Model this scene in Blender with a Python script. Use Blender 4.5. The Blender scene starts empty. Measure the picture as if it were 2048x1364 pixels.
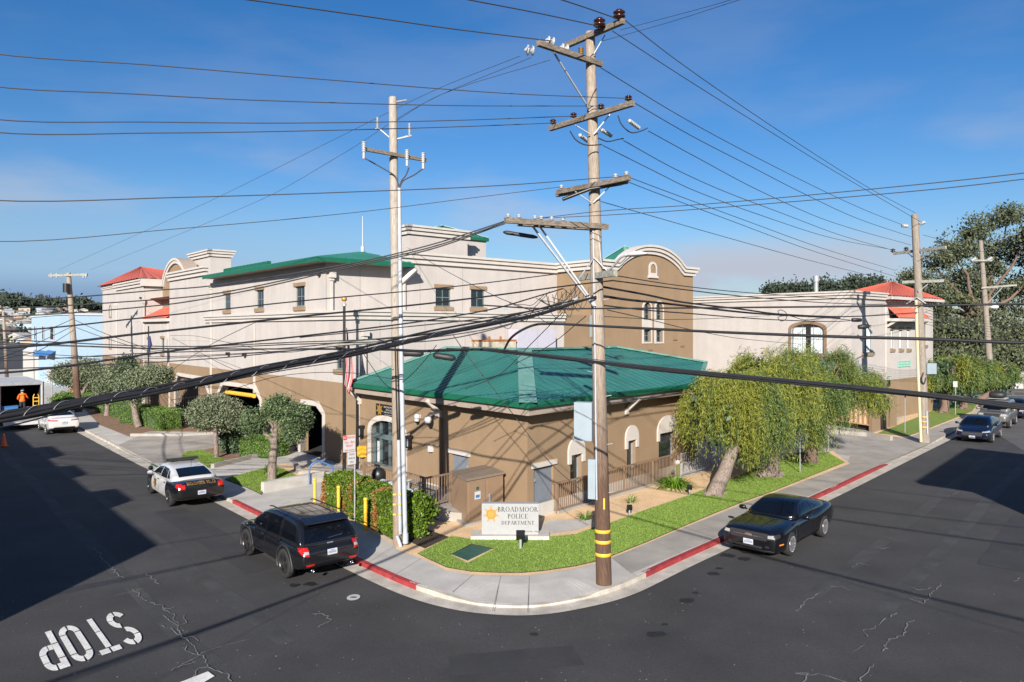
import bpy, bmesh, math, random
import numpy as np
from mathutils import Vector, Matrix
from mathutils.bvhtree import BVHTree
from mathutils.geometry import tessellate_polygon
random.seed(7); RNG = np.random.default_rng(7)
SC = bpy.context.scene
COL = SC.collection
V = Vector
# ---------------------------------------------------------------- camera geometry (photo is 2048 x 1364)
FPX, CX, CV, CH = 1460.0, 1024.0, 659.5, 6.7
def G(u, v, z=0.0):                      # point where the sight line of pixel (u,v) meets height z
    d = FPX*(CH-z)/(v-CV)
    return V(((u-CX)/FPX*d, d, z))
def P(u, v, d):                          # point on that sight line at depth d
    return V(((u-CX)/FPX*d, d, CH-(v-CV)/FPX*d))
AL, AR = math.radians(40.7), math.radians(41.2)
DL = V((-math.sin(AL), math.cos(AL), 0)); DM = V((math.cos(AL), math.sin(AL), 0))
DR = V((math.sin(AR), math.cos(AR), 0)); NL = -DM; NR = V((math.cos(AR), -math.sin(AR), 0))
UP = V((0, 0, 1))
SLAB = 0.13
# ---------------------------------------------------------------- materials
MATS = {}
def mat(name, col, rough=0.7, metal=0.0, var=0.0, vscale=3.0, fine=0.0, fscale=60.0, bump=0.0, bscale=80.0, col2=None, spec=0.5,
        island=0.0, stretch=None, trans=0.0, dirt=0.0, coat=0.0, ramp=None, emit=None, bdist=0.02):
    if name in MATS: return MATS[name]
    m = bpy.data.materials.new(name); m.use_nodes = True
    nt = m.node_tree; N = nt.nodes; Lk = nt.links
    b = N['Principled BSDF']; b.inputs['Roughness'].default_value = rough; b.inputs['Metallic'].default_value = metal
    b.inputs['Specular IOR Level'].default_value = spec
    if coat: b.inputs['Coat Weight'].default_value = coat; b.inputs['Coat Roughness'].default_value = 0.04
    if emit: b.inputs['Emission Color'].default_value = (*emit, 1); b.inputs['Emission Strength'].default_value = 1.0
    c = N.new('ShaderNodeRGB'); c.outputs[0].default_value = (*col, 1); out = c.outputs[0]
    tc = N.new('ShaderNodeTexCoord'); co = tc.outputs['Object']
    if stretch:
        mp = N.new('ShaderNodeMapping'); mp.inputs['Scale'].default_value = stretch; Lk.new(co, mp.inputs[0]); co = mp.outputs[0]
    def noise(scale, detail=4, rough_=0.55):
        n = N.new('ShaderNodeTexNoise'); n.inputs['Scale'].default_value = scale; n.inputs['Detail'].default_value = detail
        n.inputs['Roughness'].default_value = rough_; Lk.new(co, n.inputs['Vector']); return n.outputs['Fac']
    def mixc(fac, a, bb, mode='MIX'):
        x = N.new('ShaderNodeMix'); x.data_type = 'RGBA'; x.blend_type = mode
        if hasattr(fac, 'links'): Lk.new(fac, x.inputs[0])
        else: x.inputs[0].default_value = fac
        for s, i in ((a, 6), (bb, 7)):
            if hasattr(s, 'links'): Lk.new(s, x.inputs[i])
            else: x.inputs[i].default_value = (*s, 1)
        return x.outputs[2]
    def rng(fac, lo, hi, a=0.3, bb=0.7):
        r = N.new('ShaderNodeMapRange'); r.inputs[1].default_value = a; r.inputs[2].default_value = bb
        r.inputs[3].default_value = lo; r.inputs[4].default_value = hi; Lk.new(fac, r.inputs[0]); return r.outputs[0]
    if col2: out = mixc(rng(noise(vscale, 5), 0, 1), out, col2)
    if ramp:                                                   # colour steps along the object's height
        sx = N.new('ShaderNodeSeparateXYZ'); Lk.new(tc.outputs['Object'], sx.inputs[0])
        z0, z1, c2 = ramp
        ad = N.new('ShaderNodeMath'); ad.operation = 'MULTIPLY_ADD'; Lk.new(noise(1.5), ad.inputs[0]); ad.inputs[1].default_value = (z1-z0)*0.5
        Lk.new(sx.outputs['Z'], ad.inputs[2])
        out = mixc(rng(ad.outputs[0], 0, 1, z0, z1), out, c2)
    if island:
        g = N.new('ShaderNodeNewGeometry'); out = mixc(1.0, out, mixc(rng(g.outputs['Random Per Island'], 0, 1, 0, 1), (1-island,)*3, (1+island,)*3), 'MULTIPLY')
    if var: out = mixc(1.0, out, mixc(rng(noise(vscale*1.37, 6), 0, 1), (1-var,)*3, (1+var,)*3), 'MULTIPLY')
    if fine: out = mixc(1.0, out, mixc(rng(noise(fscale, 3), 0, 1), (1-fine,)*3, (1+fine,)*3), 'MULTIPLY')
    if dirt:
        s2 = N.new('ShaderNodeTexNoise'); s2.inputs['Scale'].default_value = 1.1; s2.inputs['Detail'].default_value = 6
        mp2 = N.new('ShaderNodeMapping'); mp2.inputs['Scale'].default_value = (1.3, 1.3, 0.12); Lk.new(tc.outputs['Object'], mp2.inputs[0]); Lk.new(mp2.outputs[0], s2.inputs['Vector'])
        out = mixc(1.0, out, mixc(rng(s2.outputs['Fac'], 0, 1, .35, .72), (1, 1, 1), (1-dirt, 1-dirt, 1-dirt*1.1)), 'MULTIPLY')
    Lk.new(out, b.inputs['Base Color'])
    if trans:
        b.inputs['Subsurface Weight'].default_value = 0
        t = N.new('ShaderNodeBsdfTranslucent'); Lk.new(out, t.inputs[0]); mx = N.new('ShaderNodeMixShader'); mx.inputs[0].default_value = trans
        Lk.new(b.outputs[0], mx.inputs[1]); Lk.new(t.outputs[0], mx.inputs[2]); Lk.new(mx.outputs[0], N['Material Output'].inputs[0])
    if bump:
        bn = N.new('ShaderNodeBump'); bn.inputs['Strength'].default_value = bump; bn.inputs['Distance'].default_value = bdist
        Lk.new(noise(bscale, 3), bn.inputs['Height']); Lk.new(bn.outputs[0], b.inputs['Normal'])
    MATS[name] = m; return m
M = {}
def defmats():
    d = M
    d['asphalt'] = mat('asphalt', (.036, .036, .038), .88, var=.26, vscale=.3, fine=.25, fscale=30, bump=.35, bscale=120, col2=(.044, .043, .043))
    d['asphalt_old'] = mat('asphalt_old', (.085, .083, .082), .9, var=.2, vscale=.4, fine=.22, fscale=40, bump=.3, bscale=120)
    d['concrete'] = mat('concrete', (.46, .44, .41), .85, var=.14, vscale=.8, fine=.1, fscale=30, bump=.15, bscale=90, col2=(.40, .38, .345))
    d['concrete_old'] = mat('concrete_old', (.33, .305, .27), .88, var=.2, vscale=.6, fine=.12, fscale=30, bump=.2, bscale=90, col2=(.27, .25, .222))
    d['gutter'] = mat('gutter', (.42, .385, .33), .88, var=.25, vscale=1.3, fine=.15, fscale=30, bump=.2)
    d['sand'] = mat('sand', (.66, .45, .25), .95, var=.12, vscale=.9, fine=.18, fscale=25, bump=.2, bscale=60, col2=(.60, .43, .26))
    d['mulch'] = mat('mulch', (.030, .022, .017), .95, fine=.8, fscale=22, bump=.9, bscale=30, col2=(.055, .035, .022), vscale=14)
    d['bark_mulch'] = mat('bark_mulch', (.24, .14, .085), .95, fine=.5, fscale=16, bump=.8, bscale=28, col2=(.16, .10, .06), vscale=3)
    d['turf'] = mat('turf', (.165, .25, .04), .85, var=.16, vscale=2.2, fine=.32, fscale=55, bump=.7, bscale=90, col2=(.14, .215, .035))
    d['blade'] = mat('blade', (.18, .275, .045), .8, island=.4, trans=.25)
    d['lawn_natural'] = mat('lawn_natural', (.085, .17, .018), .85, var=.3, vscale=3, fine=.4, fscale=35, bump=.7, bscale=60)
    d['cream'] = mat('cream_stucco', (.425, .392, .368), .9, var=.05, vscale=.7, fine=.05, fscale=22, bump=.12, bscale=60, dirt=.10)
    d['cream_trim'] = mat('cream_trim', (.47, .435, .40), .85, var=.05, vscale=1.5, dirt=.06)
    d['tan'] = mat('tan_stucco', (.245, .168, .100), .9, var=.06, vscale=.8, fine=.06, fscale=22, bump=.12, bscale=60, dirt=.09)
    d['tan_dark'] = mat('tan_dark_stucco', (.20, .135, .085), .9, var=.1, vscale=.8, dirt=.1)
    d['taupe'] = mat('taupe_trim', (.30, .245, .20), .85, var=.05)
    d['green_roof'] = mat('green_metal_roof', (.030, .150, .125), .42, var=.12, vscale=.5, dirt=.08)
    d['green_trim'] = mat('green_trim', (.008, .105, .058), .45, var=.08)
    d['green_pale'] = mat('green_flashing', (.12, .26, .215), .5, var=.12)
    d['red_roof'] = mat('red_clay_tile', (.46, .105, .066), .75, var=.15, vscale=2)
    d['glass'] = mat('window_glass', (.012, .017, .02), .04, spec=.9)
    d['frame'] = mat('window_frame_grey', (.13, .17, .18), .5)
    d['teal_frame'] = mat('window_frame_teal', (.095, .135, .14), .45)
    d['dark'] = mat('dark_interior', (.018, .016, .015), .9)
    d['steel_door'] = mat('grey_door', (.15, .17, .20), .55, var=.06)
    d['rail'] = mat('tan_railing_paint', (.20, .135, .09), .5, var=.08)
    d['cabinet'] = mat('brown_cabinet_paint', (.245, .165, .105), .5, var=.06, vscale=1)
    d['cabinet_top'] = mat('brown_cabinet_top', (.20, .16, .125), .5, var=.1)
    d['granite'] = mat('granite', (.30, .305, .305), .75, fine=.16, fscale=90, var=.05)
    d['black_letter'] = mat('black_letter', (.02, .022, .024), .6)
    d['gold'] = mat('gold', (.42, .25, .055), .45, metal=.35)
    d['gold_dark'] = mat('gold_dark', (.27, .15, .03), .5, metal=.3)
    d['wood_pole'] = mat('pole_wood', (.105, .058, .036), .9, fine=.5, fscale=14, stretch=(7, 7, .35), bump=.5, bscale=12, ramp=(3.5, 7.0, (.285, .235, .185)), col2=(.075, .042, .028), vscale=2)
    d['wood_pole_pale'] = mat('pole_wood_pale', (.24, .18, .13), .9, fine=.4, fscale=14, stretch=(7, 7, .35), bump=.4, bscale=12, ramp=(4, 9, (.335, .295, .25)))
    d['wood_arm'] = mat('crossarm_wood', (.105, .085, .065), .92, fine=.5, fscale=9, stretch=(1.2, 1.2, 6), col2=(.2, .165, .13), vscale=2)
    d['wood_pale'] = mat('crossarm_grey', (.25, .25, .215), .9, fine=.3, fscale=9)
    d['galv'] = mat('galvanised_steel', (.33, .34, .35), .5, metal=.3, var=.12)
    d['pvc'] = mat('conduit_plastic', (.38, .41, .45), .5, var=.06, dirt=.12)
    d['pale_box'] = mat('meter_box_paint', (.25, .305, .34), .45, var=.05, dirt=.06)
    d['brown_glaze'] = mat('brown_porcelain', (.035, .012, .010), .2)
    d['white_glaze'] = mat('grey_porcelain', (.36, .37, .38), .25)
    d['cable'] = mat('black_cable', (.018, .018, .02), .55, var=.2, vscale=5)
    d['wire'] = mat('bare_wire', (.045, .043, .043), .6)
    d['red_paint'] = mat('red_curb_paint', (.30, .032, .036), .7, var=.28, vscale=2.5, fine=.15, fscale=20, dirt=.15)
    d['green_paint'] = mat('green_curb_paint', (.035, .13, .10), .7, var=.2)
    d['white_paint'] = mat('white_road_paint', (.66, .65, .62), .75, var=.14, vscale=1.8, fine=.2, fscale=30, dirt=.1)
    d['yellow'] = mat('yellow_paint', (.72, .40, .035), .5, var=.1)
    d['white'] = mat('white_sign', (.48, .48, .48), .45)
    d['white_stain'] = mat('white_stain', (.42, .41, .40), .8)
    d['red_print'] = mat('red_print', (.55, .03, .03), .5)
    d['black'] = mat('black_metal', (.014, .014, .015), .4)
    d['blue_paint'] = mat('blue_paint', (.045, .15, .36), .45)
    d['crack'] = mat('crack_fill', (.19, .19, .185), .9, fine=.3)
    d['oil'] = mat('oil_stain', (.016, .016, .017), .6)
    d['lid_green'] = mat('green_lid', (.022, .085, .062), .6, var=.25)
    d['orange'] = mat('orange_cone', (.80, .12, .02), .5)
    d['leaf_metro'] = mat('leaf_grey_green', (.165, .19, .11), .65, island=.5, trans=.12)
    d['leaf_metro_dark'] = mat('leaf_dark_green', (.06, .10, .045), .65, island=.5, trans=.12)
    d['leaf_hedge'] = mat('leaf_hedge', (.10, .175, .028), .6, island=.45, trans=.15)
    d['leaf_nandina'] = mat('leaf_bright', (.10, .165, .012), .5, island=.55, trans=.25)
    d['leaf_rust'] = mat('leaf_rust', (.36, .15, .05), .6, island=.4, trans=.25)
    d['leaf_willow'] = mat('leaf_yellow_green', (.24, .26, .035), .6, island=.3, trans=.28)
    d['leaf_willow_green'] = mat('leaf_willow_green', (.10, .155, .04), .6, island=.35, trans=.25)
    d['leaf_green'] = mat('leaf_green', (.115, .165, .07), .65, island=.5, trans=.12)
    d['wood_grey'] = mat('pole_wood_grey', (.20, .165, .13), .9, fine=.4, fscale=12, stretch=(7, 7, .35), bump=.4, bscale=12, col2=(.27, .235, .195), vscale=2)
    d['leaf_euc'] = mat('leaf_eucalyptus', (.080, .094, .044), .7, island=.55, trans=.1)
    d['leaf_far'] = mat('leaf_far', (.030, .045, .026), .8, island=.4)
    d['bark'] = mat('tree_bark', (.19, .15, .125), .95, fine=.5, fscale=10, stretch=(3, 3, .7), bump=.6, bscale=10)
    d['bark_dark'] = mat('tree_bark_dark', (.15, .10, .075), .95, fine=.5, fscale=10, stretch=(3, 3, .7), bump=.6, bscale=10)
    d['agap'] = mat('strap_leaf', (.12, .235, .02), .45, island=.4, trans=.2)
    d['tyre'] = mat('tyre_rubber', (.018, .018, .018), .85)
    d['rim'] = mat('alloy_rim', (.50, .50, .52), .3, metal=.8)
    d['rim_dark'] = mat('dark_rim', (.055, .055, .058), .35, metal=.6)
    d['car_glass'] = mat('car_glass', (.003, .004, .006), .03, spec=.6)
    d['black_trim'] = mat('black_plastic', (.02, .02, .021), .55)
    d['tail'] = mat('red_lens', (.42, .012, .010), .15, coat=.6)
    d['head'] = mat('clear_lens', (.30, .31, .32), .12, coat=.6)
    d['amber'] = mat('amber_lens', (.75, .22, .02), .25)
    d['chrome'] = mat('chrome', (.65, .66, .68), .15, metal=1.0)
    d['plate'] = mat('plate_white', (.45, .46, .48), .5)
    d['plate_ink'] = mat('plate_ink', (.12, .16, .33), .6)
    d['blue_wall'] = mat('pale_blue_stucco', (.32, .44, .55), .9, var=.05, dirt=.06)
    d['skin'] = mat('skin', (.45, .26, .18), .6)
    d['orange_cloth'] = mat('orange_shirt', (.85, .13, .01), .8)
    d['dark_cloth'] = mat('dark_trousers', (.02, .022, .03), .9)
    d['cap_cloth'] = mat('cap_cloth', (.5, .5, .52), .8)
    d['flag_red'] = mat('flag_red', (.45, .03, .035), .8); d['flag_white'] = mat('flag_white', (.48, .48, .48), .8); d['flag_blue'] = mat('flag_blue', (.02, .03, .11), .8)
    d['grey_pipe'] = mat('pipe_grey', (.30, .34, .38), .5, var=.1)
    d['gate_tan'] = mat('gate_tan', (.50, .31, .18), .6, var=.06)
    d['hill'] = mat('hill_ground', (.07, .085, .055), .95, var=.4, vscale=.02)
    d['terrain'] = mat('terrain', (.10, .10, .085), .95, var=.2, vscale=.02)
    d['curtain'] = mat('curtain_cloth', (.50, .54, .54), .9, var=.15, vscale=6)
defmats()
# ---------------------------------------------------------------- mesh builder
class MB:
    def __init__(s): s.v = []; s.f = []; s.m = []; s.mats = []; s.cur = 0; s.sm = []
    def use(s, m):
        if m not in s.mats: s.mats.append(m)
        s.cur = s.mats.index(m); return s
    def add(s, vs, fs, smooth=False):
        o = len(s.v); s.v.extend([tuple(x) for x in vs]); s.f.extend([tuple(i+o for i in f) for f in fs])
        s.m.extend([s.cur]*len(fs)); s.sm.extend([smooth]*len(fs)); return s
    def quad(s, a, b, c, d): return s.add([a, b, c, d], [(0, 1, 2, 3)])
    def obb(s, c, ax, ay, az):          # centre + half-axis vectors
        c = V(c); vs = [c+ax*i+ay*j+az*k for k in (-1, 1) for j in (-1, 1) for i in (-1, 1)]
        return s.add(vs, [(0, 2, 3, 1), (4, 5, 7, 6), (0, 1, 5, 4), (2, 6, 7, 3), (0, 4, 6, 2), (1, 3, 7, 5)])
    def box(s, c, size, rz=0.0):
        ca, sa = math.cos(rz), math.sin(rz)
        return s.obb(c, V((ca, sa, 0))*size[0]/2, V((-sa, ca, 0))*size[1]/2, UP*size[2]/2)
    def beam(s, a, b, w, h, up=UP):
        a, b = V(a), V(b); d = (b-a); x = d.normalized(); y = up.cross(x)
        if y.length < 1e-4: y = V((1, 0, 0)).cross(x)
        y.normalize(); z = x.cross(y); return s.obb((a+b)/2, d/2, y*w/2, z*h/2)
    def tube(s, pts, r, n=8, caps=True, smooth=True):
        pts = [V(p) for p in pts]; k = len(pts); rs = r if isinstance(r, (list, tuple)) else [r]*k
        vs = []; fs = []; prev = None
        for i, p in enumerate(pts):
            t = (pts[min(i+1, k-1)]-pts[max(i-1, 0)]).normalized()
            if prev is None: a = t.cross(UP); a = a if a.length > .05 else t.cross(V((1, 0, 0)))
            else: a = prev - t*prev.dot(t)
            a.normalize(); prev = a; b = t.cross(a)
            for j in range(n):
                an = 2*math.pi*j/n; vs.append(p + a*math.cos(an)*rs[i] + b*math.sin(an)*rs[i])
        for i in range(k-1):
            for j in range(n): j2 = (j+1) % n; fs.append((i*n+j, i*n+j2, (i+1)*n+j2, (i+1)*n+j))
        s.add(vs, fs, smooth)
        if caps:
            s.add(vs[:n], [tuple(range(n))[::-1]]); s.add(vs[-n:], [tuple(range(n))])
        return s
    def cyl(s, a, b, r0, r1=None, n=12): return s.tube([a, b], [r0, r0 if r1 is None else r1], n)
    def lathe(s, c, axis, prof, n=16):  # prof: (radius, along)
        axis = V(axis).normalized(); a = axis.cross(UP); a = a if a.length > .05 else axis.cross(V((1, 0, 0))); a.normalize(); b = axis.cross(a)
        vs = []; fs = []
        for r, h in prof:
            for j in range(n): an = 2*math.pi*j/n; vs.append(V(c)+axis*h+(a*math.cos(an)+b*math.sin(an))*r)
        for i in range(len(prof)-1):
            for j in range(n): j2 = (j+1) % n; fs.append((i*n+j, i*n+j2, (i+1)*n+j2, (i+1)*n+j))
        return s.add(vs, fs, True)
    def poly(s, outer, holes=()):       # planar polygon with holes (lists of Vectors)
        loops = [[V(p) for p in outer]]+[[V(p) for p in h] for h in holes]
        flat = [p for l in loops for p in l]; tris = tessellate_polygon(loops)
        return s.add(flat, [tuple(t) for t in tris])
    def prism(s, outer, vec):           # closed polygon pushed along vec
        o = [V(p) for p in outer]; n = len(o); vec = V(vec)
        s.poly([p+vec for p in o]); s.poly(list(reversed(o)))
        for i in range(n): j = (i+1) % n; s.quad(o[i], o[j], o[j]+vec, o[i]+vec)
        return s
    def build(s, name, m=None, parent=None, world=True, smooth=None):
        me = bpy.data.meshes.new(name)
        off = V(ROOT.get(parent.name, (0, 0, 0))) if (parent is not None and world) else V((0, 0, 0))
        me.from_pydata([(x[0]-off.x, x[1]-off.y, x[2]-off.z) for x in s.v], [], s.f)
        mats = s.mats if s.mats else [m]
        for x in mats: me.materials.append(x)
        if s.mats: me.polygons.foreach_set('material_index', s.m)
        me.polygons.foreach_set('use_smooth', s.sm if smooth is None else [smooth]*len(s.f))
        me.validate(); me.update()
        return link(name, me, parent, off)
ROOT = {}
def link(name, me, parent=None, off=None):
    o = bpy.data.objects.new(name, me); COL.objects.link(o)
    if parent is not None: o.parent = parent; ROOT[o.name] = ROOT.get(parent.name, (0, 0, 0))
    return o
def tag(o, label=None, cat=None, group=None, kind=None):
    if label: o['label'] = label
    if cat: o['category'] = cat
    if group: o['group'] = group
    if kind: o['kind'] = kind
    return o
def thing(name, label, cat, loc=(0, 0, 0), group=None, rz=0.0):
    o = bpy.data.objects.new(name, None); COL.objects.link(o); o.location = loc; o.rotation_euler = (0, 0, rz)
    ROOT[o.name] = tuple(loc); o.empty_display_size = .2
    return tag(o, label, cat, group)
def struct(mb, name, m): return tag(mb.build(name, m), kind='structure')
def bulk(name, verts, quads_n, mats, parent=None, midx=None, vper=4):   # many separate quads from a numpy array (n*4,3)
    me = bpy.data.meshes.new(name); nv = len(verts); nf = nv//vper
    off = np.array(ROOT.get(parent.name, (0, 0, 0))) if parent is not None else np.zeros(3)
    me.vertices.add(nv); me.vertices.foreach_set('co', (verts-off).astype(np.float32).ravel())
    me.loops.add(nv); me.loops.foreach_set('vertex_index', np.arange(nv, dtype=np.int32))
    me.polygons.add(nf); me.polygons.foreach_set('loop_start', np.arange(0, nv, vper, dtype=np.int32)); me.polygons.foreach_set('loop_total', np.full(nf, vper, dtype=np.int32))
    for m in mats: me.materials.append(m)
    if midx is not None: me.polygons.foreach_set('material_index', midx.astype(np.int32))
    me.update(calc_edges=True); me.validate()
    return link(name, me, parent)
# ---------------------------------------------------------------- lettering
def text_mesh(txt, o, xd, yd, h, mb, width=None, align='CENTER', depth=.004, spacing=1.0, bold=0.0):
    cu = bpy.data.curves.new('lettering', 'FONT'); cu.body = txt; cu.size = 1; cu.align_x = align; cu.align_y = 'CENTER'; cu.resolution_u = 3
    cu.space_character = spacing; cu.offset = bold
    ob = bpy.data.objects.new('lettering', cu); COL.objects.link(ob)
    dg = bpy.context.evaluated_depsgraph_get(); me = bpy.data.meshes.new_from_object(ob.evaluated_get(dg))
    xs = [v.co.x for v in me.vertices]; w = (max(xs)-min(xs)) if xs else 1
    sx = (width/w) if width else h*1.4; sy = h*1.4
    xd, yd = V(xd).normalized(), V(yd).normalized(); nz = xd.cross(yd)
    mb.add([V(o)+xd*v.co.x*sx+yd*v.co.y*sy+nz*depth for v in me.vertices], [tuple(p.vertices) for p in me.polygons])
    bpy.data.objects.remove(ob); bpy.data.meshes.remove(me); bpy.data.curves.remove(cu)
# serif capitals: strokes (x0,y0,x1,y1,width) and arcs ('a',cx,cy,rx,ry,deg0,deg1,wthick,wthin) in a box 1 high
SER = {'B': (.62, [(.12, 0, .12, 1, .15), ('a', .12, .745, .36, .25, -90, 90, .14, .05), ('a', .12, .255, .43, .25, -90, 90, .16, .05)]),
 'R': (.70, [(.12, 0, .12, 1, .15), ('a', .12, .735, .38, .26, -90, 90, .15, .05), (.30, .48, .66, 0, .14)]),
 'O': (.86, [('a', .43, .5, .41, .5, 0, 360, .15, .05)]), 'A': (.78, [(.08, 0, .38, 1, .05), (.38, 1, .70, 0, .15), (.2, .35, .56, .35, .05)]),
 'D': (.80, [(.12, 0, .12, 1, .15), ('a', .12, .5, .60, .5, -90, 90, .16, .05)]),
 'M': (.98, [(.12, 0, .14, 1, .05), (.14, 1, .48, .05, .14), (.48, .05, .82, 1, .05), (.84, 1, .86, 0, .15)]),
 'P': (.62, [(.12, 0, .12, 1, .15), ('a', .12, .72, .40, .28, -90, 90, .15, .05)]), 'L': (.60, [(.12, 0, .12, 1, .15), (.12, .03, .55, .03, .05), (.54, 0, .54, .22, .05)]),
 'I': (.28, [(.14, 0, .14, 1, .15)]), 'C': (.76, [('a', .42, .5, .38, .5, 50, 310, .15, .05)]),
 'E': (.62, [(.12, 0, .12, 1, .15), (.12, .97, .54, .97, .05), (.12, .52, .44, .52, .05), (.12, .03, .56, .03, .05), (.54, .8, .54, .99, .05), (.56, .01, .56, .22, .05)]),
 'T': (.70, [(.35, 0, .35, 1, .15), (.03, .97, .67, .97, .05), (.05, .78, .05, .99, .05), (.65, .78, .65, .99, .05)]),
 'N': (.84, [(.12, 0, .12, 1, .05), (.12, 1, .70, 0, .15), (.72, 0, .72, 1, .05)]), ' ': (.4, [])}
FEET = {'R': [(.12, 0)], 'A': [(.08, 0), (.70, 0)], 'M': [(.12, 0), (.86, 0)], 'P': [(.12, 0)], 'I': [(.14, 0), (.14, 1)], 'T': [(.35, 0)], 'N': [(.12, 0), (.12, 1), (.72, 1)], 'B': [], 'D': [], 'E': [], 'L': [(.12, 1)]}
def serif_text(txt, o, xd, yd, h, mb, sx=1.0):
    xd, yd = V(xd).normalized(), V(yd).normalized(); nz = xd.cross(yd); tot = sum(SER[c][0]+.1 for c in txt)*h*sx; x0 = -tot/2
    k = [0]
    def pt(a, b): return V(o)+xd*(x0+a*h*sx)+yd*((b-.5)*h)+nz*(.004+.0004*(k[0] % 7))
    for c in txt:
        w, st = SER[c]
        for q in st:
            k[0] += 1
            if q[0] == 'a':
                _, cx, cy, rx, ry, d0, d1, wk, wn = q; n = 18; ps = []
                for i in range(n+1):
                    a = math.radians(d0+(d1-d0)*i/n); ww = wn+(wk-wn)*abs(math.cos(a))
                    ps.append((pt(cx+(rx)*math.cos(a), cy+ry*math.sin(a)), pt(cx+(rx-ww)*math.cos(a), cy+(ry-(wn+(wk-wn)*abs(math.cos(a))*.5))*math.sin(a))))
                for (a, b), (c2, d2) in zip(ps, ps[1:]): mb.quad(a, b, d2, c2)
            else:
                xa, ya, xb, yb, ww = q; dx, dy = xb-xa, yb-ya; l = math.hypot(dx, dy); nx, ny = -dy/l*ww/2, dx/l*ww/2
                mb.quad(pt(xa+nx, ya+ny), pt(xa-nx, ya-ny), pt(xb-nx, yb-ny), pt(xb+nx, yb+ny))
        for (fx, fy) in FEET.get(c, []):
            k[0] += 1; e = .04 if fy == 0 else -.04
            mb.quad(pt(fx-.15, fy), pt(fx+.15, fy), pt(fx+.15, fy+e), pt(fx-.15, fy+e))
        x0 += (w+.1)*h*sx
def star(mb, o, xd, yd, r, m1, m2, m3, pts=7, lift=.004):
    xd, yd = V(xd).normalized(), V(yd).normalized(); nz = xd.cross(yd); o = V(o)
    def ring(r0, r1, n, l): return [o+nz*l+(xd*math.sin(math.pi*i/n)+yd*math.cos(math.pi*i/n))*(r0 if i % 2 == 0 else r1) for i in range(2*n)]
    mb.use(m1).poly(ring(r, r*.62, pts, lift))
    for i in range(pts):
        a = 2*math.pi*i/pts; c = o+nz*lift+(xd*math.sin(a)+yd*math.cos(a))*r; mb.poly([c+(xd*math.cos(t)+yd*math.sin(t))*r*.11+nz*.001 for t in [k*math.pi/4 for k in range(8)]])
    mb.use(m2).poly([o+nz*(lift+.003)+(xd*math.cos(t)+yd*math.sin(t))*r*.58 for t in [k*math.pi/12 for k in range(24)]])
    mb.use(m1).poly([o+nz*(lift+.006)+(xd*math.cos(t)+yd*math.sin(t))*r*.50 for t in [k*math.pi/12 for k in range(24)]])
    mb.use(m3).poly([o+nz*(lift+.009)+(xd*math.cos(t)+yd*math.sin(t))*r*.36 for t in [k*math.pi/12 for k in range(24)]])
    mb.use(m1).poly([o+nz*(lift+.012)+(xd*math.cos(t)*.9+yd*math.sin(t))*r*.22 for t in [k*math.pi/4 for k in range(8)]])
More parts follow.
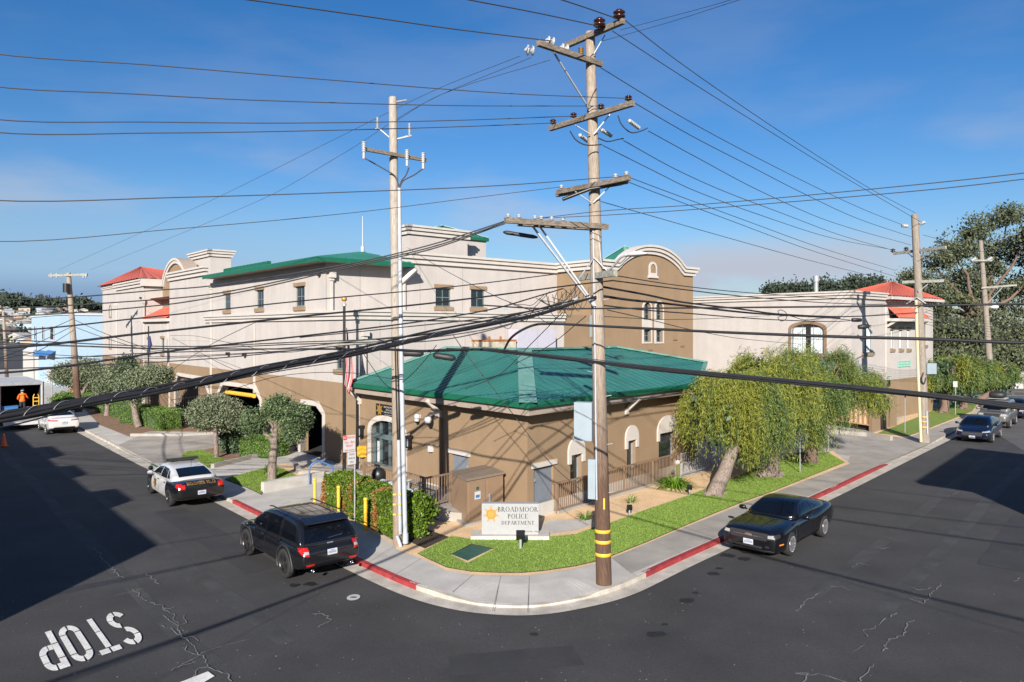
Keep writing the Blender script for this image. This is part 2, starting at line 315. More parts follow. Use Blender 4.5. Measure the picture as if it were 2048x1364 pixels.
# ---------------------------------------------------------------- camera, sun and sky
cam = bpy.data.cameras.new('camera'); camo = bpy.data.objects.new('camera', cam); COL.objects.link(camo)
cam.sensor_width = 36; cam.lens = 36*FPX/2048; cam.shift_y = -(682-CV)/2048; cam.clip_end = 20000; cam.clip_start = .3
camo.location = (0, 0, CH); camo.rotation_euler = (math.pi/2, 0, 0); SC.camera = camo
ELEV = math.radians(23.0); SDIR = V((.122, .9925, 0)).normalized()     # SDIR: the way shadows fall
sun = bpy.data.lights.new('sun', 'SUN'); suno = bpy.data.objects.new('sun', sun); COL.objects.link(suno)
sun.energy = 5.0; sun.angle = math.radians(.5); sun.color = (1, .93, .84)
sv = SDIR*math.cos(ELEV)-UP*math.sin(ELEV); suno.rotation_euler = sv.to_track_quat('-Z', 'Y').to_euler(); suno.location = (-10, -30, 40)
def world():
    w = bpy.data.worlds.new('World'); SC.world = w; w.use_nodes = True; nt = w.node_tree; N = nt.nodes; Lk = nt.links
    bg = N['Background']; sky = N.new('ShaderNodeTexSky'); sky.sky_type = 'NISHITA'; sky.sun_disc = False
    sky.sun_elevation = ELEV; sky.sun_rotation = math.atan2(-SDIR.x, -SDIR.y); sky.air_density = 1.0; sky.dust_density = .6; sky.ozone_density = 2.2; sky.altitude = 0
    tc = N.new('ShaderNodeTexCoord'); mp = N.new('ShaderNodeMapping'); mp.inputs['Scale'].default_value = (2.4, 2.4, 9.0); mp.inputs['Location'].default_value = (1.7, .4, .35)
    Lk.new(tc.outputs['Generated'], mp.inputs[0]); n = N.new('ShaderNodeTexNoise'); n.inputs['Scale'].default_value = 1.0; n.inputs['Detail'].default_value = 5; n.inputs['Roughness'].default_value = .52
    Lk.new(mp.outputs[0], n.inputs['Vector']); sx = N.new('ShaderNodeSeparateXYZ'); Lk.new(tc.outputs['Generated'], sx.inputs[0])
    def mr(src, a, b, lo=0., hi=1.):
        r = N.new('ShaderNodeMapRange'); r.interpolation_type = 'SMOOTHSTEP'; r.inputs[1].default_value = a; r.inputs[2].default_value = b; r.inputs[3].default_value = lo; r.inputs[4].default_value = hi; Lk.new(src, r.inputs[0]); return r.outputs[0]
    def mul(a, b):
        x = N.new('ShaderNodeMath'); x.operation = 'MULTIPLY'
        for i, s in enumerate((a, b)):
            if hasattr(s, 'links'): Lk.new(s, x.inputs[i])
            else: x.inputs[i].default_value = s
        return x.outputs[0]
    band = mul(mr(sx.outputs['Z'], .0, .06), mr(sx.outputs['Z'], .14, .30, 1, .22))
    fac = mul(mul(mr(n.outputs['Fac'], .47, .70), band), .5)
    mx = N.new('ShaderNodeMix'); mx.data_type = 'RGBA'; Lk.new(fac, mx.inputs[0])
    hs = N.new('ShaderNodeHueSaturation'); hs.inputs['Saturation'].default_value = 1.36; Lk.new(sky.outputs[0], hs.inputs['Color']); tn = N.new('ShaderNodeMix'); tn.data_type = 'RGBA'; tn.blend_type = 'MULTIPLY'; tn.inputs[0].default_value = 1; tn.inputs[7].default_value = (.86, .94, 1.12, 1); Lk.new(hs.outputs[0], tn.inputs[6])
    n2 = N.new('ShaderNodeTexNoise'); n2.inputs['Scale'].default_value = 2.2; n2.inputs['Detail'].default_value = 6; Lk.new(mp.outputs[0], n2.inputs['Vector'])
    cl = mul(mul(mul(mr(sx.outputs['X'], .12, .26), mr(sx.outputs['X'], .40, .56, 1, 0)), mul(mr(sx.outputs['Z'], .035, .06), mr(sx.outputs['Z'], .085, .135, 1, 0))), mr(n2.outputs['Fac'], .22, .50))
    fm = N.new('ShaderNodeMath'); fm.operation = 'MAXIMUM'; Lk.new(fac, fm.inputs[0]); Lk.new(mul(cl, .95), fm.inputs[1]); Lk.new(fm.outputs[0], mx.inputs[0])
    Lk.new(tn.outputs[2], mx.inputs[6]); mx.inputs[7].default_value = (5.4, 5.3, 5.8, 1)
    # the fog bank that lies along the horizon
    hz = mul(mul(mr(sx.outputs['Z'], .06, .20, 1, 0), mr(sx.outputs['X'], -.45, .15, 1, .35)), .8); m0 = N.new('ShaderNodeMix'); m0.data_type = 'RGBA'; Lk.new(hz, m0.inputs[0]); Lk.new(mx.outputs[2], m0.inputs[6]); m0.inputs[7].default_value = (2.9, 4.55, 6.7, 1); mx = m0
    fb = mul(mr(sx.outputs['Z'], .035, .075, 1, 0), mr(sx.outputs['X'], -.45, -.25, 1, 0)); m2 = N.new('ShaderNodeMix'); m2.data_type = 'RGBA'; Lk.new(mul(fb, .85), m2.inputs[0]); Lk.new(mx.outputs[2], m2.inputs[6]); m2.inputs[7].default_value = (2.0, 3.1, 5.0, 1)
    Lk.new(m2.outputs[2], bg.inputs[0]); bg.inputs[1].default_value = .060
world()
SC.view_settings.view_transform = 'Standard'; SC.view_settings.look = 'None'; SC.view_settings.exposure = .85; SC.view_settings.gamma = 1
SC.cycles.max_bounces = 6; SC.cycles.diffuse_bounces = 3; SC.cycles.glossy_bounces = 3; SC.cycles.transmission_bounces = 3; SC.cycles.caustics_reflective = False; SC.cycles.caustics_refractive = False
try: SC.cycles.use_denoising = True
except Exception: pass
# ================================================================ GROUND
M['joint'] = mat('joint', (.20, .185, .165), .9)
def flat(name, pts, z, m):
    mb = MB(); mb.poly([V((p.x, p.y, z)) for p in pts]); return struct(mb, name, m)
mb = MB(); mb.poly([V((-260, -80, -.02)), V((260, -80, -.02)), V((260, 260, -.02)), V((-260, 260, -.02))]); struct(mb, 'road', M['asphalt'])
mb = MB(); mb.poly([V((-6000, -2000, -.45)), V((6000, -2000, -.45)), V((6000, 9000, -.45)), V((-6000, 9000, -.45))]); struct(mb, 'ground', M['terrain'])
def smooth_poly(pts, n=4):
    k = len(pts); T = [0.]
    for a, b in zip(pts, pts[1:]): T.append(T[-1]+max(1e-6, (b-a).length))
    m = [(pts[min(i+1, k-1)]-pts[max(i-1, 0)])/(T[min(i+1, k-1)]-T[max(i-1, 0)]) for i in range(k)]; out = []
    for i in range(k-1):
        h = T[i+1]-T[i]
        for j in range(n): t = j/n; out.append(pts[i]*(2*t**3-3*t*t+1)+m[i]*(h*(t**3-2*t*t+t))+pts[i+1]*(-2*t**3+3*t*t)+m[i+1]*(h*(t**3-t*t)))
    out.append(pts[-1]); return out
EPX = [(60, 815), (164, 869.7), (215, 897), (280, 931), (360, 970), (441, 1010.5), (488, 1035), (560, 1072), (699, 1142), (760, 1171), (805, 1190), (860, 1208), (921, 1221.5), (985, 1229), (1045, 1231), (1100, 1227.5), (1150, 1219.5), (1200, 1209), (1234, 1200), (1270, 1187.5), (1300, 1174), (1380, 1134), (1446.8, 1102.5), (1560, 1048), (1664, 998.5), (1771, 945), (1804.5, 928), (1858, 901), (1899.7, 880)]
E0 = [G(*p) for p in EPX]
E0 = [E0[0]+DL*70, E0[0]+DL*30]+E0; lastR = E0[-1]+DR*13; E0 += [E0[-1]+DR*6, lastR, lastR+DR*9]
EDGE = smooth_poly(E0, 4)
def offset(pl, d):       # to the left-hand... inward side (block lies to the far side of the edge)
    out = []
    for i, p in enumerate(pl):
        t = (pl[min(i+1, len(pl)-1)]-pl[max(i-1, 0)]); t.z = 0; t.normalize(); out.append(p+V((-t.y, t.x, 0))*d)
    return out
def pxu(p): return CX+FPX*p.x/p.y if p.y > .1 else -1e9
def drop(p):            # 0 where the kerb is full height, 1 where it is lowered
    u = pxu(p); s = lambda a, b, x: max(0., min(1., (x-a)/(b-a)))
    left = p.x < 0 and p.y > 21
    if left: return s(212, 232, u)*(1-s(300, 335, u))
    if p.y < 21 and 800 < u < 1290: return .62*s(850, 930, u)*(1-s(1195, 1225, u))
    if u > 1700: return s(1775, 1800, u)*(1-s(1870, 1896, u))
    return 0
C0, C1, C2 = offset(EDGE, .45), offset(EDGE, .60), offset(EDGE, 1.75)
mb = MB()
for i in range(len(EDGE)-1):
    q = [V((EDGE[i].x, EDGE[i].y, .004)), V((EDGE[i+1].x, EDGE[i+1].y, .004)), V((C0[i+1].x, C0[i+1].y, .008)), V((C0[i].x, C0[i].y, .008))]; mb.quad(*q)
struct(mb, 'gutter', M['gutter'])
def redrange(u, y, left): return (-100 < u < 60 and False) or (452 < u < 838 if left else 1272 < u < 1776)
kb, kr = MB(), MB()
Z = []
for p, a in zip(EDGE, C0):
    Z.append(.02+(SLAB-.02)*(1-drop(p)))
for i in range(len(EDGE)-1):
    u = pxu(C0[i]); left = C0[i].x < -1
    red = (455 < u < 830 if left else 1275 < u < 1772) and EDGE[i].y < 45
    grn = left and 296 < u < 350
    tgt = kr if (red or grn) else kb; tgt.use(M['red_paint'] if red else M['green_paint'] if grn else M['gutter'])
    b0, b1 = V((C0[i].x, C0[i].y, .0)), V((C0[i+1].x, C0[i+1].y, .0)); t0, t1 = V((C0[i].x, C0[i].y, Z[i])), V((C0[i+1].x, C0[i+1].y, Z[i+1]))
    n0, n1 = V((C1[i].x, C1[i].y, Z[i]+.002)), V((C1[i+1].x, C1[i+1].y, Z[i+1]+.002))
    tgt.quad(b0, b1, t1, t0); tgt.quad(t0, t1, n1, n0)
struct(kb, 'kerb', None); tag(kr.build('painted_kerb'), kind='structure')
mb = MB()
for i in range(len(EDGE)-1):
    mb.quad(V((C1[i].x, C1[i].y, Z[i])), V((C1[i+1].x, C1[i+1].y, Z[i+1])), V((C2[i+1].x, C2[i+1].y, SLAB)), V((C2[i].x, C2[i].y, SLAB)))
inner = [V((p.x, p.y, SLAB)) for p in C2]
far = [V((20, 110, SLAB)), V((-70, 140, SLAB))]
mb.poly(inner+far); struct(mb, 'pavement', M['concrete'])
# newer concrete round the corner ramp, older concrete along the right street and driveway: separate sheets
def gp(pts, z): return [G(u, v, z) for u, v in pts]
def sheet(name, px, z, m): mb = MB(); mb.poly(gp(px, z)); return struct(mb, name, m)
sheet('old_pavement', [(1262, 1147), (1440, 1071), (1640, 982), (1771, 925), (1856, 889), (1895, 868), (1925, 846), (1900, 842), (1840, 866), (1800, 872), (1700, 912), (1694, 928), (1540, 987), (1420, 1035), (1300, 1082), (1222, 1115)], SLAB+.004, M['concrete_old'])
sheet('driveway', [(1700, 912), (1800, 872), (1850, 860), (1700, 858), (1560, 850), (1500, 900), (1640, 900), (1665, 906)], SLAB+.005, M['concrete_old'])
sheet('garage_driveway', [(236, 890), (300, 862), (345, 868), (440, 868), (520, 900), (400, 918), (365, 918), (352, 928), (318, 930)], SLAB+.005, M['concrete_old'])
# kerb-cut slabs: sidewalk joints
mb = MB()
for a, b in [((1003, 1146), (985, 1222)), ((1059, 1152), (1055, 1224)), ((950, 1146), (905, 1184)), ((1210, 1146), (1222, 1172)), ((1270, 1150), (1222, 1113)), ((1360, 1106), (1310, 1082)), ((1450, 1066), (1395, 1044)), ((1545, 1024), (1490, 1004)), ((1640, 982), (1590, 965)), ((700, 1120), (735, 1098)), ((640, 1080), (672, 1050)), ((590, 1050), (615, 1028)), ((540, 1022), (580, 1002)), ((780, 1155), (850, 1112)), ((1720, 946), (1660, 932))]:
    A, B = G(*a, SLAB+.007), G(*b, SLAB+.007); w = (B-A).cross(UP).normalized()*.007; mb.quad(A-w, B-w, B+w, A+w)
struct(mb, 'pavement_joints', M['joint'])
# planted and loose surfaces of the corner
SAND = [(792, 1098), (846, 1118), (893, 1140), (941, 1149), (1003, 1151), (1045, 1151), (1087, 1147), (1150, 1137), (1192, 1127), (1222, 1116), (1296, 1086), (1340, 1067), (1424, 1032), (1486, 1007), (1548, 985), (1700, 927), (1668, 903), (1639, 896), (1560, 905), (1440, 935), (1360, 955), (1222, 992), (1115, 1027), (1075, 1012), (1000, 1000), (945, 985), (860, 1015), (800, 1040)]
sheet('sand_bed', SAND, SLAB+.010, M['sand'])
LAWN = [(836, 1106), (860, 1118), (894, 1133.5), (942, 1141.5), (1003, 1144), (1045, 1144), (1087, 1140), (1150, 1131), (1192, 1121.5), (1222, 1111), (1296, 1081.6), (1340, 1062.7), (1424, 1027.5), (1486, 1002.6), (1548, 980.7), (1689, 924), (1660, 907), (1639, 899), (1600, 905), (1560, 918), (1480, 950), (1410, 978), (1373, 992), (1287, 1021), (1222, 1045), (1185, 1056), (1152, 1068), (1080, 1075), (1000, 1080), (942, 1078), (904, 1072)]
def lawn(name, px, m, z0=SLAB, h=.035, holes=()):
    o = [G(u, v, z0+h) for u, v in px]; mb = MB(); hs = [[G(u, v, z0+h) for u, v in q] for q in holes]
    mb.use(m).poly(o, hs); mb.use(M['mulch'])
    for loop in [o]+hs:
        for i in range(len(loop)): a, b = loop[i], loop[(i+1) % len(loop)]; mb.quad(a, b, b-UP*(h-.001), a-UP*(h-.001))
    return tag(mb.build(name), kind='structure')
PIT = [(900, 1109), (943, 1087), (990, 1097), (935, 1126)]
lawn('lawn', LAWN, M['turf'], holes=[PIT])
def inside(p, poly):
    c = False; n = len(poly)
    for i in range(n):
        a, b = poly[i], poly[i-1]
        if (a.y > p[1]) != (b.y > p[1]) and p[0] < (b.x-a.x)*(p[1]-a.y)/(b.y-a.y)+a.x: c = not c
    return c
def blades(name, px, n, h, m, z, holes=()):
    poly = [G(u, v, z) for u, v in px]; hl = [[G(u, v, z) for u, v in q] for q in holes]; xs = [p.x for p in poly]; ys = [p.y for p in poly]; out = []
    while len(out) < n:
        x, y = random.uniform(min(xs), max(xs)), random.uniform(min(ys), max(ys))
        if inside((x, y), poly) and not any(inside((x, y), q) for q in hl): out.append((x, y))
    c = np.array(out); k = len(c); an = RNG.uniform(0, 6.28, k); w = .012; hh = h*RNG.uniform(.5, 1.3, k); tilt = RNG.normal(0, .4, (k, 2))*hh[:, None]
    v = np.zeros((k, 3, 3)); v[:, 0, :2] = c+np.stack([np.cos(an), np.sin(an)], 1)*w; v[:, 1, :2] = c-np.stack([np.cos(an), np.sin(an)], 1)*w; v[:, :2, 2] = z-.004
    v[:, 2, :2] = c+tilt; v[:, 2, 2] = z+hh
    return tag(bulk(name, v.reshape(-1, 3), 0, [m], vper=3), kind='stuff')
blades('grass', LAWN, 90000, .032, M['blade'], SLAB+.035, [PIT])
# left-hand lawns, beds
LAWN2 = [(450, 958), (545, 932), (566, 938), (600, 955), (524, 967), (523, 988), (496, 975)]
LAWN3 = [(361, 916), (373, 903), (400, 900), (420, 906), (462, 926), (420, 934), (390, 926)]
lawn('lawn', LAWN2, M['lawn_natural']); lawn('lawn', LAWN3, M['lawn_natural'])
blades('grass', LAWN2, 16000, .05, M['blade'], SLAB+.035); blades('grass', LAWN3, 9000, .05, M['blade'], SLAB+.035)
sheet('bark_bed', [(170, 820), (200, 850), (258, 873), (300, 862), (440, 864), (440, 850), (380, 835), (360, 800), (300, 800), (240, 795)], SLAB+.008, M['bark_mulch'])
sheet('bark_bed', [(405, 900), (462, 925), (520, 912), (545, 905), (545, 890), (460, 888)], SLAB+.008, M['bark_mulch'])
sheet('sand_bed', [(548, 940), (600, 952), (648, 948), (640, 940), (600, 930), (560, 928)], SLAB+.012, M['sand'])
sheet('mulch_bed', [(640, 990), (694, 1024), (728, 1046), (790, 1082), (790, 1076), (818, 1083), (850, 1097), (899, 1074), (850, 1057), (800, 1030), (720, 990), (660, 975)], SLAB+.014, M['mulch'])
sheet('sand_bed', [(690, 1029), (728, 1049), (788, 1084), (812, 1088), (846, 1101), (838, 1112), (792, 1092), (740, 1062), (700, 1040)], SLAB+.012, M['sand'])
LAWN4 = [(1755, 866), (1838, 833), (1910, 800), (1960, 800), (1944, 822), (1842, 862), (1815, 872)]
sheet('sand_bed', [(1690, 858), (1812, 877), (1845, 864), (1946, 825), (1965, 800), (1900, 795), (1800, 838), (1790, 850), (1745, 866)], SLAB+.009, M['sand'])
lawn('lawn', LAWN4, M['turf'], SLAB, .03)
# concrete pads near the sign
sheet('concrete_pad', [(1080, 1056), (1095, 1040), (1180, 1037), (1185, 1050), (1150, 1060), (1085, 1070)], SLAB+.016, M['concrete'])
sheet('concrete_pad', [(866, 1010), (905, 1015), (912, 1036), (890, 1046), (862, 1030)], SLAB+.016, M['concrete_old'])
# ---------------------------------------------------------------- paint and wear on the road
def strip(mb, px, w, z=.006, jit=0.0, taper=True):
    pts = [G(u, v, z) for u, v in px]; fine = []
    for a, b in zip(pts, pts[1:]):
        n = max(2, int((b-a).length/.10)) if jit else 2
        for i in range(n): fine.append(a+(b-a)*i/n)
    fine.append(pts[-1]); fine = [p+V((random.uniform(-jit, jit), random.uniform(-jit, jit), 0)) if 0 < i < len(fine)-1 else p for i, p in enumerate(fine)]
    for i, (a, b) in enumerate(zip(fine, fine[1:])):
        d = (b-a).cross(UP)
        if d.length < 1e-6: continue
        d.normalize(); ww = w*(random.uniform(.25, 1.3) if jit else 1); mb.quad(a-d*ww/2, b-d*ww/2, b+d*ww/2, a+d*ww/2)
mb = MB(); s2 = lambda l: [(x/2.4186, 800+y/2.4186) for x, y in l]; s6 = lambda l: [(1300+x/2.4184, 800+y/2.4184) for x, y in l]
for l in [[(455, 715), (500, 770), (535, 800), (575, 850), (600, 860)], [(710, 840), (740, 865), (770, 890)], [(640, 915), (690, 960), (720, 980), (770, 990), (830, 1035), (860, 1090), (890, 1150), (930, 1180), (970, 1230), (1000, 1280), (1060, 1310), (1110, 1330)],
          [(770, 990), (800, 1010), (845, 1000)], [(790, 1040), (830, 1075), (860, 1090)], [(780, 1090), (830, 1110), (890, 1150)], [(860, 1090), (900, 1075), (890, 1040)], [(890, 1150), (940, 1140), (960, 1165)], [(905, 1185), (915, 1230), (970, 1235)], [(830, 1310), (900, 1265), (960, 1240)], [(930, 1350), (960, 1300), (1010, 1290)], [(1110, 1330), (1120, 1360)], [(1510, 1035), (1560, 1030), (1600, 1060), (1540, 1100)]]:
    strip(mb, s2(l), .022, jit=.05)
for l in [[(560, 945), (640, 925), (700, 910)], [(970, 1225), (1090, 1185), (1210, 1155)], [(860, 1290), (950, 1265)]]: strip(mb, s2(l), .02, jit=.012)
for l in [[(705, 1020), (760, 970), (800, 945), (830, 925)], [(980, 1215), (1040, 1180)], [(1030, 1115), (1080, 1100), (1090, 1090)], [(1100, 1090), (1140, 1055)], [(1030, 1115), (1055, 1145)], [(1125, 1215), (1160, 1160), (1230, 1130), (1250, 1075), (1280, 1065)], [(1320, 985), (1360, 940), (1405, 885)], [(1255, 960), (1320, 985)], [(1270, 955), (1330, 965)], [(1265, 905), (1300, 920), (1360, 905)], [(700, 1320), (760, 1330), (820, 1320), (950, 1364)], [(740, 1364), (760, 1325), (700, 1320)], [(1000, 1364), (1050, 1320), (1080, 1275)], [(980, 810), (1010, 790), (1065, 800)], [(1090, 710), (1130, 720), (1160, 712)], [(1430, 470), (1470, 455), (1490, 445)], [(1760, 880), (1790, 860)], [(870, 900), (930, 905), (970, 918)], [(1165, 1050), (1195, 1030)]]:
    strip(mb, s6(l), .024, jit=.045)
struct(mb, 'road_cracks', M['crack'])
mb = MB()                                                    # faint pale wheel-worn band where cracking was sealed
for cx, cy, r in [(1600, 1060, .5), (1605, 975, .35)]: pass
for u, v, r in [(1427, 1147, .20), (1377, 1200, .22), (1312, 1268, .24), (1391, 1185, .10), (1439, 1136, .12), (1330, 1248, .09), (1487, 1117, .22), (1455, 1110, .25), (1500, 1103, .3), (1067, 1268, .11), (588, 1170, .16), (620, 1168, .2)]:
    c = G(u, v, .006); mb.poly([c+V((math.cos(t)*r*random.uniform(.55, 1.15), math.sin(t)*r*random.uniform(.45, 1), 0)) for t in [k*math.pi/7 for k in range(14)]])
struct(mb, 'oil_stains', M['oil'])
mb = MB()                                                    # bits of litter and pale specks
for i in range(260):
    u, v = random.choice([(random.uniform(700, 1400), random.uniform(1150, 1364)), (random.uniform(1250, 2048), random.uniform(1000, 1364)), (random.uniform(0, 700), random.uniform(1050, 1364))])
    c = G(u, v, .007); r = random.uniform(.006, .02); mb.poly([c+V((math.cos(t)*r, math.sin(t)*r*random.uniform(.4, 1), 0)) for t in (0, 1.5, 3, 4.5)])
struct(mb, 'road_specks', M['white_stain'])
# STOP, stencilled, read from the far side
SC0, PC0, TU, TB = G(247, 1254.5, .007), G(99, 1301, .007), G(176, 1237, .007), G(222.3, 1302, .007)
upv = (TB-TU); pitch = (PC0-SC0)/3; rv = pitch*.82
mb = MB()
def LP(i, a, b): return SC0+pitch*i+rv*a+upv*b            # letter i, a across -.5...5, b up -.5...5
def band(i, pts):                                           # outline polygon
    mb.poly([LP(i, a, b) for a, b in pts])
def arc_band(i, cx, cy, ro, so, ri, si, d0, d1, n=8):
    o = [(cx+ro*math.cos(math.radians(d0+(d1-d0)*k/n)), cy+so*math.sin(math.radians(d0+(d1-d0)*k/n))) for k in range(n+1)]
    q = [(cx+ri*math.cos(math.radians(d0+(d1-d0)*k/n)), cy+si*math.sin(math.radians(d0+(d1-d0)*k/n))) for k in range(n+1)]
    for k in range(n): band(i, [o[k], o[k+1], q[k+1], q[k]])
# S
arc_band(0, 0, .25, .5, .25, .2, .12, 20, 85); arc_band(0, 0, .25, .5, .25, .2, .12, 97, 178); arc_band(0, 0, .25, .5, .25, .2, .12, 184, 268)
arc_band(0, 0, -.25, .5, .25, .2, .12, -2, 82); arc_band(0, 0, -.25, .5, .25, .2, .12, -84, -6); arc_band(0, 0, -.25, .5, .25, .2, .12, 202, 264)
# T
band(1, [(-.14, -.5), (.14, -.5), (.14, -.1), (-.14, -.1)]); band(1, [(-.14, -.085), (.14, -.085), (.14, .36), (-.14, .36)]); band(1, [(-.5, .38), (-.04, .38), (-.04, .5), (-.5, .5)]); band(1, [(.04, .38), (.5, .38), (.5, .5), (.04, .5)])
# O
arc_band(2, 0, .27, .5, .23, .2, .1, 3, 84); arc_band(2, 0, .27, .5, .23, .2, .1, 96, 177); arc_band(2, 0, -.27, .5, .23, .2, .1, 183, 264); arc_band(2, 0, -.27, .5, .23, .2, .1, 276, 357)
for s in (-1, 1): band(2, [(s*.2, -.26), (s*.5, -.26), (s*.5, .26), (s*.2, .26)] if s > 0 else [(-.5, -.26), (-.2, -.26), (-.2, .26), (-.5, .26)])
# P
band(3, [(-.5, -.5), (-.2, -.5), (-.2, -.15), (-.5, -.15)]); band(3, [(-.5, -.13), (-.2, -.13), (-.2, .24), (-.5, .24)]); band(3, [(-.5, .26), (-.2, .26), (-.2, .36), (-.03, .36), (-.03, .5), (-.5, .5)])
band(3, [(-.19, -.13), (.0, -.13), (.0, .0), (-.19, .0)]); arc_band(3, .03, .28, .47, .22, .18, .09, 2, 88); arc_band(3, .03, .08, .47, .21, .18, .08, -88, -2); band(3, [(.21, .085), (.5, .085), (.5, .275), (.21, .275)])
struct(mb, 'stop_road_marking', M['white_paint'])
mb = MB(); mb.poly(gp([(340, 1372), (416, 1342.5), (429, 1352), (372, 1385)], .007)); struct(mb, 'stop_line_marking', M['white_paint'])
mb = MB(); c = G(707, 1194.5, .008)
mb.use(M['white_stain']).poly([c+V((math.cos(t)*.165, math.sin(t)*.21, 0)) for t in [k*math.pi/12 for k in range(24)]])
mb.use(M['asphalt']).poly([c+V((math.cos(t)*.09, math.sin(t)*.05, .004)) for t in [k*math.pi/4 for k in range(8)]])
tag(mb.build('manhole_cover'), 'small white painted round cover in the asphalt behind the dark grey SUV', 'manhole cover')
# letters on the red kerbs: along the kerb
mb = MB()
def kerb_text(u, v, txt, w):
    p = G(u, v, SLAB); i = min(range(len(C0)), key=lambda k: (C0[k]-V((p.x, p.y, 0))).length); t = (C0[i+1]-C0[i]).normalized(); c = (C0[i]+C1[i])/2; inn = V((-t.y, t.x, 0))
    text_mesh(txt, V((c.x, c.y, SLAB+.004)), t, inn, .085, mb, width=w, depth=.002)
kerb_text(822, 1170, 'DC#PD', .62); kerb_text(1291, 1147, 'DC#PD', .62); kerb_text(1670, 975, 'DC#PD', .8); struct(mb, 'kerb_lettering', M['white_paint'])
# cross street beyond the block
mb = MB()
for v0, w in [(790.5, .15)]: strip(mb, [(1905, v0), (2100, v0+1)], .18, z=.0)
struct(mb, 'lane_marking', M['white_paint'])
mb = MB(); strip(mb, [(1900, 783.5), (2100, 784)], .25, z=.0); struct(mb, 'lane_marking', M['yellow'])
mb = MB(); mb.poly(gp([(1880, 806), (1925, 812), (2100, 838), (2100, 777), (1860, 776)], -.008)); struct(mb, 'cross_street', M['asphalt_old'])
mb = MB(); mb.poly(gp([(1990, 866), (2055, 906), (2400, 1050), (2400, 820), (2060, 830), (1960, 845), (1905, 882)], -.010)); struct(mb, 'old_road_surface', M['asphalt_old'])

# older seams, repaved strips and tyre-polished lanes
M['asphalt_worn'] = mat('asphalt_worn', (.045, .045, .045), .82, var=.3, vscale=.8, fine=.25, fscale=34, bump=.3, bscale=120)
M['asphalt_new'] = mat('asphalt_new', (.0335, .0335, .035), .8, var=.2, vscale=.7, fine=.2, fscale=40, bump=.3, bscale=120)
def band_sheet(mb, a, b, w, z, seg=14, wob=.07):
    a, b = V((a.x, a.y, z)), V((b.x, b.y, z)); d = (b-a).normalized(); n = V((-d.y, d.x, 0)); prev = None
    for i in range(seg+1): p = a.lerp(b, i/seg); w0, w1 = w/2+random.uniform(-wob, wob), w/2+random.uniform(-wob, wob); cur = (p-n*w0, p+n*w1); prev and mb.quad(prev[0], prev[1], cur[1], cur[0]); prev = cur
mb = MB(); e1 = G(700, 1150); e2 = G(1447, 1108)
for off in (3.1, 4.7): a = e1-DM*off-DL*3; band_sheet(mb, a, a+DL*42, .42, -.016)
for off in (3.2, 4.8): a = e2+V((.7524, -.6587, 0))*off-DR*2; band_sheet(mb, a, a+DR*34, .42, -.016)
struct(mb, 'worn_lanes', M['asphalt_worn'])
mb = MB(); a = e1-DM*1.6+DL*2; band_sheet(mb, a, a+DL*9, 1.0, -.012, 8, .02); a = e2+V((.7524, -.6587, 0))*6.5+DR*4; band_sheet(mb, a, a+DR*7, 1.3, -.012, 8, .02); a = G(900, 1330); band_sheet(mb, a, a+V((2.6, .5, 0)), .9, -.012, 6, .02); struct(mb, 'repaved_patches', M['asphalt_new'])
# ================================================================ BUILDINGS
class Wall:
    def __init__(s, o, d, n): s.o = V((o[0], o[1], 0)); s.d = V(d).normalized(); s.n = V(n).normalized()
    def at(s, a, z, off=0.0): return s.o+s.d*a+UP*z+s.n*off
    def px(s, u, v):
        r = V(((u-CX)/FPX, 1, -(v-CV)/FPX)); c = V((0, 0, CH)); t = s.n.dot(s.o-c)/s.n.dot(r); p = c+r*t
        return (p-s.o).dot(s.d), p.z
    def s(s, u): return s.px(u, 650)[0]
    def box(s, mb, a0, a1, z0, z1, o0, o1):
        return mb.obb(s.at((a0+a1)/2, (z0+z1)/2, (o0+o1)/2), s.d*(abs(a1-a0)/2), s.n*(abs(o1-o0)/2), UP*(abs(z1-z0)/2))
    def face(s, mb, poly, holes=(), off=0.0): return mb.poly([s.at(a, z, off) for a, z in poly], [[s.at(a, z, off) for a, z in h] for h in holes])
    def reveal(s, mb, poly, depth, off=0.0):
        for i in range(len(poly)): a, b = poly[i], poly[(i+1) % len(poly)]; mb.quad(s.at(*a, off), s.at(*b, off), s.at(*b, -depth), s.at(*a, -depth))
    def rect(s, u0, u1, v0, v1):      # rectangle on the wall seen at these pixel bounds
        um, vm = (u0+u1)/2, (v0+v1)/2; a0, a1 = s.px(u0, vm)[0], s.px(u1, vm)[0]; z1, z0 = s.px(um, v0)[1], s.px(um, v1)[1]
        return min(a0, a1), max(a0, a1), z0, z1
def rectp(r): a0, a1, z0, z1 = r; return [(a0, z0), (a1, z0), (a1, z1), (a0, z1)]
def archp(r, n=10, rise=None):
    a0, a1, z0, z1 = r; c = (a0+a1)/2; rx = (a1-a0)/2; rise = rise or rx
    return [(a0, z0), (a1, z0)]+[(c+rx*math.cos(math.pi*k/n), z1-rise+rise*math.sin(math.pi*k/n)) for k in range(n+1)]
WL = Wall((-7.35, 34.6), DL, NL); WR = Wall((-7.35, 34.6), DM, -DL); WRU = Wall((-9.44, 37.05), DM, -DL)
BS = Wall((2.94, 47.7), -DL, -DM); BF = Wall((5.33, 44.9), DM, -DL)
CL = Wall((23.2, 49.9), DL, NL); CR = Wall((23.2, 49.9), DM, -DL)
P0 = V((.53, 25.1, 0)); PL = Wall(P0, DL, NL); PR = Wall(P0, DR, NR)
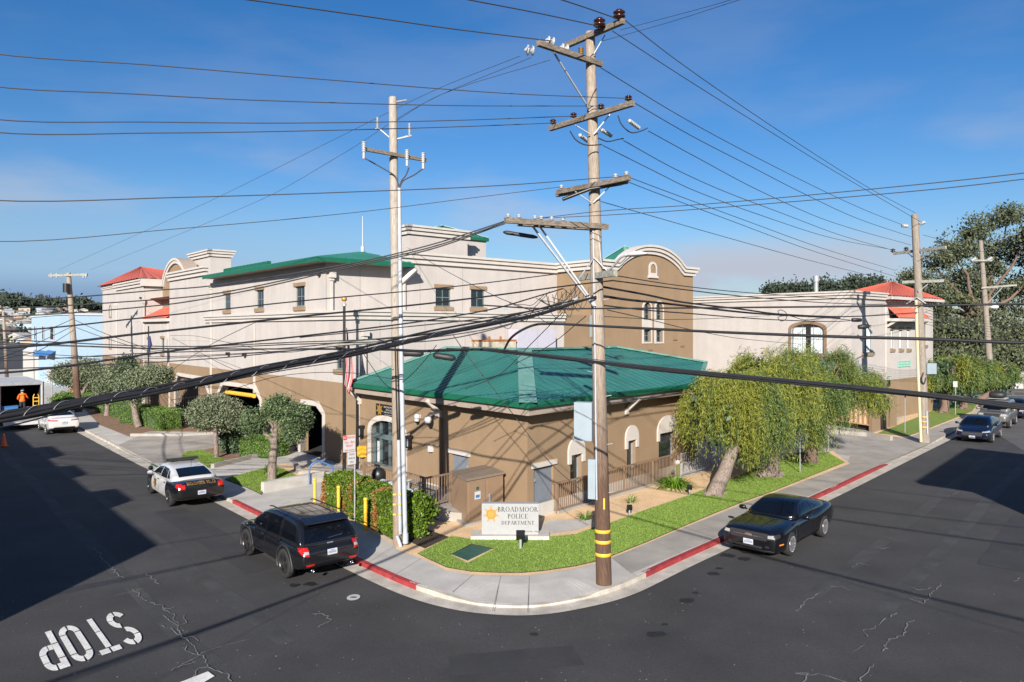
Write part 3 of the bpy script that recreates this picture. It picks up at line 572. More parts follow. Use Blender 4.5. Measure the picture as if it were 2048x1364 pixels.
def window(parent, w, r, arch=False, fm='frame', nx=2, ny=2, depth=.14, sill='tan', lintel='tan', rise=None, curtain=False, name='window'):
    a0, a1, z0, z1 = r; poly = archp(r, rise=rise) if arch else rectp(r)
    mb = MB(); w.face(mb, poly, off=-depth+.02); win = mb.build(name, M['glass'], parent)
    f = MB(); t = min(.07, (a1-a0)*.09)
    inner = [(a0+t, z0+t), (a1-t, z1-t)]
    if arch:
        pin = archp((a0+t, a1-t, z0+t, z1-t), rise=(rise-t) if rise else None); w.face(f, poly, [pin], off=-depth+.05); w.reveal(f, pin, depth-.03, off=-depth+.05)
    else:
        for q in ((a0, a0+t, z0, z1), (a1-t, a1, z0, z1), (a0+t, a1-t, z0, z0+t), (a0+t, a1-t, z1-t, z1)): w.box(f, *q, -depth+.0, -depth+.06)
    m = t*.55
    for k in range(1, nx): c = a0+(a1-a0)*k/nx; w.box(f, c-m/2, c+m/2, z0+t, z1-t*1.2, -depth+.005, -depth+.045)
    for k in range(1, ny): c = z0+(z1-z0)*k/ny; w.box(f, a0+t, a1-t, c-m/2, c+m/2, -depth+.003, -depth+.05)
    f.build('window_frame', M[fm], win)
    if sill: q = MB(); w.box(q, a0-.12, a1+.12, z0-.22, z0, -depth, .09); q.build('sill', M[sill], win)
    if lintel: q = MB(); w.box(q, a0-.12, a1+.12, z1, z1+.2, -depth, .07); q.build('lintel', M[lintel], win)
    if curtain:
        q = MB(); n = 14
        for side in ((a0+t, a0+(a1-a0)*.42), (a1-(a1-a0)*.42, a1-t)):
            for k in range(n):
                x0, x1 = side[0]+(side[1]-side[0])*k/n, side[0]+(side[1]-side[0])*(k+1)/n; e = .02*(k % 2)
                q.quad(w.at(x0, z0+t, -depth+.024+e), w.at(x1, z0+t, -depth+.044-e), w.at(x1, z1-(.25 if arch else t), -depth+.044-e), w.at(x0, z1-(.25 if arch else t), -depth+.024+e))
        q.build('curtain', M['curtain'], win)
    return win
def cornice(parent, w, a0, a1, zt, m='cream_trim', k=1.0, name='cornice', e0=0., e1=0.):
    mb = MB()
    for (h0, h1, o) in ((0, .14, .34), (.14, .20, .24), (.20, .36, .26), (.36, .44, .12), (.44, .62, .15)):
        w.box(mb, a0-e0*o*k, a1+e1*o*k, zt-h1*k, zt-h0*k, -.05, o*k)
    return mb.build(name, M[m], parent)
def downspout(parent, w, a, z0, z1, m='cream_trim', head=True):
    mb = MB(); w.box(mb, a-.06, a+.06, z0, z1, .02, .13)
    if head: w.box(mb, a-.16, a+.16, z1, z1+.28, .01, .27); w.box(mb, a-.1, a+.1, z1-.14, z1, .01, .18)
    return mb.build('downspout', M[m], parent)
# ---------------------------------------------------------------- the big cream and tan building
B = thing('office_building', 'large cream and tan stucco building with arched parapets, tall behind the green roofed station', 'building', (-7.35, 34.6, 0))
sE = WL.s(205); s415 = WL.s(412); s339, s289 = WL.s(339), WL.s(289); s232 = WL.s(233)
zb = 4.1; zbelt = 7.66; zp = 10.8
sA = WL.px(652, 650)[0]                           # the set back upper corner
ops = []
def opx(pts): return [WL.px(u, v) for u, v in pts]
def garage(pts, ub0, ub1): p = opx(pts); return [(WL.s(ub0), .02)]+p+[(WL.s(ub1), .02)]
O1 = garage([(351, 768), (357, 752), (407, 760.5), (416, 786)], 351, 416)
O2 = garage([(437, 790), (446.5, 770), (508.5, 778), (520, 801)], 437, 520)
O3 = garage([(601, 822), (607.5, 808.5), (633, 812), (645.5, 830)], 601, 645.5)
O0 = garage([(286, 757), (291, 742), (331, 747), (338, 768)], 286, 338)
OPS = [O0, O1, O2, O3]
mb = MB(); WL.face(mb, [(0, 0), (sE, 0), (sE, zb), (0, zb)], OPS)
mb.use(M['tan_dark'])
mb.mats[0] = M['tan_dark']; mb.cur = 0
mb = MB(); mb.use(M['tan']); WL.face(mb, [(0, 0), (sE, 0), (sE, zb), (0, zb)], OPS)
for o in OPS: WL.reveal(mb, o, .45)
mb.build('ground_floor_wall', None, B)
W2 = [WL.rect(295.8, 301, 679, 706), WL.rect(322.5, 328.5, 677, 706), WL.rect(671, 689, 694, 739)]
W3 = [WL.rect(448.5, 461, 587, 620.5), WL.rect(512.6, 527.3, 580, 616.5), WL.rect(590.5, 609.2, 572.5, 613)]
mb = MB(); WL.face(mb, [(0, zb), (sE, zb), (sE, zbelt), (0, zbelt)], [rectp(r) for r in W2])
ztop = lambda a: 10.15
WL.face(mb, [(sA, zbelt), (s415, zbelt), (s415, 10.12), (sA, 10.12)], [rectp(r) for r in W3])
WL.face(mb, [(s415, zbelt), (s339, zbelt), (s339, zp), (s415, zp)]); WL.face(mb, [(s289, zbelt), (sE, zbelt), (sE, 10.98), (s232, 10.98), (s232, zp), (s289, zp)])
for r in W2+W3: WL.reveal(mb, rectp(r), .16)
mb.build('wall', M['cream'], B)
for r in W2[:2]: window(B, WL, r, nx=2, ny=3, sill='tan', lintel='tan')
window(B, WL, W2[2], nx=2, ny=3)
for r in W3: window(B, WL, r, nx=2, ny=2)
for r in (WL.rect(218.5, 223.5, 609, 636), WL.rect(218.5, 223.5, 670, 699)):
    q = MB(); p = archp(r); a0, a1, z0, z1 = r; WL.face(q, p, [archp((a0+.12, a1-.12, z0+.14, z1-.12))], off=.04); WL.reveal(q, p, 0, off=.04); q.build('blind_window_trim', M['tan'], B)
# brown recess with the half round gable, red sill roof below it
rec = 1.45; mb = MB()
WL.box(mb, s339, s289, zbelt, 11.6, -rec-.3, -rec)
WLr = Wall(WL.o-NL*1.2, DL, NL); sa_, sb_ = WLr.s(318), WLr.s(378); ac, ar = (sa_+sb_)/2, abs(sa_-sb_)/2; az = WLr.px(350, 515)[1]-ar; zcl = 10.45
mb.build('recess_wall', M['tan'], B)
q = MB(); n = 24; pr = [(ac+ar*math.cos(math.pi*k/n), az+ar*math.sin(math.pi*k/n)) for k in range(n+1)]; pi_ = [(ac+(ar-.45)*math.cos(math.pi*k/n), az+(ar-.45)*math.sin(math.pi*k/n)) for k in range(n+1)]
q.use(M['tan']); WL.face(q, [p for p in pi_ if p[1] > zcl], off=-rec+.02)
q.use(M['cream_trim'])
for k in range(n):
    if min(pr[k][1], pr[k+1][1]) < zcl: continue
    for (oo, ra, rb) in ((-rec+.25, ar, ar-.2), (-rec+.17, ar-.2, ar-.45)):
        c = lambda r_, kk: (ac+r_*math.cos(math.pi*kk/n), az+r_*math.sin(math.pi*kk/n))
        q.quad(WL.at(*c(ra, k), oo), WL.at(*c(ra, k+1), oo), WL.at(*c(rb, k+1), oo), WL.at(*c(rb, k), oo)); q.quad(WL.at(*c(rb, k), oo), WL.at(*c(rb, k+1), oo), WL.at(*c(rb, k+1), -rec), WL.at(*c(rb, k), -rec))
q.use(M['taupe'])
for k in range(n):
    a, b = pr[k], pr[k+1]
    if min(a[1], b[1]) > zcl: q.quad(WL.at(*a, -rec+.25), WL.at(*b, -rec+.25), WL.at(*b, -rec-.9), WL.at(*a, -rec-.9))
q.build('arched_gable', None, B)
for aa, ab in ((s289-.02, s289+.3), (s339-.3, s339+.02)): q = MB(); WL.box(q, aa, ab, zbelt, zp-.1, -rec, -.01); q.build('return_wall', M['cream'], B)
def tiles(mb, a, b, c, d, n, m):                 # roof slope a-b eave, d-c ridge; n barrel rows
    a, b, c, d = map(V, (a, b, c, d)); mb.use(m); nn = (b-a).cross(d-a).normalized(); nn = nn if nn.z > 0 else -nn
    for k in range(n):
        for j in range(4):
            t0, t1 = (k+j/4)/n, (k+(j+1)/4)/n; h0, h1 = .07*math.sin(math.pi*j/4), .07*math.sin(math.pi*(j+1)/4)
            mb.quad(a.lerp(b, t0)+nn*h0, a.lerp(b, t1)+nn*h1, d.lerp(c, t1)+nn*h1, d.lerp(c, t0)+nn*h0)
q = MB(); tiles(q, WL.at(s339, zbelt-.05, .35), WL.at(s289, zbelt-.05, .35), WL.at(s289, 8.55, -rec), WL.at(s339, 8.55, -rec), 14, M['red_roof'])
q.use(M['cream_trim']); WL.box(q, s339-.1, s289+.1, zbelt-.3, zbelt-.05, -.02, .33); q.build('sill_roof', None, B)
# cornices and belts
WL_c = [(s415, s339, zp+.3), (s289, s232, zp+.25)]
cornice(B, WL, s415-.1, s339, zp+.32, e0=1, e1=0); cornice(B, WL, s289, s232, zp+.28, e0=1)
q = MB(); WL.box(q, s289-.35, s289, zp-.34, zp+.28, -rec-.4, .34); q.build('cornice', M['cream_trim'], B)
cornice(B, WL, s232, sE, 11.12, k=.6)
cornice(B, WL, 0, s415, zbelt, k=.75, name='belt_course', e0=1); 
sW = WR.s(1128)
cornice(B, WR, 0, sW, zbelt, k=.75, name='belt_course')
# red hip roof of the far tower
def hip(parent, name, base, zE, peak_pts, over, m, ribs=None):
    pass
q = MB(); a0, a1 = s289+.3, sE+.4; zz = 11.12; f0, f1 = .42, -9.0
wq = Wall(WL.o-NL*4.6, DL, NL); pk = wq.at(*wq.px(281.5, 534))
c1, c2, c3, c4 = WL.at(a0, zz, f0), WL.at(a1, zz, f0), WL.at(a1, zz, f1), WL.at(a0, zz, f1)
tiles(q, c1, c2, pk, pk, 18, M['red_roof']); tiles(q, c4, c1, pk, pk, 12, M['red_roof']); tiles(q, c2, c3, pk, pk, 12, M['red_roof']); tiles(q, c3, c4, pk, pk, 12, M['red_roof'])
q.build('tiled_roof', None, B)
q = MB(); WL.box(q, s289+.6, sE, zp, zz+.02, -8.5, -.3); q.build('tower_wall', M['cream'], B)
# parapet tower over the left wing
T1 = WL.px(421, 540)[0]
def roof_box(corner_u, back, u_left, u_right, z0, z1, parent=B, nm='roof_tower'):
    o = V((WL.o+NL*(-back))) ; w = Wall(o, DL, NL); a = w.s(corner_u); wr = Wall(w.at(a, 0), DM, -DL); b = wr.s(u_right); a1 = w.s(u_left)
    mb = MB(); c = [w.at(a, z0), w.at(a1, z0), w.at(a1, z0)+DM*b, w.at(a, z0)+DM*b]; mb.prism(c, UP*(z1-z0)); t = mb.build(nm, M['cream'], parent)
    cornice(t, w, a, a1, z1+.1, e0=1, e1=1, k=.9); cornice(t, wr, 0, b, z1+.1, e0=1, e1=1, k=.9); return w, wr, a, b
roof_box(421, 3.0, 383, 462, 9.5, 13.1)
# right hand upper wall and the taller cream block
a805 = WRU.s(806); a1114 = WRU.px(1114.2, 531)[0]
mb = MB(); W4 = [WRU.rect(871.3, 902, 576, 613.5), WRU.rect(942, 969.5, 579, 615)]
WRU.face(mb, [(0, zbelt-1.2), (a1114+.3, zbelt-1.2), (a1114+.3, 10.7), (a805, 10.7), (a805, 10.12), (0, 10.12)], [rectp(r) for r in W4])
for r in W4: WRU.reveal(mb, rectp(r), .16)
WR.face(mb, [(0, 0), (sW, 0), (sW, zbelt), (0, zbelt)])
mb.quad(WR.at(0, zbelt-.02, 0), WR.at(sW, zbelt-.02, 0), WR.at(sW, zbelt-.02, -3.4), WR.at(0, zbelt-.02, -3.4))
mb.build('wall', M['cream'], B)
for r in W4: window(B, WRU, r, nx=2, ny=2, lintel='tan', sill='tan')
cornice(B, WRU, a805-.1, a1114, 11.0, k=1.0, e0=1)
for u in (662, 807): downspout(B, WRU, WRU.s(u), zbelt, 9.35 if u < 700 else 9.9, head=(u < 700))
for u in (424, 289.5, 234.5): downspout(B, WL, WL.s(u)-.0, 0, 9.6 if u > 300 else 9.0)
for u in (511, 338, ): downspout(B, WL, WL.s(u)-.0, 2.9, 7.2, head=False)
downspout(B, WR, WR.s(728), zb-.8, 6.4)
# tan wing with curved parapet
mb = MB(); bl = (BS.px(1197, 600)[0]); af = BF.s(1386)
BS.face(mb, [(-.05, zbelt-3.4), (3.75, zbelt-3.4), (3.75, 10.75), (-.05, 10.75)])
tc_, tr, th = BF.px(1302, 520)[0], 3.45, 1.22
curve = lambda k, n, ex=0.: None
def parapet(lift):
    pts = [(0, 10.75+lift)]; n = 26
    for k in range(n+1):
        x = -1+2*k/n; s_ = tc_+x*tr
        y = th*(1-abs(x)**2.3) if abs(x) < .86 else th*(1-.86**2.3)*max(0, (1-abs(x))/.14)**1.3
        pts.append((s_, 10.75+lift+y))
    pts.append((af, 10.75+lift)); return pts
W5 = [archp(BF.rect(1287, 1301, 605, 640)), rectp(BF.rect(1287, 1301, 659.5, 683.5)), archp(BF.rect(1311, 1324.5, 606, 641)), rectp(BF.rect(1311, 1324.5, 660, 684.5))]
BF.face(mb, [(af, 0), (0, 0)]+parapet(0), W5)
for p in W5: BF.reveal(mb, p, .2)
CLb = [BF.at(af, 0), BF.at(af, 10.75), BF.at(af, 10.75, -12), BF.at(af, 0, -12)]; mb.quad(*CLb)
WR.box(mb, sW, BS.at(3.66, 0).copy().__sub__(WR.o).dot(DM), 0, zbelt-.05, -1.2, .0)
mb.build('tan_wing_wall', M['tan'], B)
for i, r in enumerate((BF.rect(1287, 1301, 605, 640), BF.rect(1287, 1301, 659.5, 683.5), BF.rect(1311, 1324.5, 606, 641), BF.rect(1311, 1324.5, 660, 684.5))):
    window(B, BF, r, arch=(i % 2 == 0), nx=2, ny=3 if i % 2 == 0 else 2, sill=None, lintel=None, depth=.2)
for ua, ub in ((1284, 1303.5), (1308.5, 1327)):
    q = MB(); R_ = BF.rect(ua, ub, 601, 687); r1 = BF.rect(ua+3, ub-3, 605, 640); r2 = BF.rect(ua+3, ub-3, 659.5, 684); BF.face(q, archp(R_), [archp(r1), rectp(r2)], off=.05); BF.reveal(q, archp(R_), 0, off=.05); q.build('window_surround', M['cream_trim'], B)
q = MB(); R_ = BF.rect(1297, 1313, 523.5, 552); BF.face(q, archp(R_), [archp((R_[0]+.16, R_[1]-.16, R_[2]+.2, R_[3]-.16))], off=.06); BF.reveal(q, archp(R_), 0, off=.06); BF.box(q, R_[0]-.08, R_[1]+.08, R_[2]-.14, R_[2], 0, .12); q.build('niche_trim', M['cream_trim'], B)
q = MB(); pp = parapet(.0)
for (h0, h1, o) in ((-.02, .13, .34), (.13, .19, .22), (.19, .36, .25), (.36, .43, .1), (.43, .58, .14)):
    for (a, za), (b, zb_) in zip(pp, pp[1:]):
        z = lambda v_, h: v_+.28-h
        A = [BF.at(a, z(za, h0), o), BF.at(b, z(zb_, h0), o), BF.at(b, z(zb_, h1), o), BF.at(a, z(za, h1), o)]; q.quad(*A)
        q.quad(BF.at(a, z(za, h0), o), BF.at(b, z(zb_, h0), o), BF.at(b, z(zb_, h0), -.3), BF.at(a, z(za, h0), -.3)); q.quad(BF.at(a, z(za, h1), o), BF.at(b, z(zb_, h1), o), BF.at(b, z(zb_, h1), -.02), BF.at(a, z(za, h1), -.02))
    BF.box(q, af-.01, af+o, 10.75+.28-h1, 10.75+.28-h0, -3, o-.002)
q.build('parapet_cornice', M['cream_trim'], B)
cornice(B, BS, -.05, 3.66+.2, 11.03, k=.95)
# penthouse over the block, green caps
w, wr, a, b = roof_box(818.5, 4.0+3.3, 800, 935, 10, 13.0)
q = MB(); g = Wall(wr.at(b, 0, -1.2), DM, -DL); g1 = g.s(972); cs = [g.at(-1.2, 10), g.at(g1, 10), g.at(g1, 10, -3.5), g.at(-1.2, 10, -3.5)]; q.prism(cs, UP*2.95); tw = q.build('stair_tower', M['cream'], B)
def pyramid(mb, w, a0, a1, o0, o1, zE, zP, m=None, step=.4):
    c = [w.at(a0, zE, o0), w.at(a1, zE, o0), w.at(a1, zE, o1), w.at(a0, zE, o1)]; pk = w.at((a0+a1)/2, zP, (o0+o1)/2)
    mb.use(M['green_roof'])
    for i in range(4):
        p, r = c[i], c[(i+1) % 4]; mb.add([p, r, pk], [(0, 1, 2)]); n = max(3, int((r-p).length/step))
        e = (r-p).normalized(); mid = (p+r)/2
        for k in range(1, n):
            s_ = p.lerp(r, k/n); t = 1-abs(2*k/n-1); mb.beam(s_+UP*.02, s_.lerp(pk+(s_-mid)*0+(s_-mid)*(1-t), t)+UP*.02 if t > .05 else s_+UP*.05, .03, .05)
    mb.use(M['green_trim'])
    for i in range(4): mb.beam(c[i]-UP*.1, c[(i+1) % 4]-UP*.1, .1, .2)
    mb.use(M['green_pale'])
    for x in c: mb.beam(x+UP*.04, pk+UP*.04, .3, .05)
q = MB(); pyramid(q, g, -2.3, g1+.12, .12, -3.9, 12.95, 13.8); q.build('green_cap_roof', None, B)
q = MB(); gw = Wall(BF.at(0, 0, -8.6), DM, -DL); sc_, zc_ = gw.px(1250, 492); pyramid(q, gw, sc_-3.3, sc_+3.3, 3.2, -3.2, 10.7, zc_); q.build('green_cap_roof', None, B)
# green eaved roof of the upper storey
EC = V((-9.54, 35.8, 0)); zE0, zE1 = 10.08, 10.28; EL1 = EC+DL*17.0; ER1 = EC+DM*5.6; KP = V((-9.54, 46.6, 11.66)); KQ = KP+DL*12
seam = M['green_roof']
def seams(mb, poly, e, step=.42, w=.035, h=.05):   # standing seams up a planar slope; e = eave direction
    poly = [V(p) for p in poly]; o = poly[0]; nn = None
    for i in range(len(poly)):
        c = (poly[(i+1) % len(poly)]-poly[i]).cross(poly[(i+2) % len(poly)]-poly[(i+1) % len(poly)])
        if c.length > .1: nn = c.normalized(); break
    nn = nn if nn.z > 0 else -nn; e = V(e).normalized(); gdir = nn.cross(e).normalized()
    pts = [((p-o).dot(e), (p-o).dot(gdir)) for p in poly]; lo, hi = min(p[0] for p in pts), max(p[0] for p in pts); x = lo+step*.5
    while x < hi:
        ys = []
        for i in range(len(pts)):
            (xa, ya), (xb, yb) = pts[i], pts[i-1]
            if (xa > x) != (xb > x): ys.append(ya+(yb-ya)*(x-xa)/(xb-xa))
        if len(ys) >= 2: mb.beam(o+e*x+gdir*min(ys)+nn*h/2, o+e*x+gdir*max(ys)+nn*h/2, w, h, up=nn)
        x += step
q = MB(); q.use(M['green_roof']); zz = zE1
f = lambda p, z: V((p.x, p.y, z))
sl1 = [f(EC, zz), f(EL1, zz), KQ, KP]; sl2 = [f(EC, zz), f(ER1, zz), KP]
q.poly(sl1); q.poly(sl2); seams(q, sl1, DL); seams(q, sl2, DM); q.poly([f(ER1, zz), f(ER1, zz)+DL*14, KQ, KP])
q.build('green_metal_roof', None, B)
q = MB(); q.beam(f(EC, (zE0+zE1)/2), f(EL1, (zE0+zE1)/2), .08, .22); q.beam(f(EC, (zE0+zE1)/2), f(ER1, (zE0+zE1)/2), .08, .22); q.beam(f(ER1, (zE0+zE1)/2), f(ER1, (zE0+zE1)/2)+DL*1.2, .08, .22); q.build('gutter_fascia', M['green_trim'], B)
q = MB(); q.poly([f(EC, zE0+.02), f(EL1, zE0+.02), f(EL1, zE0+.02)+DM*2, f(EC, zE0+.02)+DM*2]); q.poly([f(EC, zE0+.03), f(ER1, zE0+.03), f(ER1, zE0+.03)+DL*2, f(EC, zE0+.03)+DL*2]); q.build('soffit', M['taupe'], B)
q = MB(); pb = WRU.at(a805-.05, 9.45, 0)
q.beam(WRU.at(a805-.1, 9.3, .05), WRU.at(a805+.3, 10.0, .85), .22, .22); q.build('bracket', M['cream_trim'], B)
q = MB(); w5 = Wall(WL.at(0, 0, -1.4), DL, NL); q.use(M['green_trim']); w5.box(q, WL.s(492), s415+.6, 10.2, 11.05, -.2, 0)
for k in range(12): a = WL.s(492)+(s415+.6-WL.s(492))*k/12; w5.box(q, a, a+.06, 10.2, 11.05, 0, .05)
q.build('seamed_upstand', None, B)
q = MB(); q.cyl(V((-9.54, 46.6, 11.6)), V((-9.54, 46.6, 13.2+.75)), .035, .02, 8); q.cyl(V((-9.54, 46.6, 11.6)), V((-9.54, 46.6, 12.0)), .12, .12, 8); q.build('antenna', M['white'], B)
# control joints and small wall fittings
q = MB(); q.use(mat('joint_taupe', (.27, .235, .205), .9))  # joint strips in their own darker taupe
for u in (250, 380, 470, 556, 630): a = WL.s(u); WL.box(q, a-.012, a+.012, zb+.02, zbelt-.5, 0, .006)
for u in (760, 850, 930, 1010): a = WR.s(u); WR.box(q, a-.012, a+.012, 5.0, zbelt-.5, 0, .006)
for u in (720, 840, 925, 1040): a = WRU.s(u); WRU.box(q, a-.012, a+.012, zbelt+.02, 9.9 if u < 800 else 10.35, 0, .006)
WL.box(q, .02, s339, 5.9, 5.92, 0, .006); q.build('control_joint', None, B)
q = MB(); q.use(M['tan_dark'])
for u, v in ((1300, 700), (1364, 692), (1350, 679)): a, z = BF.px(u, v); BF.box(q, a-.22, a+.22, z-.05, z+.05, 0, .06)
q.build('wall_vent', None, B)
for u, v in ((640.5, 549), (283, 596)): q = MB(); a, z = WL.px(u, v); WL.box(q, a-.08, a+.08, z-.08, z+.08, 0, .16); q.build('wall_lamp', M['black'], B)
# flat roofs and rear walls (hardly seen)
q = MB(); q.poly([WL.at(s415, 9.4, -.4), WL.at(sE, 9.4, -.4), WL.at(sE, 9.4, -22), WL.at(0, 9.4, -22)+V((0, 0, 0)), WRU.at(a1114, 9.41, -.4), WRU.at(0, 9.4, -.4)]); q.build('flat_roof', M['concrete_old'], B)
q = MB(); q.quad(WL.at(sE, 0), WL.at(sE, 11.3), WL.at(sE, 11.3, -22), WL.at(sE, 0, -22)); q.quad(WL.at(sE, 0, -22), WL.at(sE, 10, -22), BF.at(af, 10, -12), BF.at(af, 0, -12)); q.build('rear_wall', M['cream'], B)
# garage openings: trim, interior, bars, clearance bar
for o in (O0, O1, O2, O3):
    (a0, _), (a1, _) = o[0], o[-1]; cx = (a0+a1)/2; out = []
    for i, (a, z) in enumerate(o): 
        sg = 1 if a > cx else -1; out.append((a+.26*sg, z if i in (0, len(o)-1) else z+(.26 if i in (2, len(o)-3) else .10)))
    q = MB(); WL.face(q, out, [o] if False else (), off=.035) if False else None
    n = len(o)
    for i in range(n-1): q.quad(WL.at(*o[i], .04), WL.at(*o[i+1], .04), WL.at(*out[i+1], .04), WL.at(*out[i], .04)); q.quad(WL.at(*out[i], .04), WL.at(*out[i+1], .04), WL.at(*out[i+1], 0), WL.at(*out[i], 0)); q.quad(WL.at(*o[i], .04), WL.at(*o[i+1], .04), WL.at(*o[i+1], -.3), WL.at(*o[i], -.3))
    q.build('opening_surround', M['cream_trim'], B)
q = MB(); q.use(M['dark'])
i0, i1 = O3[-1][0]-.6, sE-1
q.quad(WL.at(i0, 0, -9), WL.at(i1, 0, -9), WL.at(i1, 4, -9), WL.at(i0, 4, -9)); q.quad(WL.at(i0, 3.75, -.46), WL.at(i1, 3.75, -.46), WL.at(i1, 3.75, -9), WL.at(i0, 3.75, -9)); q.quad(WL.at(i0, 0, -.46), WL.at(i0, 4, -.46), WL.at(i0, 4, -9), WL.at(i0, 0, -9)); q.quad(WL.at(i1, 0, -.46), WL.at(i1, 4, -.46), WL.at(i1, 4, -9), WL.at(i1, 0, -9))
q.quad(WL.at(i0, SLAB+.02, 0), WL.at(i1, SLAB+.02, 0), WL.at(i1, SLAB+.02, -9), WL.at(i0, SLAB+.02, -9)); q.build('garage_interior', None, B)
for o in (O0, O1):
    q = MB(); a0, a1 = o[0][0], o[-1][0]; lo, hi = min(a0, a1), max(a0, a1); ztops = max(z for _, z in o); n = int((hi-lo)/.42)
    for k in range(1, n): a = lo+(hi-lo)*k/n; e = min(a-lo, hi-a); WL.box(q, a-.06, a+.06, .05, ztops-max(0, .75-e*1.0), -.30, -.2)
    WL.box(q, lo, hi, .1, .25, -.31, -.19); q.build('barred_grille', M['rail'], B)
q = MB(); p, r = WL.px(457.8, 784), WL.px(513.5, 791.5); q.cyl(WL.at(p[0], p[1], .15), WL.at(r[0], r[1], .15), .13, .13, 12); q.use(M['yellow']); q.mats = [M['yellow']]; q.m = [0]*len(q.m); q.build('clearance_bar', None, B)
for u, v in ((459, 707.5), (492, 709.5)): q = MB(); a, z = WL.px(u, v); WL.box(q, a-.12, a+.12, z-.1, z+.1, 0, .22); q.build('flood_lamp', M['black'], B)
# ---------------------------------------------------------------- the green roofed police station
S = thing('police_station', 'single storey tan police station under a hipped green metal roof at the corner', 'building', (P0.x, P0.y, 0))
zw = 3.98; ecz0, ecz1 = 4.10, 4.30
sl = PL.s(720); sr = 12.4
ENT = PL.rect(742.5, 808, 842, 958); ENT = (ENT[0], ENT[1], .5, ENT[3])
D1 = PL.rect(903, 936.5, 909, 951); D1 = (D1[0], D1[1], .5, D1[3])
D2 = PR.rect(1067.5, 1106.5, 932, 1019); D2 = (D2[0], D2[1], .45, D2[3]); D2 = (max(.35, D2[0]), D2[1], D2[2], D2[3])
def wnd(u0, u1, v0, v1): return PR.rect(u0, u1, v0, v1)
WA, WB_, WC = wnd(1140.5, 1163, 908, 996), wnd(1254, 1271, 880, 960), wnd(1317.5, 1350, 864, 941)
mb = MB(); PL.face(mb, [(0, 0), (sl, 0), (sl, zw), (0, zw)], [archp(ENT, rise=.55), rectp(D1)]); PL.reveal(mb, archp(ENT, rise=.55), .22); PL.reveal(mb, rectp(D1), .1)
PR.face(mb, [(0, 0), (sr, 0), (sr, zw), (0, zw)], [rectp(D2), rectp(WA), rectp(WB_), rectp(WC)])
for r in (D2, WA, WB_, WC): PR.reveal(mb, rectp(r), .22)
mb.quad(PL.at(sl, 0), PL.at(sl, zw), PL.at(sl, zw, -4), PL.at(sl, 0, -4)); mb.quad(PR.at(sr, 0), PR.at(sr, zw), PR.at(sr, zw, -8), PR.at(sr, 0, -8)); mb.build('wall', M['tan'], S)
q = MB(); PR.box(q, .05, sr, .0, .62, .0, .06); PL.box(q, .05, sl*.55, .0, .5, .0, .05); q.build('plinth', M['concrete'], S)
for r in (WA, WB_, WC):
    win = window(S, PR, r, nx=1, ny=1, fm='galv', sill=None, lintel=None, depth=.2)
    a0, a1, z0, z1 = r; e = .17; q = MB(); rx = (a1-a0)/2+e; c = (a0+a1)/2
    pts = [(a0-e, z1-.32), (a0, z1-.32), (a0, z1), (a1, z1), (a1, z1-.32), (a1+e, z1-.32)]+[(c+rx*math.cos(math.pi*k/12), z1+.12+min(rx, .62)*math.sin(math.pi*k/12)) for k in range(13)]
    PR.face(q, pts, off=.07); PR.reveal(q, pts, 0, off=.07); q.build('arch_trim', M['cream_trim'], win)
for w, r in ((PL, D1), (PR, D2)):
    q = MB(); a0, a1, z0, z1 = r; w.face(q, rectp(r), off=-.09); d = q.build('door', M['steel_door'], S)
    q = MB(); w.box(q, a0+.06, a0+.12, z0+.95, z0+1.05, -.09, -.02); q.build('handle', M['galv'], d)
    q = MB(); w.box(q, a0-.14, a1+.14, z1, z1+.17, -.05, .08); q.build('lintel', M['cream_trim'], d)
# glazed entrance
a0, a1, z0, z1 = ENT; q = MB(); PL.face(q, archp(ENT, rise=.55), off=-.2); ent = q.build('entrance_glazing', M['glass'], S)
q = MB(); ztr = PL.px(775, 876)[1]
for a in (a0+.06, a0+.62, (a0+a1)/2, a1-.62, a1-.06): PL.box(q, a-.045, a+.045, z0, z1-(.05 if abs(a-(a0+a1)/2) < 1 else .45), -.21, -.10)
PL.box(q, a0, a1, ztr-.11, ztr+.11, -.2, -.07); PL.box(q, a0, a1, z0, z0+.2, -.2, -.11); q.build('entrance_frame', M['teal_frame'], ent)
q = MB(); out = archp((a0-.24, a1+.24, z0, z1+.24), rise=.72); inn = archp(ENT, rise=.55)
for i in range(1, len(inn)): j = (i+1) % len(inn); q.quad(PL.at(*inn[i], .06), PL.at(*inn[j], .06), PL.at(*out[j], .06), PL.at(*out[i], .06)); q.quad(PL.at(*out[i], .06), PL.at(*out[j], .06), PL.at(*out[j], 0), PL.at(*out[i], 0)); q.quad(PL.at(*inn[i], .06), PL.at(*inn[j], .06), PL.at(*inn[j], -.2), PL.at(*inn[i], -.2))
q.build('entrance_surround', M['cream_trim'], ent)
q = MB()
for u, v, s_ in ((767, 866, .16), (781, 862, .2)): a, z = PL.px(u, v); PL.box(q, a-s_, a+s_, z-s_*1.2, z+s_*1.2, -.197, -.185)
q.build('hung_picture', M['black'], ent)
q = MB(); a, z = PL.px(750, 905); PL.box(q, a-.12, a+.12, z-.5, z+.5, -.198, -.187); q.build('door_notice', M['white'], ent)
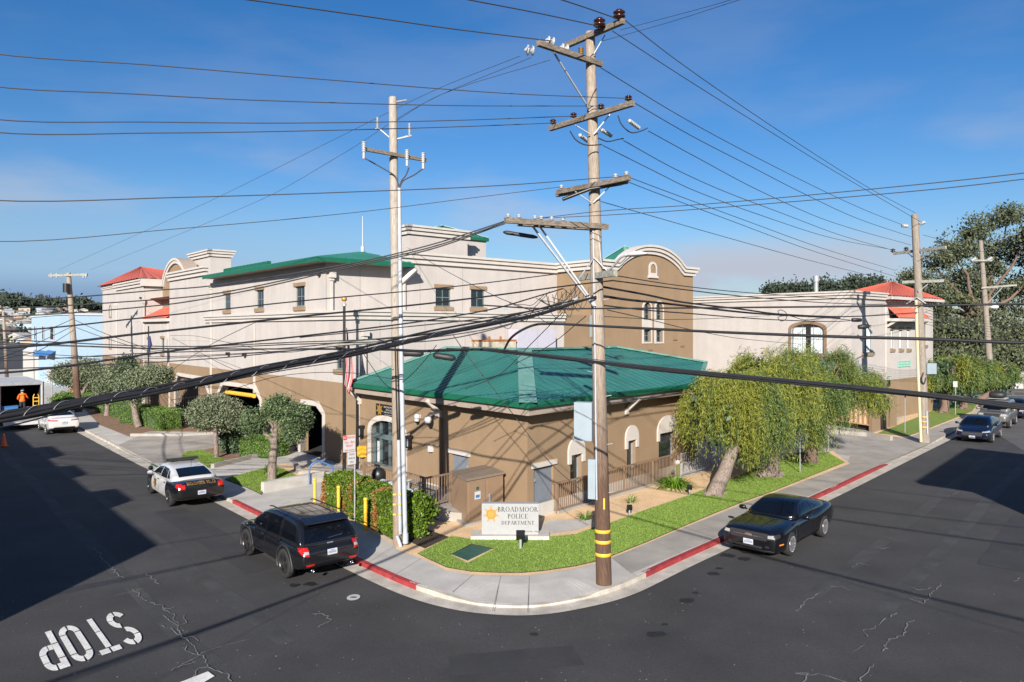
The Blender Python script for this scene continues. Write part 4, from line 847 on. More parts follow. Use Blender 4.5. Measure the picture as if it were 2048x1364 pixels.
# roof
ec = V((.53, 24.1, ecz1)); T2, T1_, T3, T4 = V((.53, 30.9, 5.82)), V((-3.13, 35.2, 5.82)), V((5.09, 36.1, 5.82)), V((10.1, 38.05, 4.98)); RL, RR = V((-7.4, 33.3, ecz1)), V((8.54, 33.2, ecz1))
q = MB(); q.use(M['green_roof']); q.poly([ec, RL, T1_, T2]); q.poly([ec, RR, T4, T3, T2]); back = V((4.5, 42, 5.4)); q.poly([T2, T1_, T1_+V((4, 6, -.2)), back, T3]); q.poly([RL, T1_, RL+V((4, 4, .6))])
seams(q, [ec, RL, T1_, T2], (RL-ec), .32, .025, .028); seams(q, [ec, RR, T4, T3, T2], (RR-ec), .5, .03, .022)
roof = q.build('green_metal_roof', None, S)
q = MB(); nn = UP
hx = V((1, 0, 0)); q.quad(ec-hx*.30+UP*.0, ec+hx*.30+UP*.0, T2+hx*.30+UP*.09, T2-hx*.30+UP*.09); q.quad(ec-hx*.30+UP*.0, T2-hx*.30+UP*.09, T2-hx*.30-UP*.15, ec-hx*.30-UP*.1); q.quad(ec+hx*.30, T2+hx*.30+UP*.09, T2+hx*.30-UP*.15, ec+hx*.30-UP*.1)
q.beam(T2+UP*.05, T1_+UP*.05, .3, .08); q.beam(T2+UP*.05, T3+UP*.05, .3, .08); q.beam(T3+UP*.05, T4+UP*.05, .3, .08); q.beam(RL+UP*.05, T1_+UP*.05, .28, .07); q.beam(RR+UP*.04, T4+UP*.04, .2, .06); q.build('ridge_flashing', M['green_pale'], roof)
q = MB(); zc = (ecz0+ecz1)/2; fl = lambda p, z: V((p.x, p.y, z))
q.beam(fl(ec, zc), fl(RL, zc), .09, .2); q.beam(fl(ec, zc), fl(RR, zc), .09, .2); q.beam(fl(RR, zc), fl(T4, zc+.7), .09, .2); q.beam(fl(RL, zc), fl(RL, zc)+DM*2.5, .09, .2); q.build('gutter', M['green_trim'], roof)
q = MB(); i1 = (PL.at(0, 0)-ec); inw = V((0, .2, 0)); q.beam(fl(ec, 3.97)+inw, fl(RL, 3.97)+DM*.15, .06, .27); q.beam(fl(ec, 3.97)+inw, fl(RR, 3.97)-NR*.15, .06, .27)
q.poly([fl(ec, ecz0), fl(RL, ecz0), fl(RL, ecz0)+DM*1.2, fl(P0, ecz0)+V((0, .3, 0))]); q.poly([fl(ec, ecz0), fl(RR, ecz0), fl(RR, ecz0)-NR*1.2, fl(P0, ecz0)+V((0, .3, 0))]); q.build('eaves_board', M['taupe'], roof)
for (w, a) in ((PL, PL.s(880)), (PL, sl-.05), (PR, PR.s(1252))):
    q = MB(); q.beam(w.at(a, 3.40, .03), w.at(a, 3.92, .62), .13, .15); w.box(q, a-.09, a+.09, 3.25, 3.5, 0, .10); q.build('bracket', M['cream_trim'], S)
downspout(S, PL, PL.s(884), .5, 3.2, m='tan_dark', head=False)
# entrance sign board, lamps, cameras, mailbox
q = MB(); r = PL.rect(754, 800, 810, 833); PL.box(q, *r[:2], r[2], r[3], .0, .06); sb = q.build('station_sign_board', M['black'], S)
q = MB(); a0, a1, z0, z1 = r; xd = -DL
cz = (z0+z1)/2; star(q, PL.at(a1-.33, cz, .06), xd, UP, .27, M['gold'], M['gold_dark'], M['gold'])
q.use(M['white'])
tx = (a0+a1)/2-.22; h_ = (z1-z0)
text_mesh('BROADMOOR', PL.at(tx, z1-h_*.2, .064), xd, UP, h_*.15, q, width=.98); text_mesh('POLICE', PL.at(tx, z1-h_*.44, .064), xd, UP, h_*.15, q, width=.6); text_mesh('DEPARTMENT', PL.at(tx, z1-h_*.66, .064), xd, UP, h_*.13, q, width=.95); text_mesh('ESTABLISHED 1948', PL.at(tx, z1-h_*.86, .064), xd, UP, h_*.07, q, width=.8)
q.build('board_lettering', None, sb)
for u, v in ((727.5, 861), (824, 882)):
    q = MB(); a, z = PL.px(u, v); PL.box(q, a-.12, a+.12, z+.12, z+.24, 0, .26); PL.box(q, a-.12, a-.07, z-.24, z+.12, .12, .24); PL.box(q, a+.07, a+.12, z-.24, z+.12, .12, .24); PL.box(q, a-.12, a+.12, z-.28, z-.23, .1, .25); q.use(M['head']); q.mats = [M['black'], M['head']]; q.m = [0]*len(q.m); q.cur = 1; PL.box(q, a-.06, a+.06, z-.22, z+.12, .13, .22); q.build('wall_lamp', None, S)
q = MB(); a, z = PL.px(728, 903); PL.box(q, a-.2, a+.2, z-.22, z+.22, 0, .25); PL.box(q, a-.17, a+.17, z+.22, z+.27, 0, .2); q.build('drop_box', M['yellow'], S)
for u, v, big in ((839.6, 836, 0), (873, 834, 1)):
    q = MB(); a, z = PL.px(u, v); q.use(M['white'])
    if big: PL.box(q, a-.22, a-.05, z+.05, z+.3, 0, .12); q.tube([PL.at(a-.12, z+.15, .1), PL.at(a, z+.17, .32), PL.at(a+.02, z+.05, .4)], .05); q.lathe(PL.at(a+.02, z-.12, .4), UP, [(.02, -.12), (.12, -.08), (.15, .05), (.12, .17), (.05, .2)])
    else: q.lathe(PL.at(a, z-.1, .14), UP, [(.08, -.05), (.12, .05), (.1, .25), (.02, .28)]); PL.box(q, a-.06, a+.06, z, z+.15, 0, .12)
    q.use(M['black']); q.lathe(PL.at(a+(.02 if big else 0), z-(.2 if big else .12), .4 if big else .14), UP, [(.0, -.1), (.07, -.07), (.1, .0)]); q.build('security_camera', None, S)
for u, v in ((864, 897), ): q = MB(); a, z = PL.px(u, v); PL.box(q, a-.1, a+.1, z-.12, z+.12, 0, .14); q.build('utility_outlet', M['white'], S)
# raised landing and ramp
q = MB(); q.prism([PL.at(.6, 0, .05), PL.at(7.2, 0, .05), PL.at(7.2, 0, 2.3), PL.at(2.0, 0, 2.3), PL.at(1.0, 0, 1.6)], UP*.45); q.build('landing', M['concrete_old'], S)
# rooftop plant behind the station roof
AC = thing('roof_air_unit', 'pale lilac grey air handling unit standing behind the green roof ridge', 'air unit', P(1075, 690, 40.2))
q = MB(); w = Wall(P(1036, 690, 40.0), DM, -DL); zt = P(1075, 658, 40.4).z; zl = P(1075, 712, 40.4).z; a1 = w.s(1098); w.box(q, 0, a1*.62, zl, zt, -.8, 0); w.box(q, a1*.64, a1*1.25, zl, zt-.05, -.75, -.05); q.build('unit_casing', mat('lilac_grey', (.42, .40, .46), .6, var=.04), AC)
AD = thing('rusty_roof_tank', 'cream rust streaked metal box standing on the roof beside the air unit', 'roof box', P(1000, 692, 38.4))
q = MB(); w = Wall(P(967, 700, 38.3), DM, -DL); zt = P(1000, 680.5, 38.6).z; a1 = w.s(1032); w.box(q, 0, a1, zt-.7, zt-.04, -1.2, 0); q.use(mat('rust', (.28, .11, .04), .9, var=.4)); q.mats = [mat('cream_metal', (.52, .45, .36), .6, var=.15, dirt=.3), MATS['rust']]; q.m = [0]*len(q.m); q.cur = 1; w.box(q, -.03, a1+.03, zt-.06, zt+.02, -1.23, .03); q.cyl(w.at(a1*.35, zt, -.5), w.at(a1*.35, zt+.2, -.5), .06); q.cyl(w.at(a1*.7, zt, -.5), w.at(a1*.7, zt+.2, -.5), .06); q.build('tank_body', None, AD)
# ---------------------------------------------------------------- cream building across the driveway
Cb = thing('clinic_building', 'two storey cream building with a red tiled corner tower beyond the driveway', 'building', (23.2, 49.9, 0))
zc2 = 9.1; aL = 14.5; aR = CR.s(1866); aT = CR.s(1771)
WC1 = CL.rect(1583, 1648, 648, 708); WC2 = CR.rect(1724.5, 1744.5, 650.5, 706); W3s = [CR.rect(a, b, 659.5, 698) for a, b in ((1780.8, 1787.5), (1798.2, 1804.8), (1813.8, 1820.3))]
WC3 = CR.rect(1847.5, 1853, 645, 690)
mb = MB(); zbr = 3.0
CL.face(mb, [(0, zbr), (aL, zbr), (aL, zc2), (0, zc2)], [archp(WC1, rise=.45)]); CL.reveal(mb, archp(WC1, rise=.45), .18)
CR.face(mb, [(0, zbr), (aR, zbr), (aR, zc2), (0, zc2)], [rectp(WC2)]+[rectp(r) for r in W3s]+[rectp(WC3)])
for r in [WC2, WC3]+W3s: CR.reveal(mb, rectp(r), .16)
mb.quad(CR.at(aR, 0), CR.at(aR, zc2), CR.at(aR, zc2, -16), CR.at(aR, 0, -16)); mb.build('wall', M['cream'], Cb)
q = MB(); CL.face(q, [(0, 0), (aL, 0), (aL, zbr), (0, zbr)]); CR.face(q, [(0, 0), (aR, 0), (aR, zbr), (0, zbr)]); q.build('base_wall', M['tan'], Cb)
wv = window(Cb, CL, WC1, arch=True, rise=.45, nx=3, ny=2, curtain=True, lintel=None); q = MB(); ro = (WC1[0]-.2, WC1[1]+.2, WC1[2], WC1[3]+.2); po = archp(ro, rise=.5); CL.face(q, po, [archp((WC1[0], WC1[1], WC1[2]+.01, WC1[3]), rise=.45)], off=.06); CL.reveal(q, po, 0, off=.06); q.build('arch_trim', M['tan_dark'], wv); window(Cb, CR, WC2, nx=3, ny=2, curtain=True, lintel=None)
for r in W3s: window(Cb, CR, r, nx=1, ny=1, curtain=True)
window(Cb, CR, WC3, nx=1, ny=2)
cornice(Cb, CL, 0, aL, 9.38, k=.8, e0=1); cornice(Cb, CR, 0, aT, 9.38, k=.8, e0=1)
q = MB(); c1, c2, c3, c4 = CR.at(aT-.3, 9.15, .6), CR.at(aR+.6, 9.15, .6), CR.at(aR+.6, 9.15, -6.5), CR.at(aT+2.2, 9.15, -6.5); wq = Wall(CR.o+DL*3.0, DM, -DL); pk = wq.at(*wq.px(1784, 564))
for a, b in ((c1, c2), (c2, c3), (c3, c4), (c4, c1)): tiles(q, a, b, pk, pk, 18, M['red_roof'])
q.use(M['cream_trim']); q.beam(c1-UP*.12, c2-UP*.12, .12, .22); q.beam(c2-UP*.12, c3-UP*.12, .12, .22); q.beam(c4-UP*.12, c1-UP*.12, .12, .22); q.build('tiled_roof', None, Cb)
q = MB(); b0, b1 = aT-.1, CR.s(1834); tiles(q, CR.at(b0, 7.55, 1.0), CR.at(b1, 7.55, 1.0), CR.at(b1, 8.35, 0), CR.at(b0+.5, 8.35, 0), 16, M['red_roof']); q.use(M['cream_trim']); CR.box(q, b0, b1, 7.32, 7.53, .02, 1.0); q.beam(CR.at(b0+.25, 6.95, .05), CR.at(b0+.25, 7.4, .8), .16, .16); q.build('porch_roof', None, Cb)
q = MB(); q.cyl(CL.at(4, 9, -3), CL.at(4, 10.5, -3), .16); q.cyl(CL.at(4, 10.3, -3), CL.at(4, 10.75, -3), .22); q.build('flue', M['galv'], Cb)
q = MB(); r = CR.rect(1755, 1764, 748.5, 759.5)
for k in range(5): z = r[2]+(r[3]-r[2])*k/5; CR.box(q, r[0], r[1], z, z+(r[3]-r[2])*.12, .0, .05)
q.build('wall_vent', M['taupe'], Cb)
q = MB(); r = CR.rect(1795.5, 1820, 722.5, 732.5); 
for z in (r[2], (r[2]+r[3])/2, r[3]): CR.box(q, r[0], r[1], z-.03, z+.03, .02, .06)
for k in range(9): a = r[0]+(r[1]-r[0])*k/8; CR.box(q, a-.03, a+.03, r[2], r[3], .02, .055)
q.build('lettered_sign', mat('sign_green', (.22, .50, .40), .5), Cb)
downspout(Cb, CR, CR.s(1770), zbr, 8.5, head=False)
q = MB(); r = CR.rect(1773, 1778, 760, 772); CR.box(q, *r, 0, .1); q.build('base_window', M['glass'], Cb)
q = MB(); q.poly([CL.at(0, 8.8, -.3), CL.at(aL, 8.8, -.3), CL.at(aL, 8.8, -14), CR.at(aR, 8.8, -14), CR.at(aR, 8.8, -.3)]); q.build('flat_roof', M['concrete_old'], Cb)
# dumpster enclosure
EN = thing('bin_enclosure', 'tan stucco bin enclosure with corrugated beige metal gate beside the driveway', 'enclosure', G(1744, 864, SLAB))
e0, e1, e2 = G(1744.4, 864, SLAB), G(1793.6, 851, SLAB), G(1672, 853, SLAB)
zh = 2.55; q = MB(); dv = (e1-e0).normalized(); gv = (e2-e0).normalized()
q.prism([e0, e1, e1+gv*.25, e0+gv*.25], UP*(zh-SLAB)); q.prism([e1+gv*.25, e1+gv*3.2, e1+gv*3.2-dv*.25, e1+gv*.25-dv*.25], UP*(zh-SLAB-.01)); q.build('enclosure_wall', M['tan'], EN)
q = MB(); L_ = (e2-e0).length; zt = 2.35
for k in range(int(L_/.09)):
    a, b = e0+gv*(.26+k*.09), e0+gv*(.26+(k+1)*.09); o = dv*(.06 if (k // 1) % 4 in (0, 1) else .11); o2 = dv*(.06 if ((k+1) // 1) % 4 in (0, 1) else .11)
    q.quad(a+o+UP*.35, b+o2+UP*.35, b+o2+UP*zt, a+o+UP*zt)
q.beam(e0+gv*.26+UP*.42+dv*.02, e2+UP*.42+dv*.02, .05, .07); q.beam(e0+gv*.26+UP*zt+dv*.02, e2+UP*zt+dv*.02, .05, .07); q.build('corrugated_gate', M['gate_tan'], EN)
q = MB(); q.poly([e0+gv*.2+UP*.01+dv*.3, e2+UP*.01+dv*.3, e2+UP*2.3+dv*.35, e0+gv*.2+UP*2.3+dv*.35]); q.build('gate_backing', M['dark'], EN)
q = MB(); c = e0+gv*1.6+UP*2.05-dv*.0; side = gv; nrm = -dv; dm = lambda k, r_: c+side*math.cos(k*math.pi/2)*r_+UP*math.sin(k*math.pi/2)*r_
for m_, (sx, sz) in (('red_print', (0, 1)), ('white', (0, -1)), ('blue_paint', (1, 0)), ('yellow', (-1, 0))):
    q.use(M[m_]); cc = c+side*sx*.16+UP*sz*.16; q.poly([cc+side*.155+nrm*.02, cc+UP*.155+nrm*.02, cc-side*.155+nrm*.02, cc-UP*.155+nrm*.02])
q.build('hazard_placard', None, EN)
# blue building further down the left street
BB = thing('blue_building', 'pale blue two storey building down the street behind the box truck', 'building', P(145, 790, 80))
w1 = Wall(P(121, 800, 84), DM, -DL); w2 = Wall(P(121, 800, 84), DL, NL); zt = P(121, 630, 84).z
q = MB(); q.use(M['blue_wall']); a1 = w1.s(215); a2 = w2.s(63); w1.face(q, [(0, -.4), (a1, -.4), (a1, zt), (0, zt)])
w2.face(q, [(0, -.4), (a2, -.4), (a2, zt-.0), (0, zt)]); q.poly([w1.at(0, zt-.02), w1.at(a1, zt-.02), w1.at(a1, zt-.02)+DL*a2, w2.at(a2, zt-.02)]); q.build('wall', None, BB)
q = MB(); w1.box(q, -.15, a1, zt, zt+.25, -.2, .12); w2.box(q, 0, a2, zt, zt+.25, -.2, .12); q.build('parapet', mat('pale_trim', (.45, .49, .53), .8), BB)
for r in (w2.rect(101, 109, 652, 680), w2.rect(85, 89, 652, 680), w2.rect(69, 72, 652, 680)): window(BB, w2, r, nx=1, ny=2, fm='white', sill='white', lintel=None, depth=-.04)
q = MB(); r = w2.rect(94, 101, 738, 790); w2.face(q, rectp(r), off=.05); q.build('door', M['white'], BB); q = MB(); r = w2.rect(102, 106, 768, 792); w2.face(q, rectp(r), off=.05); q.build('door', M['dark'], BB)
for ua, ub in ((79, 93), (96, 112)):
    q = MB(); r = w2.rect(ua, ub, 701, 711); q.add([w2.at(r[0], r[3], .02), w2.at(r[1], r[3], .02), w2.at(r[1], r[2], .9), w2.at(r[0], r[2], .9)], [(0, 1, 2, 3)]); q.build('awning', M['blue_paint'], BB)
WH = thing('white_tower_house', 'narrow white tower shaped house beside the pale blue building', 'house', P(60, 790, 96))
w3 = Wall(P(70, 800, 96), DL, NL); w4 = Wall(P(70, 800, 96), DM, -DL); zt = P(60, 705, 96).z; q = MB(); q.use(mat('white_stucco', (.45, .43, .40), .9, var=.05)); a = w3.s(46); b = 1.6; q.prism([w3.at(0, -.4), w3.at(a, -.4), w3.at(a, -.4)+DM*b, w3.at(0, -.4)+DM*b], UP*(zt+.4)); q.build('wall', None, WH)
q = MB(); pk = w3.at(a/2, zt+1.2)+DM*b/2
for c, d in ((w3.at(0, zt, .1), w3.at(a, zt, .1)), (w3.at(0, zt, .1), w3.at(0, zt)+DM*b), (w3.at(a, zt, .1), w3.at(a, zt)+DM*b), (w3.at(0, zt)+DM*b, w3.at(a, zt)+DM*b)): q.add([c, d, pk], [(0, 1, 2)])
q.build('roof', M['white'], WH)
q = MB(); w4.box(q, b*.55, b*.98, 1.0, zt-1.2, .0, .05); q.build('window', M['dark'], WH)
# neighbours across the streets whose shade lies on the road
def neighbour(name, label, corner, ddir, back, length, depth, h, over=0.0, wallm='cream', bays=()):
    t = thing(name, label, 'house', (corner.x, corner.y, 0)); q = MB(); bdir = back
    c = [corner, corner+ddir*length, corner+ddir*length+bdir*depth, corner+bdir*depth]; c = [V((p.x, p.y, -.2)) for p in c]
    q.prism(c, UP*(h+.2-(.25 if over else 0))); q.build('wall', M[wallm], t)
    o = [corner-bdir*over, corner+ddir*length-bdir*over, corner+ddir*length+bdir*depth, corner+bdir*depth]; q = MB(); q.prism([V((p.x, p.y, h-.25)) for p in o], UP*.25); q.build('roof', M['taupe'], t)
    for (a, b, hh, out) in bays:
        q = MB(); q.prism([V((p.x, p.y, 0)) for p in (corner+ddir*a-bdir*out, corner+ddir*b-bdir*out, corner+ddir*b+bdir*2, corner+ddir*a+bdir*2)], UP*hh); q.build('bay', M[wallm], t)
    for k in range(int(length/4)):
        q = MB(); a = 1.5+k*4; p = corner+ddir*a-bdir*.02; e = ddir*1.4
        for z in (1.2, 4.2):
            if z+1.4 < h-.3: q.quad(p+UP*z, p+e+UP*z, p+e+UP*(z+1.4), p+UP*(z+1.4))
        q.build('window', M['glass'], t)
    return t
hN = 7.2; sh = hN/math.tan(ELEV); tip = G(316, 1089)
c0 = tip-SDIR*sh
neighbour('neighbour_house', 'cream house on the far side of the left street that shades the road', c0, DL, -DM, 95, 14, hN, bays=[(6.2, 9.0, hN+.55, .0), (13.5, 16.5, hN+.4, .0), (20, 24, hN+.5, 0), (33, 38, hN+.6, 0)])
tip2 = G(1836, 962.5); tipw = G(1932.5, 977.8); hN2 = 7.0; sh2 = hN2/math.tan(ELEV); c2 = tipw-SDIR*sh2
neighbour('neighbour_house', 'flat roofed house on the far side of the right street with wide eaves', c2, DR, V((DL.x*-1, DL.y*-1, 0)), 12.2, 16, hN2, over=2.0, wallm='taupe')
# ================================================================ VEGETATION
def leaf_quads(c, size, aspect=.5, up=.3, droop=None):
    """many little leaf faces at centres c (n,3); random or drooping orientation"""
    n = len(c); a = RNG.normal(size=(n, 3)); 
    if droop is not None: a = a*.35+np.array([0, 0, -1])*droop
    a /= np.linalg.norm(a, axis=1)[:, None]; b = RNG.normal(size=(n, 3)); b[:, 2] += up; b = np.cross(a, b); b /= np.linalg.norm(b, axis=1)[:, None]+1e-9
    s = (size*RNG.uniform(.6, 1.4, n))[:, None]; v = np.zeros((n, 4, 3))
    v[:, 0] = c-a*s*.5; v[:, 1] = c+b*s*aspect*.5; v[:, 2] = c+a*s*.5; v[:, 3] = c-b*s*aspect*.5
    return v.reshape(-1, 3)
def lobe_points(lobes, n, clump=18, spread=.12, shell=.75):
    """points in clumps near the surface of ellipsoid lobes [(cx,cy,cz,rx,ry,rz)], rough outline"""
    w = np.array([l[3]*l[4]+l[4]*l[5] for l in lobes]); w /= w.sum(); k = n//clump; idx = RNG.choice(len(lobes), k, p=w); L = np.array(lobes)[idx]
    d = RNG.normal(size=(k, 3)); d /= np.linalg.norm(d, axis=1)[:, None]; r = (RNG.uniform(shell**3, 1, k)**(1/3))*(1+RNG.normal(0, .05, k))
    c = L[:, :3]+d*L[:, 3:6]*r[:, None]; sp = spread*np.ones((k, 1)); p = np.repeat(c, clump, 0)+RNG.normal(size=(k*clump, 3))*np.repeat(sp, clump, 0)
    return p
def limb(mb, pts, r0, r1, n=8):
    k = len(pts); mb.tube(pts, [r0+(r1-r0)*i/(k-1) for i in range(k)], n)
def bend(a, b, sag=0.0, j=.08, n=6):
    a, b = V(a), V(b); out = []
    for i in range(n+1):
        t = i/n; p = a.lerp(b, t)+UP*sag*math.sin(math.pi*t)
        if 0 < i < n: p += V((random.uniform(-j, j), random.uniform(-j, j), random.uniform(-j, j)*.4))
        out.append(p)
    return out
def lobe_px(u0, u1, v0, v1, d, dy=None):
    c = P((u0+u1)/2, (v0+v1)/2, d); rx = (u1-u0)/2/FPX*d; rz = (v1-v0)/2/FPX*d; return (c.x, c.y, c.z, rx, dy or rx*.9, rz)
def tree(label, base, lobes, forks, r, n, leaf, m, group=None, bark='bark', size=.095, aspect=.5, cl=24, spread=.13, cat='tree', name='tree', core=True):
    t = thing(name, label, cat, base, group); mb = MB()
    for pts, a, b in forks: limb(mb, pts, a, b)
    mb.build('trunk', M[bark], t)
    pts = lobe_points(lobes, n, cl, spread)
    cr = bulk('crown', leaf_quads(pts, size, aspect), 0, [M[m]], t)
    if core:                                # sparse inner leaves, shade put in as a darker green for depth
        pts2 = lobe_points([(l[0], l[1], l[2], l[3]*.7, l[4]*.7, l[5]*.7) for l in lobes], n//5, cl, spread*1.3, .2); bulk('inner_shade_foliage', leaf_quads(pts2, size*1.5, .7), 0, [M['leaf_metro_dark']], cr)
    return t
GL = 'evergreen street trees along the left street'
b = G(432.5, 916, SLAB); d = b.y
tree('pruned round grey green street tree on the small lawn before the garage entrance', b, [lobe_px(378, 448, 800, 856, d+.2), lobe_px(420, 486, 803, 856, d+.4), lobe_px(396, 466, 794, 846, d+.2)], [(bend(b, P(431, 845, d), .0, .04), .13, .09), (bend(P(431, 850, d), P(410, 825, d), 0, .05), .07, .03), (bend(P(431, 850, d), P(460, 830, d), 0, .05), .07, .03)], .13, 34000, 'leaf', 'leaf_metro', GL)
b = G(544, 961, SLAB); d = b.y
tree('lopped street tree with pale forked trunk and three separate tufts near the hedge', b, [lobe_px(534, 584, 797, 836, d+.2, .6), lobe_px(566, 616, 814, 860, d+.1, .7), lobe_px(572, 606, 846, 876, d-.1, .6), lobe_px(490, 528, 824, 864, d+.1, .5)],
     [(bend(b, P(548, 880, d), 0, .03), .21, .16), (bend(P(548, 885, d), P(556, 828, d), 0, .04), .14, .06), (bend(P(548, 885, d), P(525, 862, d), 0, .04), .13, .05), (bend(P(552, 855, d), P(590, 838, d), 0, .05), .07, .03), (bend(P(546, 870, d), P(543, 838, d), 0, .05), .08, .04), (bend(P(525, 862, d), P(508, 850, d), 0, .03), .05, .02)], .2, 30000, 'leaf', 'leaf_green', GL, size=.09)
b = G(278, 854, SLAB); d = b.y
tree('leaning street tree with two pale limbs and flat grey green crown above the bark bed', b, [lobe_px(238, 290, 748, 792, d+.3), lobe_px(266, 334, 737, 780, d+.5), lobe_px(296, 340, 735, 774, d+.3), lobe_px(250, 284, 772, 800, d-.2)],
     [(bend(b, P(268, 812, d), 0, .05), .24, .18), (bend(P(268, 815, d), P(250, 785, d), 0, .05), .14, .06), (bend(P(268, 815, d), P(290, 772, d), 0, .06), .15, .06), (bend(P(255, 795, d), P(240, 770, d), 0, .06), .08, .03)], .2, 32000, 'leaf', 'leaf_metro', GL, size=.12, spread=.17)
b = G(214, 832, SLAB); d = b.y
tree('short pale trunked street tree with broad crown in front of the tan wall end', b, [lobe_px(195, 242, 752, 796, d+.3), lobe_px(218, 254, 734, 766, d+1), lobe_px(198, 228, 770, 804, d)], [(bend(b, P(217, 800, d), 0, .05), .22, .16), (bend(P(217, 802, d), P(205, 775, d), 0, .06), .12, .05), (bend(P(217, 802, d), P(235, 770, d), 0, .06), .12, .05)], .2, 24000, 'leaf', 'leaf_metro', GL, size=.13, spread=.2)
b = G(163, 812, SLAB); d = b.y
tree('dark spreading street tree right behind the far utility pole', b, [lobe_px(106, 160, 730, 766, d+.5), lobe_px(140, 205, 722, 772, d+1), lobe_px(175, 215, 735, 780, d+.6)], [(bend(b, P(165, 785, d), 0, .05), .22, .17), (bend(P(165, 787, d), P(135, 762, d), .2, .06), .12, .05), (bend(P(165, 787, d), P(180, 755, d), 0, .06), .14, .05)], .2, 24000, 'leaf', 'leaf_metro', GL, size=.14, spread=.22)
b = G(250, 790, SLAB); d = 58
tree('dark pointed tree top rising behind the grey green street trees', (P(255, 790, d).x, d, .1), [lobe_px(238, 268, 716, 770, d)], [(bend(V((P(255, 790, d).x, d, .1)), P(254, 740, d), 0, .05), .2, .1)], .2, 4000, 'leaf', 'leaf_metro_dark', size=.22, spread=.25, core=False)
# clipped hedges and shrubs
def hedge(label, px_front, z, depth, h, n, m='leaf_hedge', size=.08, round_=.25, group=None, name='hedge', mixm=None, mixf=0.0, cat='hedge'):
    """clipped hedge: leaves crowd the faces of a box that follows the base line px_front"""
    f = [G(u, v, z) for u, v in px_front]; t = thing(name, label, cat, f[0], group)
    dirs = (f[-1]-f[0]); dirs.z = 0; L_ = dirs.length; dirs.normalize(); nb = V((-dirs.y, dirs.x, 0)); nb = nb if nb.y > 0 else -nb
    q = RNG.uniform(0, 1, (n, 3)); face = RNG.choice(4, n, p=[.36, .34, .10, .20]); s_, y, zz = q[:, 0]*L_, q[:, 1]*depth, q[:, 2]*h
    y = np.where(face == 0, 0, y); zz = np.where(face == 1, h, zz); s_ = np.where(face == 2, np.where(q[:, 1] < .5, 0, L_), s_)
    ed = np.minimum.reduce([s_, L_-s_]); zz = np.where(ed < round_, zz*(1-.28*(1-ed/round_)**2), zz); e2 = np.minimum(y, depth-y); zz = np.where(face == 1, zz-(np.clip(round_-e2, 0, 1)**2)*.8, zz)
    bump = .04*np.sin(s_*5.1+zz*4)+.03*np.sin(s_*11+y*7); o = np.array(f[0]); P3 = o+np.outer(s_, dirs)+np.outer(y-(bump*(face == 0)), nb)+np.outer(zz+bump*(face == 1), [0, 0, 1])+RNG.normal(0, .025, (n, 3))
    P3[:, 2] = np.maximum(P3[:, 2], z+.02)
    mats = [M[m]]; mi = None
    if mixm: 
        mats.append(M[mixm]); cl = (np.sin(s_*3.3+1.1)+np.sin(s_*7.7+zz*1.2+.5)*.6+RNG.normal(0, .35, n)); mi = (cl > np.quantile(cl, 1-mixf)).astype(int)
    bulk('foliage', leaf_quads(P3, size, .55), 0, mats, t, mi)
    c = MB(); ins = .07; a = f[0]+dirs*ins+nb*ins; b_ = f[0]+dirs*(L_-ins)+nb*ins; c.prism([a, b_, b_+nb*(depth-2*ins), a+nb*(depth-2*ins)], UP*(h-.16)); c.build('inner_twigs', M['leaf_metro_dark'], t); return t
HG = 'clipped box hedges of the bark bed'
hedge('squarish clipped hedge block with rounded end nearest the driveway in the bark bed', [(318, 862), (362, 858)], SLAB, 2.2, 1.15, 9000, group=HG)
hedge('long clipped hedge block behind the leaning street tree', [(240, 846), (322, 858)], SLAB, 1.7, 1.2, 9000, group=HG)
hedge('low clipped hedge row between the two pale tree trunks', [(192, 824), (240, 838)], SLAB, 1.8, 1.15, 6000, group=HG)
hedge('small clipped hedge just behind the foot of the far utility pole', [(132, 812), (190, 818)], SLAB, 2.0, 1.1, 5000, group=HG)
hedge('boxy clipped green hedge beside the pale lopped street tree', [(481, 913), (543, 918)], SLAB, 1.4, 1.05, 9000)
def shrub(label, lobes, base, n, m, size=.1, spread=.1, cl=16, mixm=None, name='shrub'):
    t = thing(name, label, 'shrub', base); p = lobe_points(lobes, n, cl, spread, .6); mi = None; mats = [M[m]]
    if mixm: mats.append(M[mixm]); mi = np.repeat((RNG.uniform(0, 1, len(p)//cl) < .25), cl).astype(int)
    bulk('foliage', leaf_quads(p, size, .55), 0, mats, t, mi); s = MB()
    for k in range(5): l = random.choice(lobes); limb(s, bend(V(base)+V((random.uniform(-.2, .2), random.uniform(-.2, .2), 0)), V(l[:3]), 0, .08), .035, .012, 6)
    s.build('stem', M['bark'], t); return t
b = G(468, 904, SLAB); shrub('tall bushy grey green shrub left of the boxy hedge', [lobe_px(446, 480, 854, 890, b.y), lobe_px(448, 482, 870, 906, b.y-.2)], b, 12000, 'leaf_metro_dark', .13, .12)
b = G(165, 800, SLAB); shrub('large round bright green shrub beside the pale blue building corner', [lobe_px(107, 150, 787, 815, 62), lobe_px(130, 165, 795, 815, 60)], P(128, 815, 62), 7000, 'leaf_hedge', .14, .15)
hedge('loose leafy green hedge with rust coloured patches behind the yellow bollards', [(646, 1012), (792, 1078)], SLAB, 1.0, 1.22, 42000, 'leaf_nandina', .085, .3, mixm='leaf_rust', mixf=.16)
b = G(833, 1076, SLAB); shrub('leafy bright green bush just right of the conduit covered pole', [lobe_px(816, 852, 988, 1030, b.y), lobe_px(818, 850, 1020, 1068, b.y), lobe_px(835, 868, 1000, 1040, b.y+.5), lobe_px(820, 845, 985, 1075, b.y+.1)], b, 8000, 'leaf_nandina', .11, .09)
b = G(538, 950, SLAB); shrub('small tuft of leafy shoots at the foot of the lopped tree', [lobe_px(529, 541, 932, 953, b.y)], b, 500, 'leaf_hedge', .08, .05)
